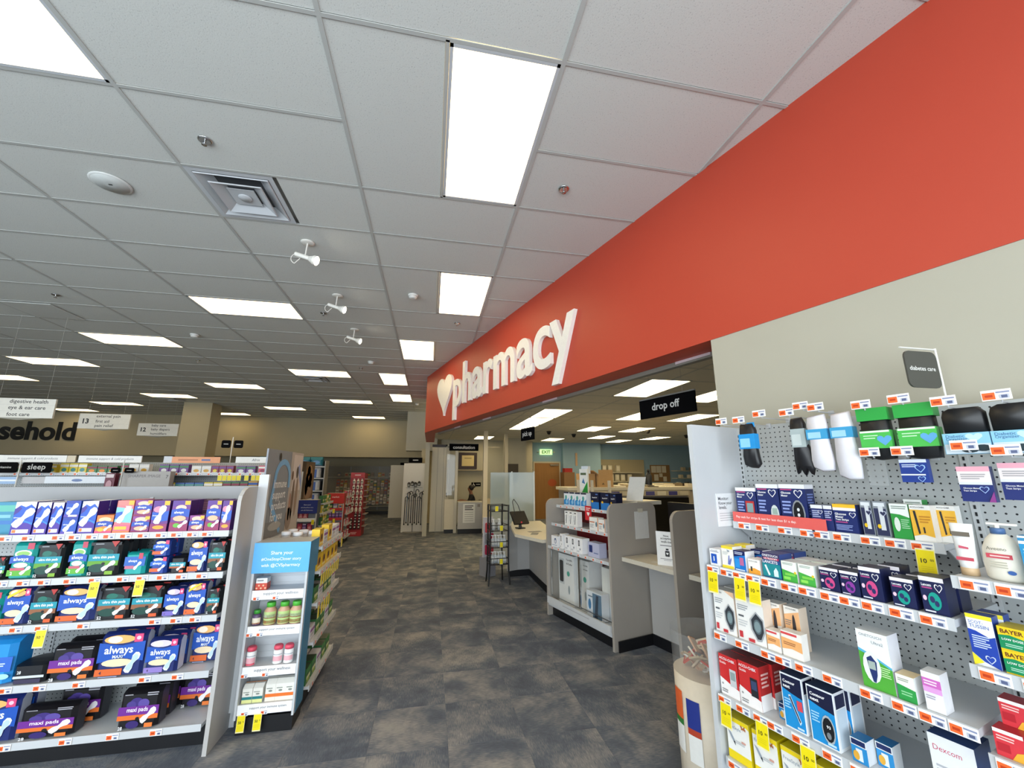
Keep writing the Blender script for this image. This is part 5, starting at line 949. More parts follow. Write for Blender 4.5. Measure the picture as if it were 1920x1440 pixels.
e = wbox('maroon_display_box', -3.80, 5.81, 1.4755, -3.70, 5.88, 1.70, '#6a2438', label='narrow maroon box beside the grey carton', cat='carton')
MB().disc(0, -.041, .09, .03, .05, '#b88a94').build('oval_print', e); MB().face([(-.04, -.041, .17), (.04, -.041, .17), (.04, -.041, .21), (-.04, -.041, .21)], '#d8c8cc').build('name_band', e)
def flag(x, y, z, words, lab, w=.28, h=.13):
    e = empty('aisle_flag', (x, y, z), 0, lab, 'sign')
    MB().cyl((0, 0, 0), (0, 0, .35), .006, .006, 8, '#d8d8d2').build('pole', e)
    for s, t in ((-1, words[0]), (1, words[1])):
        b = MB(); b.rrect(min(s * .02, s * (w + .02)), .2, max(s * .02, s * (w + .02)), .2 + h, .02, -.004, .004, 'matte_black'); (b.text(t, s * (w / 2 + .02), -.005, .2 + h / 2, w * .6, None, '#b8b8b4', bold=.01) if t else b.bar(s * (w / 2 + .02), -.005, .2 + h / 2, w * .5, h * .12, '#8a8a86')); b.build('flag_board', e)
flag(-4.66, 5.80, 1.5, ('eye vitamins', 'sleep'), 'pair of black flag signs on a pole above the cold remedies', .29, .12); flag(-2.71, 6.32, 1.84, ('', ''), 'pair of small black flag signs above the orange header', .115, .105)
flag(-3.60, 5.75, 1.5, ('', ''), 'small black flag on a short pole beside the grey carton', .10, .06)

# ================================================================ further endcaps
E2, ES2 = endcap(-2.43, 8.62, 'photo_panel_endcap', 'endcap with a brown photo panel behind the navy display', poster='tan', H=1.93)
w2, WS2 = wing(-2.39, -2.045, 8.45, 'navy_display', 'slim display with a navy header and rose boxes', '#22307e', [('Share your', .36, '#dfe4f6'), ('#OneStopCloser story', .62, '#dfe4f6'), ('with @CVSpharmacy', .60, '#dfe4f6')], ['', '', '', ''], '#3c4a5c', hh=.24)
E3, ES3 = endcap(-2.44, 11.02, 'red_display_endcap', 'white endcap beside the red market display', poster='tan', H=1.20)
w3, WS3 = wing(-2.40, -2.02, 10.78, 'red_header_display', 'slim display with a red header and red shelf strips', '#c22a22', [('market', .42, '#f4dcd6')], [None, None, None, None], '#a8322c', hh=.24, H=1.23)
design('rose', .075, .13, .06, '#c84a62', [('e', .5, .4, .3, .2, '#e6a0a0'), ('r', 0, .8, 1, 1, '#a83a5a'), ('r', .1, .08, .9, .2, '#e8c0c0')], 'rose coloured box', 'box'); design('violet', .06, .12, .06, '#6a3a86', [('r', 0, .3, 1, .6, '#a88ac0'), ('r', 0, .85, 1, 1, '#d8c8dc')], 'violet box', 'box')
for x, z, k in [(-2.33, .886, 'rose'), (-2.25, .886, 'rose'), (-2.33, .661, 'rose'), (-2.25, .661, 'violet'), (-2.16, .661, 'rose'), (-2.33, .421, 'violet'), (-2.2, .421, 'rose')]: item(k, x, 8.50, z, 0, 'on the navy display')
for x, z, k in [(-2.32, .886, 'gbox'), (-2.22, .886, 'wbox'), (-2.1, .886, 'cold9'), (-2.32, .661, 'violet'), (-2.24, .661, 'violet'), (-2.16, .661, 'violet'), (-2.08, .661, 'violet'), (-2.3, .421, 'rose'), (-2.2, .421, 'rose'), (-2.1, .421, 'rose')]: item(k, x, 10.83, z, 0, 'on the red header display')
for x, z in ((-.02, .865), (.0, .64)): put('sale_tag', STP, WS3[2 if z < .7 else 3], (x, -.001, z), scale=(1, 1, 1.1))
put('sale_tag', STP, WS2[3], (.12, -.001, .86))
for i, z in enumerate(zz):
    for j in range(4):
        item('gbox' if (i + j) % 3 else 'cold1', -2.43 + .40, 8.82 + j * .17, z + .0005, R90, 'on the endcap beside the navy display', .14, .14)
        item('wbox' if (i + j) % 2 else 'rose', -2.44 + .40, 11.22 + j * .17, z + .0005, R90, 'on the endcap beside the red display', .14, .13)
for y in (8.8, 8.95): put('sale_tag', STP, ES2[3], (.4385, y - 8.62, .92), rot=(0, 0, R90))
# tall red bottle tower
e = empty('red_bottle_tower', (-2.02, 12.5, 0), 0, 'tall red display tower with rows of small bottles', 'display')
MB().box(-.19, .0, 0, .19, .55, 1.70, '#9c1f22').build('tower_body', e); MB().box(-.19, -.02, 1.58, .19, .0, 1.72, '#b3282a').bar(0, -.0212, 1.65, .16, .03, '#e4b8b4').build('header_board', e)
MB().box(-.19, -.02, 0, .19, 0, .16, '#b3282a').bar(0, -.0212, .10, .16, .02, '#e0aca8').bar(0, -.0212, .065, .12, .02, '#e0aca8').build('base_board', e)
for k in range(9): MB().box(.19, .02, .25 + k * .16, .29, .5, .265 + k * .16, '#a9a49c').build('side_shelf', e)
for r in range(9):
    for c in range(3):
        col, lc = ('#e4dfd4', '#2a2420') if r > 3 else (('#e4dfd4', '#c8b8a0') if r == 3 else ('#17151a', '#d8d2ca'))
        if r == 2 and c == 0: continue
        z = .20 + r * .152
        eb = empty('small_bottle', (-2.10 + c * .105, 12.455, z), 0, 'small white bottle in the red tower' if r > 2 else 'small black bottle in the red tower', 'bottle', 'white bottles in the red tower' if r > 2 else 'black bottles in the red tower')
        MB().lathe([(.034, 0), (.036, .01), (.036, .085), (.018, .105)], 10, col).build('bottle_body', eb); MB().lathe([(.018, .105), (.018, .13), (.015, .132)], 10, '#eceae4').build('cap', eb); MB().box(-.02, -.038, .03, .02, -.030, .065, lc).build('printed_label', eb)
# black shelving with nappy packs behind
g5, S5 = gondola('nappy_gondola', (-5.4, 14.9, 0), 0, 2.0, 2.1, .4, [(.156, .4, 0, 2), (.75, .4, 0, 2), (1.15, .4, 0, 2), (1.55, .4, 0, 2), (1.92, .4, 0, 2)], 'tall dark shelving of large teal and blue packs', back='#15161a', bays=[.01, 1, 1.99], base_h=.12)
design('nappy', .36, .30, .25, '#2a7c94', [('r', 0, .7, 1, 1, '#2f8a8c'), ('e', .5, .42, .3, .2, '#6aa4dc'), ('r', 0, 0, 1, .14, '#1c3a5c')], 'large teal nappy pack', 'nappy pack', bag=True); design('nappy2', .3, .32, .25, '#c8ccd4', [('r', .36, 0, .64, 1, '#3a62b8'), ('r', 0, .84, 1, 1, '#a8b0bc')], 'large white nappy pack with a blue stripe', 'nappy pack', bag=True)
for z in (1.92, 1.55, 1.15, .75): 
    for j in range(5): item('nappy' if z > 1.6 or j % 3 == 0 else 'nappy2', -5.2 + j * .38, 14.53, z + .0005, 0, 'on the tall dark shelving')
# ================================================================ CARD ALCOVE at the back
gc, SCD = gondola('greeting_card_rack', (-4.6, 19.1, 0), 0, 3.5, 2.0, .35, [(.35, .35, 0, 3.5), (1.55, .12, 0, 3.5)], 'dim wall rack of greeting cards in the alcove', back='#8a8474', bays=[.01, 1.2, 2.4, 3.49], sm='#b0a994')
CP = ['#b8a88a', '#c9bca0', '#8a7a6a', '#a8543c', '#5a7a5c', '#d8d0c0', '#6a6a7a', '#c8a040', '#9c8878']
cm = [MB().box(-.065, 0, 0, .065, .01, .17, c).box(-.05, -.001, .04, .05, 0, .12, CP[(i + 3) % 9]).mesh('greeting_card') for i, c in enumerate(CP)]
cn = ['straw', 'cream', 'brown', 'rust', 'green', 'ivory', 'slate', 'gold', 'taupe']
for r in range(8):
    for c in range(17):
        if r == 7 and c % 3 == 1: continue
        k = rnd.randrange(9)
        z = .40 + r * .145 if r < 7 else 1.56
        put('greeting_card', cm[k], None, (-3.85 + c * .152, 19.02 - .036 * (7 - r) if r < 7 else 18.99, z), 0, '%s greeting card standing in the wall rack' % cn[k], 'greeting card', '%s greeting cards in the rack' % cn[k], rot=(math.radians(-12), 0, 0))
MB().box(-.36, -.02, 0, .36, .02, 2.02, '#cfc8b6').build('partition_panel', None, (-1.20, 17.25, 0), 0, label='plain beige partition panel at the card alcove', cat='partition')
MB().box(-.15, -.01, 0, .15, .01, .1, 'matte_black').build('small_sign', None, (-1.05, 17.25, 2.022), 0, label='small black sign on top of the beige partition', cat='sign')
# cane display
e = empty('cane_display', (-.46, 13.0, 0), 0, 'white display panel hung with walking canes', 'display')
MB().box(-.33, 0, 0, .33, .05, 2.0, '#dfd9ca').build('back_panel', e); MB().box(-.2, -.01, 2.02, .2, .02, 2.17, 'matte_black').bar(0, -.0112, 2.095, .16, .03, '#b0b0ac').build('header_sign', e)
MB().cyl((0, -.05, 0), (0, -.05, 1.45), .012, .012, 8, '#8a8880').build('upright_tube', e)
MB().lathe([(.28, 0), (.28, .015), (.26, .02)], 20, '#8a867c').build('base_plate', e)
for z in (1.28, 1.10, .90): MB().cyl((-.24, -.06, z), (.24, -.06, z), .006, .006, 6, '#a5a296').build('holder_bar', e)
for i in range(9):
    x = -.24 + i * .06; c = ['#111113', '#3a5c78', '#17171a', '#232326', '#5a4a3c', '#111113', '#1a1a1d', '#2c2c30', '#111113'][i]; L = .75 + .08 * (i % 3)
    ec = empty('walking_cane', (-.46 + x, 12.90 - .05 * (i % 3), .22 + .05 * (i % 2)), 0, ['black', 'blue', 'black', 'black', 'brown', 'black', 'black', 'black', 'black'][i] + ' walking cane on the white display', 'cane', ['black', 'blue', 'black', 'black', 'brown', 'black', 'black', 'black', 'black'][i] + ' walking canes')
    MB().cyl((0, 0, .02), (0, 0, L), .011, .011, 8, c).build('shaft', ec); MB().lathe([(.018, 0), (.018, .03), (.012, .04)], 8, '#0c0c0d').build('ferrule', ec)
    MB().tube([(0, 0, L)] + [(.045 - .045 * math.cos(a), 0, L + .05 * math.sin(a)) for a in [math.pi * q / 6 for q in range(1, 7)]] + [(.09, 0, L - .03)], .012, '#131315').build('handle', ec)
for i in range(4):
    ee = empty('folded_brace', (-.62 + i * .1, 12.93, 1.30 + .03 * (i % 2)), 0, 'small black boxed support hanging above the canes', 'brace', 'black supports above the canes')
    MB().lathe([(.03, 0), (.045, .03), (.045, .1), (.02, .14)], 10, '#26241f').build('pad', ee); MB().box(-.03, -.05, .02, .03, -.043, .08, '#8a8a80').build('printed_card', ee)

# ================================================================ HANGING AISLE SIGNS
def aisle_sign(x0, x1, y, z0, z1, num, lines, lab):
    e = empty('aisle_sign', ((x0 + x1) / 2, y, z0), 0, lab, 'sign'); w = x1 - x0; h = z1 - z0
    b = MB(); b.box(-w / 2, -.012, 0, w / 2, .012, h, '#d9d8d0'); 
    if num: b.text(num, -w * .36, -.0125, h * .5, None, h * .34, '#141414', bold=.035)
    for i, t in enumerate(lines): b.text(t, -w * .17, -.0125, h * (.82 - i * .32), None, h * (.25 if any(c in t for c in 'gpy') else .19), '#26262a', bold=.01, align='L')
    for i in (1, 2): b.box(-w / 2, -.0122, h * i / 3, w / 2, -.0118, h * i / 3 + .002, '#b8b7b0')
    b.build('sign_board', e)
    for s in (-.35, .35): MB().cyl((s * w, 0, h), (s * w, 0, CEIL - .014 - z0),   .0008, .0008, 5, '#c9c9c4').build('hanging_wire', e)
    MB().prism([(-w / 2 + .1, 0), (0, -.03), (w / 2 - .1, 0)], 'y', -.01, .01, '#8a887c').build('bracket', e)
aisle_sign(-6.13, -5.38, 10.0, 2.475, 2.735, '12', ['baby care', 'baby diapers', 'humidifiers'], 'white hanging aisle 12 sign for baby care')
aisle_sign(-5.92, -5.17, 8.2, 2.44, 2.695, '13', ['external pain', 'first aid', 'pain relief'], 'white hanging aisle 13 sign for pain relief')
aisle_sign(-5.67, -4.92, 6.4, 2.40, 2.655, '14', ['digestive health', 'eye & ear care', 'foot care'], 'white hanging aisle 14 sign for digestive health')

# ================================================================ PHARMACY COUNTER: display case, consultation cubbies
def panel(s, d0, d1, H, name, lab, t=.03, r=.09, z0=0):
    p = [(d0, z0), (d0, H - r)] + [(d0 + r - r * math.cos(a), H - r + r * math.sin(a)) for a in [math.pi / 2 * i / 6 for i in range(1, 7)]] + [(d1 - r + r * math.sin(a), H - r + r * math.cos(a)) for a in [math.pi / 2 * i / 6 for i in range(0, 6)]] + [(d1, H - r), (d1, z0)]
    pts = [(q[0] - d0, q[1]) for q in p]
    return MB().prism(pts, 'x', -t / 2, t / 2, 'laminate_grey').build(name, None, W(s, d0) + (0,), RZW, label=lab, cat='partition')
panel(4.70, 2.90, 3.55, 1.38, 'privacy_panel', 'grey laminate privacy panel between display case and pick up counter')
pn = panel(3.49, 2.90, 3.56, 1.39, 'privacy_panel', 'grey laminate privacy panel with a paper sheet taped on')
panel(2.66, 2.90, 3.56, 1.38, 'privacy_panel', 'grey laminate privacy panel behind the sample bin')
panel(1.86, 2.95, 3.56, 1.38, 'privacy_panel', 'grey laminate privacy panel next to the diabetes shelving')
# display case s 3.51..4.68
e = empty('counter_display_case', W(4.68, 2.90) + (0,), RZW, 'low display case with open shelves and a glass front at the pharmacy counter', 'display case'); LW = 1.17
MB().box(0, .46, .1, LW, .50, 1.36, '#8c1f22').build('back_panel', e); MB().box(0, .06, 0, LW, .10, .12, 'black_vinyl').build('kick_plate', e)
MB().box(0, .0, .12, LW, .46, .16, 'steel_white').box(0, -.02, .15, LW, .0, .225, 'steel_white').build('base_deck', e)
MB().box(0, .44, 1.36, LW, .80, 1.40, 'counter_top').build('counter_top', e)
dsh = []
for z, dp in ((1.30, .30), (1.08, .38), (.81, .44)):
    dsh.append(MB().box(0, .46 - dp - .01, z - .02, LW, .46, z, 'steel_white').box(0, .46 - dp - .018, z - .03, LW, .46 - dp - .01, z + .004, 'steel_white').build('shelf', e))
    for k in range(8):
        put('price_tag', PT, dsh[-1], (.12 + k * .135, .46 - dp - .0195, z - .013), scale=(.7, 1, .9))
for x0, x1, y in ((.02, .62, .03), (.58, 1.15, .05)):
    gd = MB().box(x0, y, .235, x1, y + .006, .775, 'glass').build('glass_door', e)
    b = MB(); b.box(x0 - .01, y - .004, .23, x0 + .01, y + .01, .78, 'chrome').box(x1 - .01, y - .004, .23, x1 + .01, y + .01, .78, 'chrome').box(x0, y - .003, .23, x1, y + .009, .24, 'chrome'); b.build('door_frame', gd)
MB().bar(LW * .5, -.0212, .195, .5, .008, '#a4a6ac').build('printed_line', e)
def dcase(key, s, d, z, where, w=None, h=None, dd=None): witem(key, s + (w or DES[key][1]) / 2, s - (w or DES[key][1]) / 2, d, z, where, h, dd)
design('bluewave', .11, .17, .1, '#e9edf2', [('r', 0, .9, 1, 1, '#2a2f48'), ('p', [(0, .1), (1, .1), (1, .6), (.7, .42), (.4, .56), (0, .4)], '#2f8acc'), ('e', .45, .62, .2, .16, '#5aa8a0'), ('e', .6, .3, .22, .14, '#8fc4e8'), ('r', 0, 0, 1, .08, '#c8d4e4')], 'white and blue boxed test with a dark top edge', 'test box', top='#2c3048')
design('navytest', .15, .19, .09, '#141a36', [('r', 0, 0, 1, .42, '#2a78c4'), ('t', 'BinaxNOW', .5, .68, .6, .02, WH), ('e', .2, .44, .12, .07, '#e8b82a'), ('r', .62, .84, .9, .9, '#5a7ac0')], 'navy self test box with a blue base', 'test box', top='#10142a')
design('whitebar', .085, .17, .07, '#eeeeec', [('r', .25, .86, .75, .93, '#3a3c40'), ('p', [(.3, .14), (.46, .14), (.64, .74), (.52, .76)], '#5a6064'), ('l', .1, .3, .3, .7, 5, '#b0b4b6')], 'white box with a slim grey device printed', 'device box')
design('whitemed', .13, .14, .08, '#eceae6', [('r', .05, .6, .6, .68, '#c86a3a'), ('l', .08, .2, .5, .5, 4, '#a8a8a8'), ('e', .8, .5, .1, .2, '#5a7a8c'), ('r', .93, 0, 1, 1, '#e08a3a')], 'white and orange device box', 'device box')
design('blackor', .06, .16, .08, '#15130f', [('r', .2, .1, .8, .5, '#d8923a'), ('l', .1, .6, .9, .9, 3, '#b88a4a')], 'black and amber box', 'device box')
design('monitor', .13, .14, .1, '#f0f1f3', [('r', .3, .5, .56, .86, '#2a2c30'), ('r', .38, .56, .5, .8, '#b8bcc0'), ('e', .6, .3, .07, .07, '#5a6a7c'), ('l', .08, .08, .5, .2, 2, '#b0b4b8')], 'white blood pressure monitor box', 'device box')
design('monitorlogo', .13, .12, .1, '#eff0f4', [('e', .62, .55, .16, .26, '#3a5a8a'), ('e', .62, .5, .09, .16, '#eff0f4'), ('r', .1, .14, .9, .18, '#4a6ca0')], 'white monitor box with a blue ring logo', 'device box')
design('lilac', .15, .14, .1, '#b9bcd6', [('r', .1, .3, .4, .8, '#26356e'), ('r', .52, .27, .9, .33, '#5a6aa0')], 'lilac monitor box', 'device box')
for s in (4.47, 4.35, 4.23, 4.11): dcase('bluewave', s, 3.06, 1.3005, 'on the counter display case')
for s in (3.90, 3.72, 3.60): dcase('navytest', s if s > 3.6 else 3.585, 3.062, 1.3005, 'on the counter display case', .15 if s > 3.6 else .10)
for s in (4.36, 4.27, 4.18): dcase('whitebar', s, 2.98, 1.0805, 'on the middle display case shelf')
dcase('whitemed', 3.83, 2.98, 1.0805, 'on the middle display case shelf', .16); dcase('whitemed', 3.69, 2.98, 1.0805, 'on the middle display case shelf', .11, .13); dcase('blackor', 3.58, 3.0, 1.0805, 'on the middle display case shelf', .08, .17)
dcase('monitorlogo', 4.55, 2.92, .8105, 'on the lower display case shelf', .15, .13); dcase('monitor', 4.40, 2.92, .8105, 'on the lower display case shelf', .06, .17)
for s in (4.27, 4.15, 4.03): dcase('monitor', s, 2.92, .8105, 'on the lower display case shelf', .118, .165)
dcase('lilac', 3.80, 2.94, .8105, 'on the lower display case shelf', .2, .15)
b = MB(); b.box(-.06, -.002, -.16, .06, 0, 0, '#cc2430'); b.face([(x * .05, -.0026, -.09 + y * .05) for x, y in HEART], '#f2e8e6'); b.face([(-.04, -.0026, -.03), (.04, -.0026, -.03), (.04, -.0026, -.02), (-.04, -.0026, -.02)], '#f2d8d6'); b.face([(-.04, -.0026, -.05), (.02, -.0026, -.05), (.02, -.0026, -.04), (-.04, -.0026, -.04)], '#f2d8d6')
b.build('red_shelf_talker', dsh[0], (4.68 - 4.00, .14, 1.33), label='red heart shelf talker')
# behind glass: air purifier cartons
def carton2(s0, s1, d, z, h, dp, lab, col, deco):
    x, y = W((s0 + s1) / 2, d); e = empty('appliance_carton', (x, y, z), RZW, lab, 'carton'); w = s0 - s1
    MB().box(-w / 2, 0, 0, w / 2, dp, h, col).build('carton_body', e); b = MB(); deco(b, w, h); b.build('printed_label', e)
def deco1(b, w, h):
    b.face([(-w * .46, -.001, h * .38), (-w * .12, -.001, h * .38), (-w * .12, -.001, h * .9), (-w * .46, -.001, h * .9)], '#c9cccd'); b.rrect(-w * .42, h * .42, -w * .18, h * .86, .02, -.004, -.0015, '#17191d'); b.text('True HEPA', w * .22, -.0015, h * .9, w * .4, None, '#26282c', bold=.02); b.text('Air Purifier', w * .22, -.0015, h * .82, w * .4, None, '#26282c', bold=.02); b.disc(w * .15, -.0015, h * .62, .03, .03, '#3aa08c'); b.disc(w * .18, -.0015, h * .3, .02, .05, '#9aa4a8')
def deco2(b, w, h):
    b.face([(-w * .1, -.001, h * .3), (w * .48, -.001, h * .3), (w * .48, -.001, h * .98), (-w * .1, -.001, h * .98)], '#b99a80'); b.disc(w * .2, -.0015, h * .7, w * .2, h * .14, '#d8b89a'); b.disc(w * .28, -.0018, h * .5, w * .16, h * .12, '#7a5038'); b.disc(w * .1, -.0018, h * .84, w * .1, h * .08, '#8a5a40'); b.face([(-w * .48, -.001, 0), (w * .48, -.001, 0), (w * .48, -.001, h * .26), (-w * .48, -.001, h * .26)], '#d8dde2')
def deco3(b, w, h):
    b.face([(-w * .1, -.001, h * .05), (w * .48, -.001, h * .05), (w * .48, -.001, h * .95), (-w * .1, -.001, h * .95)], '#5a7a94'); b.face([(.0, -.0016, h * .05), (w * .2, -.0016, h * .05), (w * .3, -.0016, h * .9), (w * .14, -.0016, h * .9)], '#22344a'); b.disc(-w * .3, -.0015, h * .5, w * .1, h * .2, '#3a7cae'); b.bar(-w * .25, -.0016, h * .8, w * .3, .012, '#6a7a8a')
carton2(4.62, 4.30, 3.02, .165, .56, .25, 'tall air purifier carton showing a black purifier', '#e9e9e8', deco1); carton2(4.28, 4.06, 3.06, .165, .54, .2, 'narrow air purifier carton beside the taller one', '#e4e4e2', deco1)
carton2(3.88, 3.53, 3.10, .165, .52, .2, 'carton with a photo of people behind the glass', '#e6e4de', deco2); carton2(4.02, 3.76, 2.99, .165, .27, .1, 'blue carton standing in front behind the glass', '#dfe4ea', deco3)
# taped sheet and notice stand
b = MB(); b.box(0, 0, 0, .003, .19, .28, '#d4d5d4').box(0, .05, .27, .0035, .12, .31, '#c9c4b4'); b.build('taped_sheet', None, W(3.472, 3.25) + (1.02,), RZW, label='blank paper sheet taped to the grey privacy panel', cat='paper')
for sc, dx0, dx1, lab, m in ((3.075, -.38, .385, 'pale counter cubby between the two privacy panels', 'laminate_light'), (2.26, -.37, .375, 'grey counter cubby behind the sample bin', 'laminate_grey')):  # second cubby has the darker grey laminate back
    e = empty('counter_cubby', W(sc, 3.03) + (0,), RZW, lab, 'counter')
    MB().box(dx0, 0, .825, dx1, .40, .865, 'counter_top').build('shelf', e)
    MB().box(dx0, .36, 0, dx1, .38, .82, m).build('back_panel', e); MB().box(dx0, .348, 0, dx1, .36, .10, 'black_vinyl').build('base_trim', e)
    MB().box(dx0, -.1, 0, dx0 + .01, .348, .10, 'black_vinyl').build('base_trim', e)
e = empty('notice_stand', W(2.93, 3.13) + (.8655,), RZW + .45, 'white now accepting walk-ins notice standing on the cubby shelf', 'notice')
b = MB(); b.box(-.105, 0, 0, .105, .003, .30, '#eef0f2')
for i, (t, w) in enumerate([('Now', .05), ('accepting', .105), ('walk-ins.', .1)]): b.text(t, -.01, -.001, .262 - i * .026, w, None, '#23252a', bold=.015)
b.bar(-.01, -.001, .175, .12, .007, '#7a7c82'); b.rrect(-.028, .08, .012, .13, .006, -.0015, -.001, '#1d1f24'); b.face([(-.02, -.001, .135), (.005, -.001, .135), (.005, -.001, .15), (-.02, -.001, .15)], '#1d1f24'); b.face([(-.008 + x * .022, -.002, .105 + y * .022) for x, y in HEART], '#eef0f2'); b.bar(-.01, -.001, .058, .13, .005, '#8a8c92').bar(-.01, -.001, .046, .07, .004, '#9a9ca2')
b.build('printed_sheet', e); MB().box(-.105, .003, 0, .105, .07, .004, 'clear_plastic').build('stand_foot', e)
for dx, a in ((-.15, .3), (.16, -.2), (.24, .1)): MB().box(-.05, -.03, 0, .05, .03, .002, '#dcdcd6').build('paper_slip', None, W(2.95 - dx, 3.12 + .12 * abs(a)) + (.8652,), RZW + a, label='loose paper slip lying on the cubby shelf', cat='paper', group='paper slips')
# monitors / dark cabinet behind
MB().box(-.30, 0, 0, .28, .05, .46, '#101012').build('computer_monitor', None, W(3.12, 3.70) + (.93,), RZW, label='black back of a computer monitor behind the cubby', cat='monitor')
MB().box(-.8, 0, 0, 1.3, .6, .92, 'laminate_grey').build('work_counter', None, W(3.2, 3.58) + (0,), RZW, label='grey staff work counter behind the cubbies', cat='counter')
# sloped white sheet on counter
b = MB(); b.prism([(0, 0), (.004, 0), (.124, .26), (.12, .26)], 'x', -.1, .1, '#e4e4de'); b.build('angled_card', None, W(3.62, 3.40) + (1.402,), RZW + .35, label='blank white card leaning on the display case top', cat='card')
e = empty('green_pamphlet_holder', W(4.62, 3.45) + (1.40,), RZW + .2, 'tall white and green pamphlet stand on the display case', 'display')
b = MB(); b.box(-.07, 0, 0, .07, .03, .36, '#eef0ec'); b.face([(-.07, -.001, 0), (.07, -.001, 0), (.07, -.001, .2), (.0, -.001, .1), (-.07, -.001, .0)], '#2f9a42'); b.face([(-.03, -.0012, .18), (.03, -.0012, .16), (.0, -.0012, .24)], '#4a7cb0'); b.face([(-.05, -.0012, .28), (.05, -.0012, .28), (.05, -.0012, .31), (-.05, -.0012, .31)], '#5a6a4a'); b.build('printed_board', e)
MB().box(-.06, .03, .30, .06, .08, .40, '#dfe8f0').build('leaflet_pocket', e)
# sample bin
e = empty('sample_bin', W(1.86, 2.235) + (0,), RZW, 'beige cardboard dump bin of small packets beside the shelving', 'bin')
pr = [(.17, 0), (.185, .02), (.19, .58)]
MB().lathe(pr, 28, '#d9cfbd').build('bin_body', e)
b = MB(); n = 28
b.idx([((.19 + .0) * math.cos(2 * math.pi * i / n), .19 * math.sin(2 * math.pi * i / n), .58) for i in range(n)] + [(.195 * math.cos(2 * math.pi * i / n), .195 * math.sin(2 * math.pi * i / n), .80) for i in range(n)], [(i, (i + 1) % n, n + (i + 1) % n, n + i) for i in range(n)], 'clear_plastic', True); b.build('clear_collar', e)
b = MB()
for a0, c1, c2, z in ((-2.15, '#e2642c', '#2f7a34', .40), (-1.60, '#25368c', '#b8442c', .38)):
    for k in range(8):
        a, a2 = a0 + k * .05, a0 + (k + 1) * .05; r = .193
        Q = lambda a, z: (r * math.cos(a), r * math.sin(a), z)
        b.face([Q(a, z - .2), Q(a2, z - .2), Q(a2, z + .02), Q(a, z + .02)], '#eef0ee'); r = .1935; b.face([Q(a, z - .04), Q(a2, z - .04), Q(a2, z + .1), Q(a, z + .1)], c1); b.face([Q(a, z - .07), Q(a2, z - .07), Q(a2, z - .04), Q(a, z - .04)], c2)
b.build('printed_panel', e)
PKC = ['#d9d2c2', '#c8b494', '#c84a34', '#e4e2d8', '#b8a080', '#d0a888']
pk = [MB().box(-.045, -.03, -.005, .045, .03, .005, c).box(-.03, -.015, .005, .03, .015, .0056, PKC[(i + 2) % 6]).mesh('sample_packet') for i, c in enumerate(PKC)]
pn_ = ['ivory', 'tan', 'red', 'white', 'brown', 'peach']
for i in range(34):
    a = rnd.uniform(0, 6.28); r = .11 * math.sqrt(rnd.random()); k = rnd.randrange(6); x, y = W(1.86, 2.235)
    put('sample_packet', pk[k], None, (x + r * math.cos(a), y + r * math.sin(a), .585 + .11 * (i / 34)), 0, '%s packet tossed in the beige dump bin' % pn_[k], 'packet', '%s packets in the dump bin' % pn_[k], rot=(rnd.uniform(-.9, .9), rnd.uniform(-.9, .9), rnd.uniform(0, 6)))

# ================================================================ PICK UP COUNTER
e = empty('pickup_counter', (1.6, 6.4, 0), 0, 'pale angled pick up counter with white base and black toe kick', 'counter')
top = [(1.32, 6.80), (1.22, 5.99), (1.46, 5.40), (1.78, 5.48), (2.0, 7.52), (1.47, 7.50)]
MB().prism([(x - 1.6, y - 6.4) for x, y in top], 'z', .82, .86, 'counter_top').build('worktop', e)
MB().prism([(x - 1.6, y - 6.4) for x, y in [(1.38, 7.26), (1.75, 7.45), (1.97, 7.45), (1.80, 5.66), (1.75, 5.62), (1.74, 6.4), (1.74, 7.3)]], 'z', .1, .82, 'laminate_light').build('base_cabinet', e)
MB().prism([(x - 1.6, y - 6.4) for x, y in [(1.37, 7.25), (1.75, 7.44), (1.96, 7.44), (1.79, 5.65), (1.745, 5.61), (1.735, 6.4), (1.735, 7.29)]], 'z', 0, .1, 'black_vinyl').build('toe_kick', e)
MB().box(-.25, -.02, .1, .25, .02, .82, 'laminate_light').build('side_panel', e, (-.03, .92, 0), math.atan2(.19, .38))
e = empty('payment_terminal', (1.42, 6.55, .8605), .3, 'black card payment terminal on the pick up counter', 'terminal')
MB().box(-.06, -.06, 0, .06, .06, .015, '#101114').cyl((0, 0, .01), (0, .01, .10), .025, .02, 10, '#141518').build('stand', e)
b = MB(); b.prism([(-.06, .08), (.10, .25), (.12, .235), (-.035, .06)], 'x', -.13, .13, '#141416'); b.build('tablet', e); MB().tube([(-.08, .02, .2), (-.12, .04, .40), (-.09, .05, .44), (-.02, .04, .35), (.05, .08, .23)], .005, '#17181a').build('stylus_cord', e)
MB().box(-.025, -.062, .085, .0, -.058, .11, '#c8404a').build('badge', e)
for k, (x, y, a) in enumerate([(1.55, 6.15, .2), (1.7, 6.3, .6), (1.5, 5.95, 1.2), (1.75, 6.0, .1)]): MB().box(-.1, -.05, 0, .1, .05, .002, '#cfcfc6' if k % 2 else '#55565a').build('counter_paper', None, (x, y, .8602), a, label='pale paper lying on the pick up counter' if k % 2 else 'dark leaflet lying on the pick up counter', cat='paper', group='papers on the counter')
e = empty('flower_vase', (1.83, 6.0, .8605), 0, 'round glass jar with black and white filling on the pick up counter', 'jar')
MB().lathe([(.06, 0), (.10, .05), (.12, .13), (.09, .22), (.06, .25)], 18, 'clear_plastic').build('glass_jar', e)
b = MB()
for i in range(26):
    a = rnd.uniform(0, 6.28); r = rnd.uniform(.02, .08); z = rnd.uniform(.03, .19); b.lathe([(.004, -.02), (.022, 0), (.004, .02)], 7, rnd.choice(['#e4e2dc', '#2a2a2c', '#b8b4ac']), (r * math.cos(a), r * math.sin(a), z))
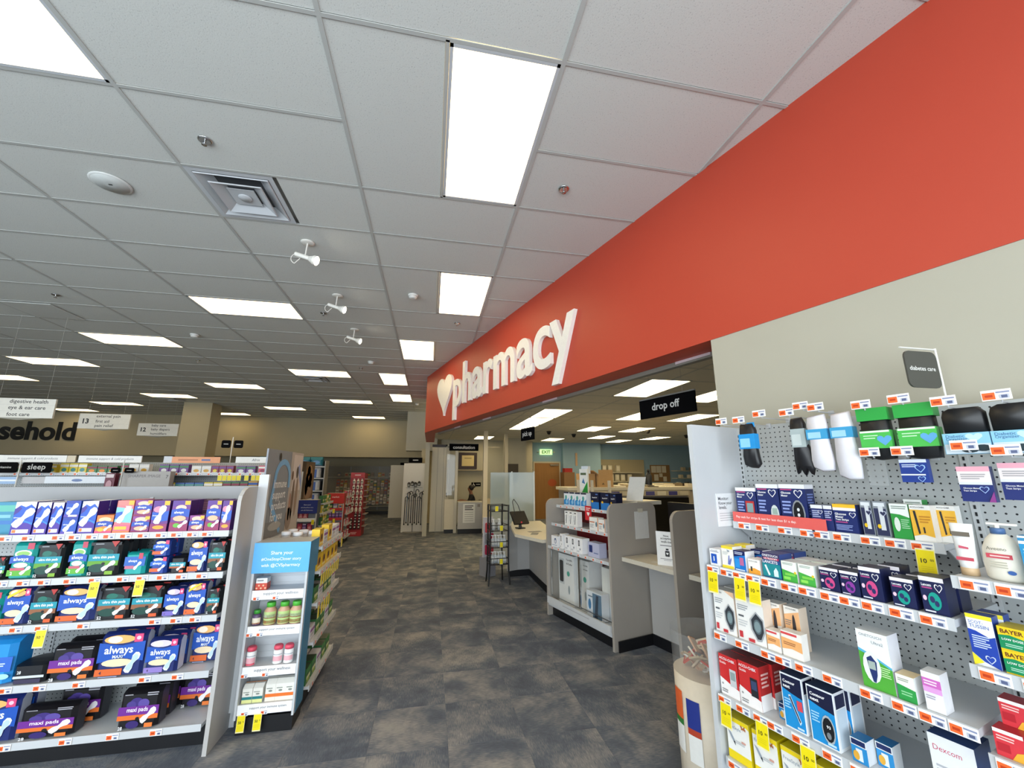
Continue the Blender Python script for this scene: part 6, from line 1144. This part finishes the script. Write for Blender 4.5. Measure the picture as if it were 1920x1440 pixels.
b.build('filling', e)
# wire rack with sanitizer bottles
e = empty('wire_rack', (1.11, 6.90, 0), .1, 'black wire rack of tiered baskets beside the pick up counter', 'rack')
for sx, sy in ((-.15, -.14), (.15, -.14), (-.12, .14), (.12, .14)):
    MB().tube([(sx * 1.15, sy * 1.15, 0), (sx * 1.05, sy, .18), (sx, sy, .35), (sx, sy, 1.20)], .013, 'wire_black', 8).build('leg', e)
for z in (.30, .55, .80, 1.10):
    b = MB()
    for zz_ in (z, z + .09):
        b.tube([(-.15, -.14, zz_), (.15, -.14, zz_), (.13, .14, zz_), (-.13, .14, zz_), (-.15, -.14, zz_)], .006, 'wire_black', 5)
    for k in range(11):
        x = -.15 + k * .03; b.cyl((x, -.14, z), (x, -.14, z + .09), .0028, .0028, 4, 'wire_black'); b.cyl((x * .9, .14, z), (x * .9, .14, z + .09), .0028, .0028, 4, 'wire_black'); b.cyl((x, -.14, z), (x * .9, .14, z), .0028, .0028, 4, 'wire_black')
    bk = b.build('basket', e)
    put('sale_tag', STP, bk, (.03 if z < 1 else -.05, -.152, z + .085), scale=(1, 1, .9))
for z, n in ((.30, 5), (.55, 5), (.80, 2)):
    for i in range(n):
        eb = empty('sanitizer_bottle', (1.03 + .19 * i / max(1, n - 1) if n > 2 else 1.04 + i * .1, 6.84 + .03 * (i % 2), z + .006), 0, 'clear pump bottle of sanitizer in the wire rack', 'bottle', 'sanitizer bottles in the rack')
        MB().lathe([(.026, 0), (.028, .01), (.028, .11), (.012, .13)], 12, '#c4ccd2').build('bottle_body', eb); MB().cyl((0, 0, .13), (0, 0, .165), .008, .008, 8, '#eceeee').box(-.03, -.008, .162, .012, .008, .174, '#eceeee').build('pump', eb); MB().box(-.018, -.031, .03, .018, -.027, .09, '#e8e9e6').build('printed_label', eb)
# candy peg strip beside the rack
b = MB(); b.box(-.1, -.02, .3, .1, .02, .95, '#c8c8d0'); 
e = empty('snack_stand', (1.03, 7.42, 0), .5, 'narrow stand of red and pink packets behind the wire rack', 'display'); b.build('stand_board', e); MB().box(-.1, -.1, 0, .1, .1, .3, '#8a8a90').build('base', e)
for i in range(6): MB().rrect(-.08 + (i % 2) * .09, .34 + (i // 2) * .18, .0 + (i % 2) * .09, .5 + (i // 2) * .18, .02, -.05, -.025, ['#a8284a', '#c8505a', '#8a8a92'][i % 3]).build('packet_row', e)
# acrylic screens
for i, (x0, y0, x1, y1) in enumerate([(1.22, 8.5, 1.62, 8.3), (1.47, 7.72, 1.90, 7.58)]):
    a = math.atan2(y1 - y0, x1 - x0); L = math.hypot(x1 - x0, y1 - y0)
    e = empty('acrylic_screen', (x0, y0, 0), a, ['cloudy acrylic screen standing further back', 'cloudy acrylic screen at the end of the pick up counter'][i], 'screen'); MB().box(0, -.004, .80, L, .004, 1.72, 'acrylic').build('sheet', e); MB().box(L - .005, -.012, 0, L + .02, .012, 1.74, '#dcdcd4').build('post', e); MB().box(0, -.05, 0, L, .05, .80, '#c4c8c6').build('stand_panel', e)
# staff side counters with white posts and card
b = MB(); b.box(-.5, 0, 0, .55, .5, 1.12, 'laminate_light'); b.build('staff_counter', None, W(6.2, 4.75) + (0,), RZW, label='pale staff counter behind the pick up counter', cat='counter')
for s in (6.62, 6.2, 5.72): MB().box(-.02, -.02, 0, .02, .02, .46, '#dcd8cc').build('screen_post', None, W(s, 4.82) + (1.121,), RZW, label='white screen post standing on the staff counter', cat='post', group='screen posts')
for s, d, h, w in [(5.62, 3.80, 1.30, .04), (5.40, 3.80, 1.28, .25), (5.12, 3.80, 1.25, .2)]: MB().box(-w / 2, 0, 0, w / 2, .3, h, 'laminate_light').build('partition_panel', None, W(s, d) + (0,), RZW, label='pale partition end behind the pick up counter', cat='partition', group='pale partition ends')
# ================================================================ PHARMACY INTERIOR
def bay(s0, s1, d, H, name, lab, dep=.5):
    e = empty(name, W((s0 + s1) / 2, d) + (0,), RZW, lab, 'shelving'); w = s0 - s1
    MB().box(-w / 2, dep - .03, 0, w / 2, dep, H, 'tan_wall').build('back_panel', e)
    for sx in (-1, 1): MB().box(sx * w / 2 - .015, 0, 0, sx * w / 2 + .015, dep, H, 'laminate_grey').build('side_panel', e)
    return e
# long low pharmacy shelf with label strips
e = empty('prescription_counter', (4.0, 8.2, 0), 0, 'long tan prescription counter with white label strips', 'counter')
MB().box(-1.2, 0, 0, 1.5, .7, 1.36, 'laminate_grey').build('cabinet_body', e); MB().box(-1.25, -.06, 1.36, 1.55, .75, 1.42, 'counter_top').build('worktop', e); b = MB(); b.box(-1.2, -.065, 1.24, 1.5, 0, 1.35, '#b9b09a'); b.build('front_strip', e)
for i in range(10): MB().box(-1.12 + i * .265, -.068, 1.255, -.92 + i * .265, -.065, 1.335, ['#d8d4c4', '#5a5a98', '#e0dccc', '#4a4a8c', '#cfc8b4'][i % 5]).build('label_card', e)
MB().box(-1.18, -.04, .2, 1.48, -.002, 1.2, '#15130f').build('recess_shade', e)  # near-black slab standing in for the shade of an open recess
e2 = empty('drop_off_counter', (5.6, 9.6, 0), 0, 'far tan work counter stacked with papers', 'counter'); MB().box(-1.4, 0, 0, 2.2, .7, 1.30, 'laminate_grey').build('cabinet_body', e2); MB().box(-1.45, -.04, 1.30, 2.25, .74, 1.35, 'counter_top').build('worktop', e2)
PP = ['#e4e0d0', '#cfc6ac', '#b8ac90', '#3a332c', '#d8d2c4', '#8a7c64', '#ece8dc']
pnm = ['cream', 'buff', 'khaki', 'dark', 'pale', 'brown', 'white']
for i in range(36):
    k = rnd.randrange(7); x = 4.36 + (i % 12) * .28 + rnd.uniform(-.01, .01); y = 9.70 + (i // 12) * .175
    MB().box(-.12, -.08, 0, .12, .08, rnd.choice((.02, .04, .07, .11)), PP[k]).build('paper_stack', None, (x, y, 1.3502), rnd.uniform(-.08, .08), label='%s stack of papers on the far work counter' % pnm[k], cat='papers', group='%s paper stacks' % pnm[k])
for i in range(16):
    k = rnd.randrange(7); x = 3.95 + (i % 6) * .25; y = 8.28 + (i // 6) * .18
    MB().box(-.11, -.08, 0, .11, .08, rnd.choice((.015, .03, .05)), PP[k]).build('paper_stack', None, (x, y, 1.4202), rnd.uniform(-.08, .08), label='%s stack of papers on the prescription counter' % pnm[k], cat='papers', group='%s paper stacks nearby' % pnm[k])
def cbox(x, y, z, w, d, h, lab, open_=False):
    e = empty('cardboard_box', (x, y, z), .1, lab, 'box'); MB().box(-w / 2, 0, 0, w / 2, d, h, 'cardboard').build('box_body', e)
    b = MB(); b.face([(-w * .3, -.001, h * .2), (-w * .1, -.001, h * .2), (-w * .2, -.001, h * .36)], '#5a4a34'); b.build('printed_mark', e)
    if open_: MB().prism([(-w / 2, 0), (-w / 2 - .12, .08), (-w / 2 - .115, .085), (-w / 2 + .005, .005)], 'y', 0, d, 'cardboard').build('flap', e, (0, 0, h)); MB().box(-w / 2 - .0, 0, h, w / 2, .004, h + .1, 'cardboard').build('flap', e)
cbox(3.30, 8.35, 1.4205, .30, .3, .28, 'tall cardboard box standing on the prescription counter'); cbox(3.66, 8.3, 1.4205, .34, .3, .26, 'open cardboard box beside the taller one', True)
e = empty('water_bottle', (5.35, 9.55, 1.3505), 0, 'dark drinking bottle on the far work counter', 'bottle'); MB().lathe([(.07, 0), (.075, .02), (.075, .3), (.03, .38)], 14, '#1d2430').build('bottle_body', e); MB().lathe([(.032, .38), (.032, .44), (.02, .46)], 12, '#101216').build('cap', e)
# back wall shelving unit
e = empty('wall_shelf_unit', (7.75, 15.95, 0), 0, 'tan shelf board unit on the blue wall with leaflets', 'shelving'); MB().box(-1.08, .12, 1.2, 1.08, .16, 2.27, 'tan_wall').build('back_panel', e)
for z in (1.72, 1.36): MB().box(-.75, -.15, z, .85, .12, z + .04, '#cfc8b2').build('shelf', e)
for x, z in [(6.95, 1.77), (7.20, 1.77), (7.55, 1.77), (7.25, 1.41), (7.5, 1.41), (7.75, 1.41), (7.0, 1.41), (8.05, 1.41)]: MB().box(-.09, -.04, 0, .09, .04, .26, '#d9d2bc').box(-.06, -.045, .05, .06, -.04, .22, '#efe9d8').build('binder', None, (x, 15.90, z), rnd.uniform(-.2, .2), label='pale binder standing on the tan wall shelf', cat='binder', group='binders on the wall shelf')
e = empty('cork_board', (9.58, 16.11, 1.36), 0, 'brown cork board with pinned sheets on the blue wall', 'board'); MB().box(-.45, 0, 0, .45, .03, .70, 'cork').build('board', e)
for x, z, w, h in [(-.3, .38, .22, .28), (-.06, .38, .22, .28), (.18, .38, .2, .28), (-.2, .05, .2, .26), (.2, .02, .16, .2), (.02, .2, .15, .15)]: MB().box(x - w / 2, -.004, z, x + w / 2, 0, z + h, '#ddd6c4').build('pinned_sheet', e)
# wooden door and exit sign
o = MB().box(-.5, -.06, 0, .5, 0, 2.10, 'wood_door').build('door_1', None, (4.50, 15.82, 0), kind='structure', label='brown wooden door in the blue pharmacy wall')
MB().box(-.56, -.05, 0, -.5, .0, 2.16, '#c8c2ae').box(.5, -.05, 0, .56, 0, 2.16, '#c8c2ae').box(-.5, -.05, 2.10, .5, 0, 2.16, '#c8c2ae').build('door_frame', o); MB().box(.12, -.12, 2.0, .46, -.06, 2.06, '#8a8478').build('door_closer', o); MB().disc(.2, -.061, 1.35, .18, .14, '#b3552a').build('round_notice', o)
e = empty('exit_sign', (4.48, 15.78, 2.43), 0, 'green lit exit sign on the blue wall', 'sign'); MB().box(-.25, 0, 0, .25, .06, .21, 'exit_glow').text('EXIT', 0, -.001, .105, .36, None, '#3a7a34', bold=.03).build('sign_face', e); 
for s in (-1, 1): MB().lathe([(.05, 0), (.05, .03), (.02, .05)], 10, '#c8c8b8', (s * .32, .02, .08)).build('lamp_head', e)
for i in range(9): MB().box(-.05, -.01, 0, .05, 0, .06, ['#3a4a3c', '#4a5a4c', '#2c3a34'][i % 3]).build('wall_decal', None, (3.72 + .09 * (i % 3) + .03 * (i % 2), 15.845, 1.25 + .14 * (i // 2)), 0, label='small dark leaf shaped decal on the blue wall', cat='decal', group='leaf decals')
MB().box(-.04, -.02, 0, .04, 0, .5, '#c8a888').build('thermometer_strip', None, (5.66, 15.59, 2.0), 0, label='narrow wall chart on the blue wall', cat='chart'); e = wbox('red_storage_box', 5.05, 15.2, 1.75, 5.35, 15.5, 1.9, '#a82a2c', label='red box on the high cabinet by the blue wall', cat='box'); wbox('high_cabinet', 4.98, 15.1, 0, 5.4, 15.58, 1.749, '#8a6a4a', label='brown cabinet beside the wooden door', cat='cabinet')
for s in range(3): wbox('wire_shelf', 9.9, 15.4, 1.2 + s * .3, 11.6, 15.8, 1.23 + s * .3, '#b8b4a4', label='pale storage shelf on the far blue wall', cat='shelf', group='far storage shelves')
for i in range(12): wbox('medicine_carton', 9.95 + i * .13, 15.42, 1.231 + (i % 3) * .3, 10.06 + i * .13, 15.6, 1.36 + (i % 3) * .3, PP[i % 7], label='%s carton on the far storage shelves' % pnm[i % 7], cat='carton', group='%s cartons on storage shelves' % pnm[i % 7])
# hanging black signs
def hsign(s, d, L, z0, z1, t, lab, rz=None, loc=None, size=.5):
    e = empty('hanging_sign', (W(s, d) if loc is None else loc) + (z0,), RZW if rz is None else rz, lab, 'sign'); h = z1 - z0
    MB().box(-L / 2, -.01, 0, L / 2, .01, h, 'matte_black').text(t, -.0, -.0112, h * .5, None, h * .52 if 'p' in t else h * .48, '#e8e8e4', bold=.02).build('sign_board', e); MB().box(-L / 2, -.012, h, L / 2, .012, h + .012, '#8a8a86').build('top_rail', e)
    for x in (-.3, .3): MB().cyl((x * L, 0, h + .01), (x * L, 0, PC - z0), .0015, .0015, 5, '#b8b8b4').build('hanging_wire', e)
hsign(2.88, 3.2, .70, 2.265, 2.46, 'drop off', 'black hanging drop off sign'); hsign(5.72, 3.2, .42, 2.22, 2.41, 'pick up', 'black hanging pick up sign'); hsign(0, 0, .88, 2.37, 2.575, 'consultation', 'black hanging consultation sign', 0, (.97, 12.5))
# ---- consultation room
MB().box(-.06, 0, 0, .06, .9, 2.56, 'beige_wall').build('wall_consult_end', None, (-.10, 12.1, 0), kind='structure', label='pale wall end under the red band')
o = MB().box(-.27, 0, 0, .27, .05, 2.5, '#ddd5c0').build('door_2', None, (.30, 13.0, 0), kind='structure', label='pale folding door beside the consultation window')
for x in (-.09, .09): MB().box(x - .004, -.004, .02, x + .004, 0, 2.48, '#8a8270').build('panel_joint', o)
MB().box(.19, -.02, 1.0, .21, -.0, 1.12, '#2a2824').build('door_pull', o); MB().box(-.27, -.01, 2.5, .27, .06, 2.58, '#2a1f1c').build('track', o)
e = empty('consultation_window', (.62, 12.62, 0), 0, 'narrow glazed panel with blinds beside the consultation counter', 'window')
MB().box(-.17, 0, 0, .17, .06, .95, '#d6cdb6').build('lower_panel', e); MB().box(-.15, .02, .95, .15, .03, 2.5, 'glass').build('glass_pane', e); MB().box(-.17, 0, .95, -.14, .06, 2.56, '#bdb49c').box(.11, -.03, 0, .19, .06, 2.56, '#d9d0b9').box(-.17, 0, 2.5, .17, .06, 2.56, '#bdb49c').build('frame', e); MB().box(-.17, -.01, 0, .10, 0, .1, 'black_vinyl').build('toe_kick', e)
for k in range(6): MB().box(-.12 + k * .04, .05, 1.0, -.09 + k * .04, .054, 2.1, '#a8a08a').build('blind_slat', e)
e = empty('consultation_counter', (1.20, 12.4, 0), 0, 'grey consultation counter front with a posted notice', 'counter')
MB().box(-.37, 0, .13, .36, .03, .86, 'laminate_light').build('front_panel', e); MB().box(-.37, -.02, .86, .36, .4, .89, 'counter_top').build('worktop', e); MB().box(-.36, .02, 0, .36, .06, .13, 'black_vinyl').build('toe_kick', e)
b = MB(); b.box(-.22, -.004, .30, .13, 0, .83, '#e6e6e2')
for i in range(3): b.face([(-.17, -.005, .78 - i * .05), (.08 - .04 * (i % 2), -.005, .78 - i * .05), (.08 - .04 * (i % 2), -.005, .755 - i * .05), (-.17, -.005, .755 - i * .05)], '#2c2c2e')
for i in range(5): b.face([(-.17, -.005, .60 - i * .06), (.08, -.005, .60 - i * .06), (.08, -.005, .588 - i * .06), (-.17, -.005, .588 - i * .06)], '#9a9a98')
b.build('posted_notice', e); MB().box(.2, -.01, .74, .28, 0, .82, '#8a8480').build('bell_plate', e)
MB().box(-.06, -.06, 0, .06, .06, 2.9, '#d6cdb6').build('wall_post_1', None, (1.53, 11.75, 0), kind='structure', label='pale post at the consultation counter'); MB().box(-.05, -.05, 0, .05, .05, 2.9, '#bdb49c').build('wall_post_2', None, (2.25, 12.4, 0), kind='structure', label='pale post beyond the consultation glass')
MB().box(-.07, -.07, 0, .07, -.06, .1, 'black_vinyl').build('baseboard_2', None, (1.53, 11.75, 0), kind='structure', label='black base of the pale post')
e = empty('glass_partition', (1.89, 12.1, 0), math.atan2(.5, .7), 'glass partition beside the consultation post', 'window'); MB().box(-.36, 0, 1.0, .34, .01, 2.7, 'glass').build('glass_pane', e); MB().box(-.36, -.02, 0, .34, .03, 1.0, '#b9b09a').build('lower_panel', e)
MB().box(-.2, 0, 0, 3.2, .1, 2.9, 'beige_wall').build('wall_consult_back', None, (.55, 15.1, 0), kind='structure', label='tan back wall of the consultation room')
e = empty('framed_certificate', (1.32, 15.06, 1.86), 0, 'certificate in a wide dark wooden frame', 'picture'); MB().box(-.33, -.03, 0, .33, .03, .58, '#2a120e').build('frame', e); MB().box(-.22, -.034, .1, .22, -.03, .48, '#cdbb84').bar(0, -.0345, .38, .26, .025, '#7a6a44').build('print', e)
wbox('ledge_shelf', .95, 14.9, 1.80, 1.9, 15.09, 1.83, '#a89c80', label='tan ledge under the framed certificate', cat='shelf')
e = empty('accessibility_sign', (1.64, 15.085, 1.245), 0, 'small black wheelchair symbol sign', 'sign'); b = MB(); b.box(-.17, 0, 0, .17, .01, .14, 'matte_black'); b.disc(-.09, -.001, .045, .035, .035, '#e0e0dc'); b.disc(-.09, -.0014, .045, .024, .024, '#111113'); b.disc(-.095, -.001, .112, .013, .013, '#e0e0dc'); b.face([(-.10, -.0016, .095), (-.088, -.0016, .095), (-.08, -.0016, .065), (-.05, -.0016, .06), (-.04, -.0016, .03), (-.055, -.0016, .03), (-.062, -.0016, .048), (-.095, -.0016, .05)], '#e0e0dc'); b.bar(.07, -.001, .07, .14, .025, '#b0b0ac'); b.build('sign_face', e)
wbox('wall_opening_shade', 2.55, 13.9, 1.45, 2.95, 13.95, 2.02, '#3c362e', kind='structure', label='dark board painted as a shaded opening in the tan wall')  # solid board, its dark colour stands for the shade inside an opening
MB().box(-.3, 0, 0, .5, .06, 2.9, 'beige_wall').build('wall_consult_right', None, (2.75, 13.96, 0), kind='structure', label='tan wall right of the consultation room')
# ---- seated person: one continuous skinned body
def person():
    J = {'pel': (1.40, 13.80, .50, .13), 'sp1': (1.39, 13.80, .68, .115), 'sp2': (1.37, 13.80, .86, .135), 'ch': (1.36, 13.80, .98, .135), 'nk': (1.34, 13.80, 1.075, .05), 'hd0': (1.32, 13.80, 1.14, .065), 'hd': (1.312, 13.80, 1.215, .082), 'hd2': (1.318, 13.80, 1.275, .06),
         'ls': (1.36, 13.66, .99, .055), 'le': (1.27, 13.62, .80, .042), 'lw': (1.06, 13.66, .845, .03), 'lh': (.98, 13.68, .845, .026), 'rs': (1.36, 13.94, .99, .055), 're': (1.27, 13.98, .80, .042), 'rw': (1.06, 13.92, .84, .03), 'rh': (.98, 13.90, .84, .026),
         'lp': (1.38, 13.71, .48, .085), 'lk': (1.00, 13.70, .50, .06), 'la': (1.02, 13.70, .09, .042), 'lf': (.90, 13.70, .045, .035), 'rp': (1.38, 13.89, .48, .085), 'rk': (1.00, 13.90, .50, .06), 'ra': (1.02, 13.90, .09, .042), 'rf': (.90, 13.90, .045, .035)}
    E_ = [('pel', 'sp1'), ('sp1', 'sp2'), ('sp2', 'ch'), ('ch', 'nk'), ('nk', 'hd0'), ('hd0', 'hd'), ('hd', 'hd2'), ('ch', 'ls'), ('ls', 'le'), ('le', 'lw'), ('lw', 'lh'), ('ch', 'rs'), ('rs', 're'), ('re', 'rw'), ('rw', 'rh'), ('pel', 'lp'), ('lp', 'lk'), ('lk', 'la'), ('la', 'lf'), ('pel', 'rp'), ('rp', 'rk'), ('rk', 'ra'), ('ra', 'rf')]
    for h, y in (('lh', 13.68), ('rh', 13.90)):
        for f in range(5):
            a = (f - 2) * .018; k = h + 'f%d' % f; l = .055 if f in (0,) else .075
            J[k] = (.975 - l * .55, y + a * 1.2, J[h][2] - .004, .0085); J[k + 't'] = (.975 - l, y + a * 1.4, J[h][2] - .016, .0075); E_ += [(h, k), (k, k + 't')]
    J['nose'] = (1.228, 13.80, 1.205, .012); E_.append(('hd', 'nose'))
    ks = list(J); me = bpy.data.meshes.new('person'); me.from_pydata([J[k][:3] for k in ks], [(ks.index(a), ks.index(b)) for a, b in E_], [])
    o = bpy.data.objects.new('person', me); COL.objects.link(o)
    md = o.modifiers.new('skin', 'SKIN'); md.use_smooth_shade = True
    for i, k in enumerate(ks): me.skin_vertices[0].data[i].radius = (J[k][3], J[k][3]); me.skin_vertices[0].data[i].use_root = (k == 'pel')
    sb = o.modifiers.new('sub', 'SUBSURF'); sb.levels = 1; sb.render_levels = 1
    dg = bpy.context.evaluated_depsgraph_get(); m2 = bpy.data.meshes.new_from_object(o.evaluated_get(dg)); bpy.data.objects.remove(o)
    for c in ('#8a5c44', '#1b1a20', '#23242c'): m2.materials.append(mat(c, .7))
    for p in m2.polygons:
        c = p.center; p.use_smooth = True
        p.material_index = 0 if (c.z > 1.05 or (c.x < 1.20 and .76 < c.z < .95)) else (2 if c.z < .58 else 1)
    e = put('person', m2, None, (0, 0, 0), 0, 'person in a dark top seated behind the consultation counter, head bent', 'person')
    b = MB(); b.lathe([(.01, -.10), (.07, -.06), (.092, 0), (.08, .06), (.04, .095), (.01, .1)], 14, '#1a1210', (1.345, 13.80, 1.235)); b.lathe([(.005, -.04), (.035, -.02), (.042, .005), (.03, .035), (.005, .045)], 10, '#1a1210', (1.435, 13.80, 1.27)); b.build('hair', e)
    b = MB()
    for y in (13.77, 13.83): b.lathe([(.002, -.008), (.008, 0), (.002, .008)], 6, '#14100e', (1.238, y, 1.232))
    b.box(1.236, 13.785, 1.168, 1.246, 13.815, 1.173, '#6a3a34'); b.build('face_features', e)
person()
e = empty('office_chair', (1.42, 13.80, 0), 0, 'dark office chair under the seated person', 'chair'); MB().box(-.24, -.22, .32, .2, .22, .37, '#1d1d22').build('seat', e); MB().box(.2, -.2, .4, .25, .2, .85, '#1d1d22').build('backrest', e); MB().cyl((0, 0, .06), (0, 0, .32), .03, .03, 10, '#2a2a2e').build('column', e)
for k in range(5): MB().cyl((0, 0, .07), (.27 * math.cos(k * 1.2566), .27 * math.sin(k * 1.2566), .03), .02, .015, 8, '#1a1a1d').build('leg', e)
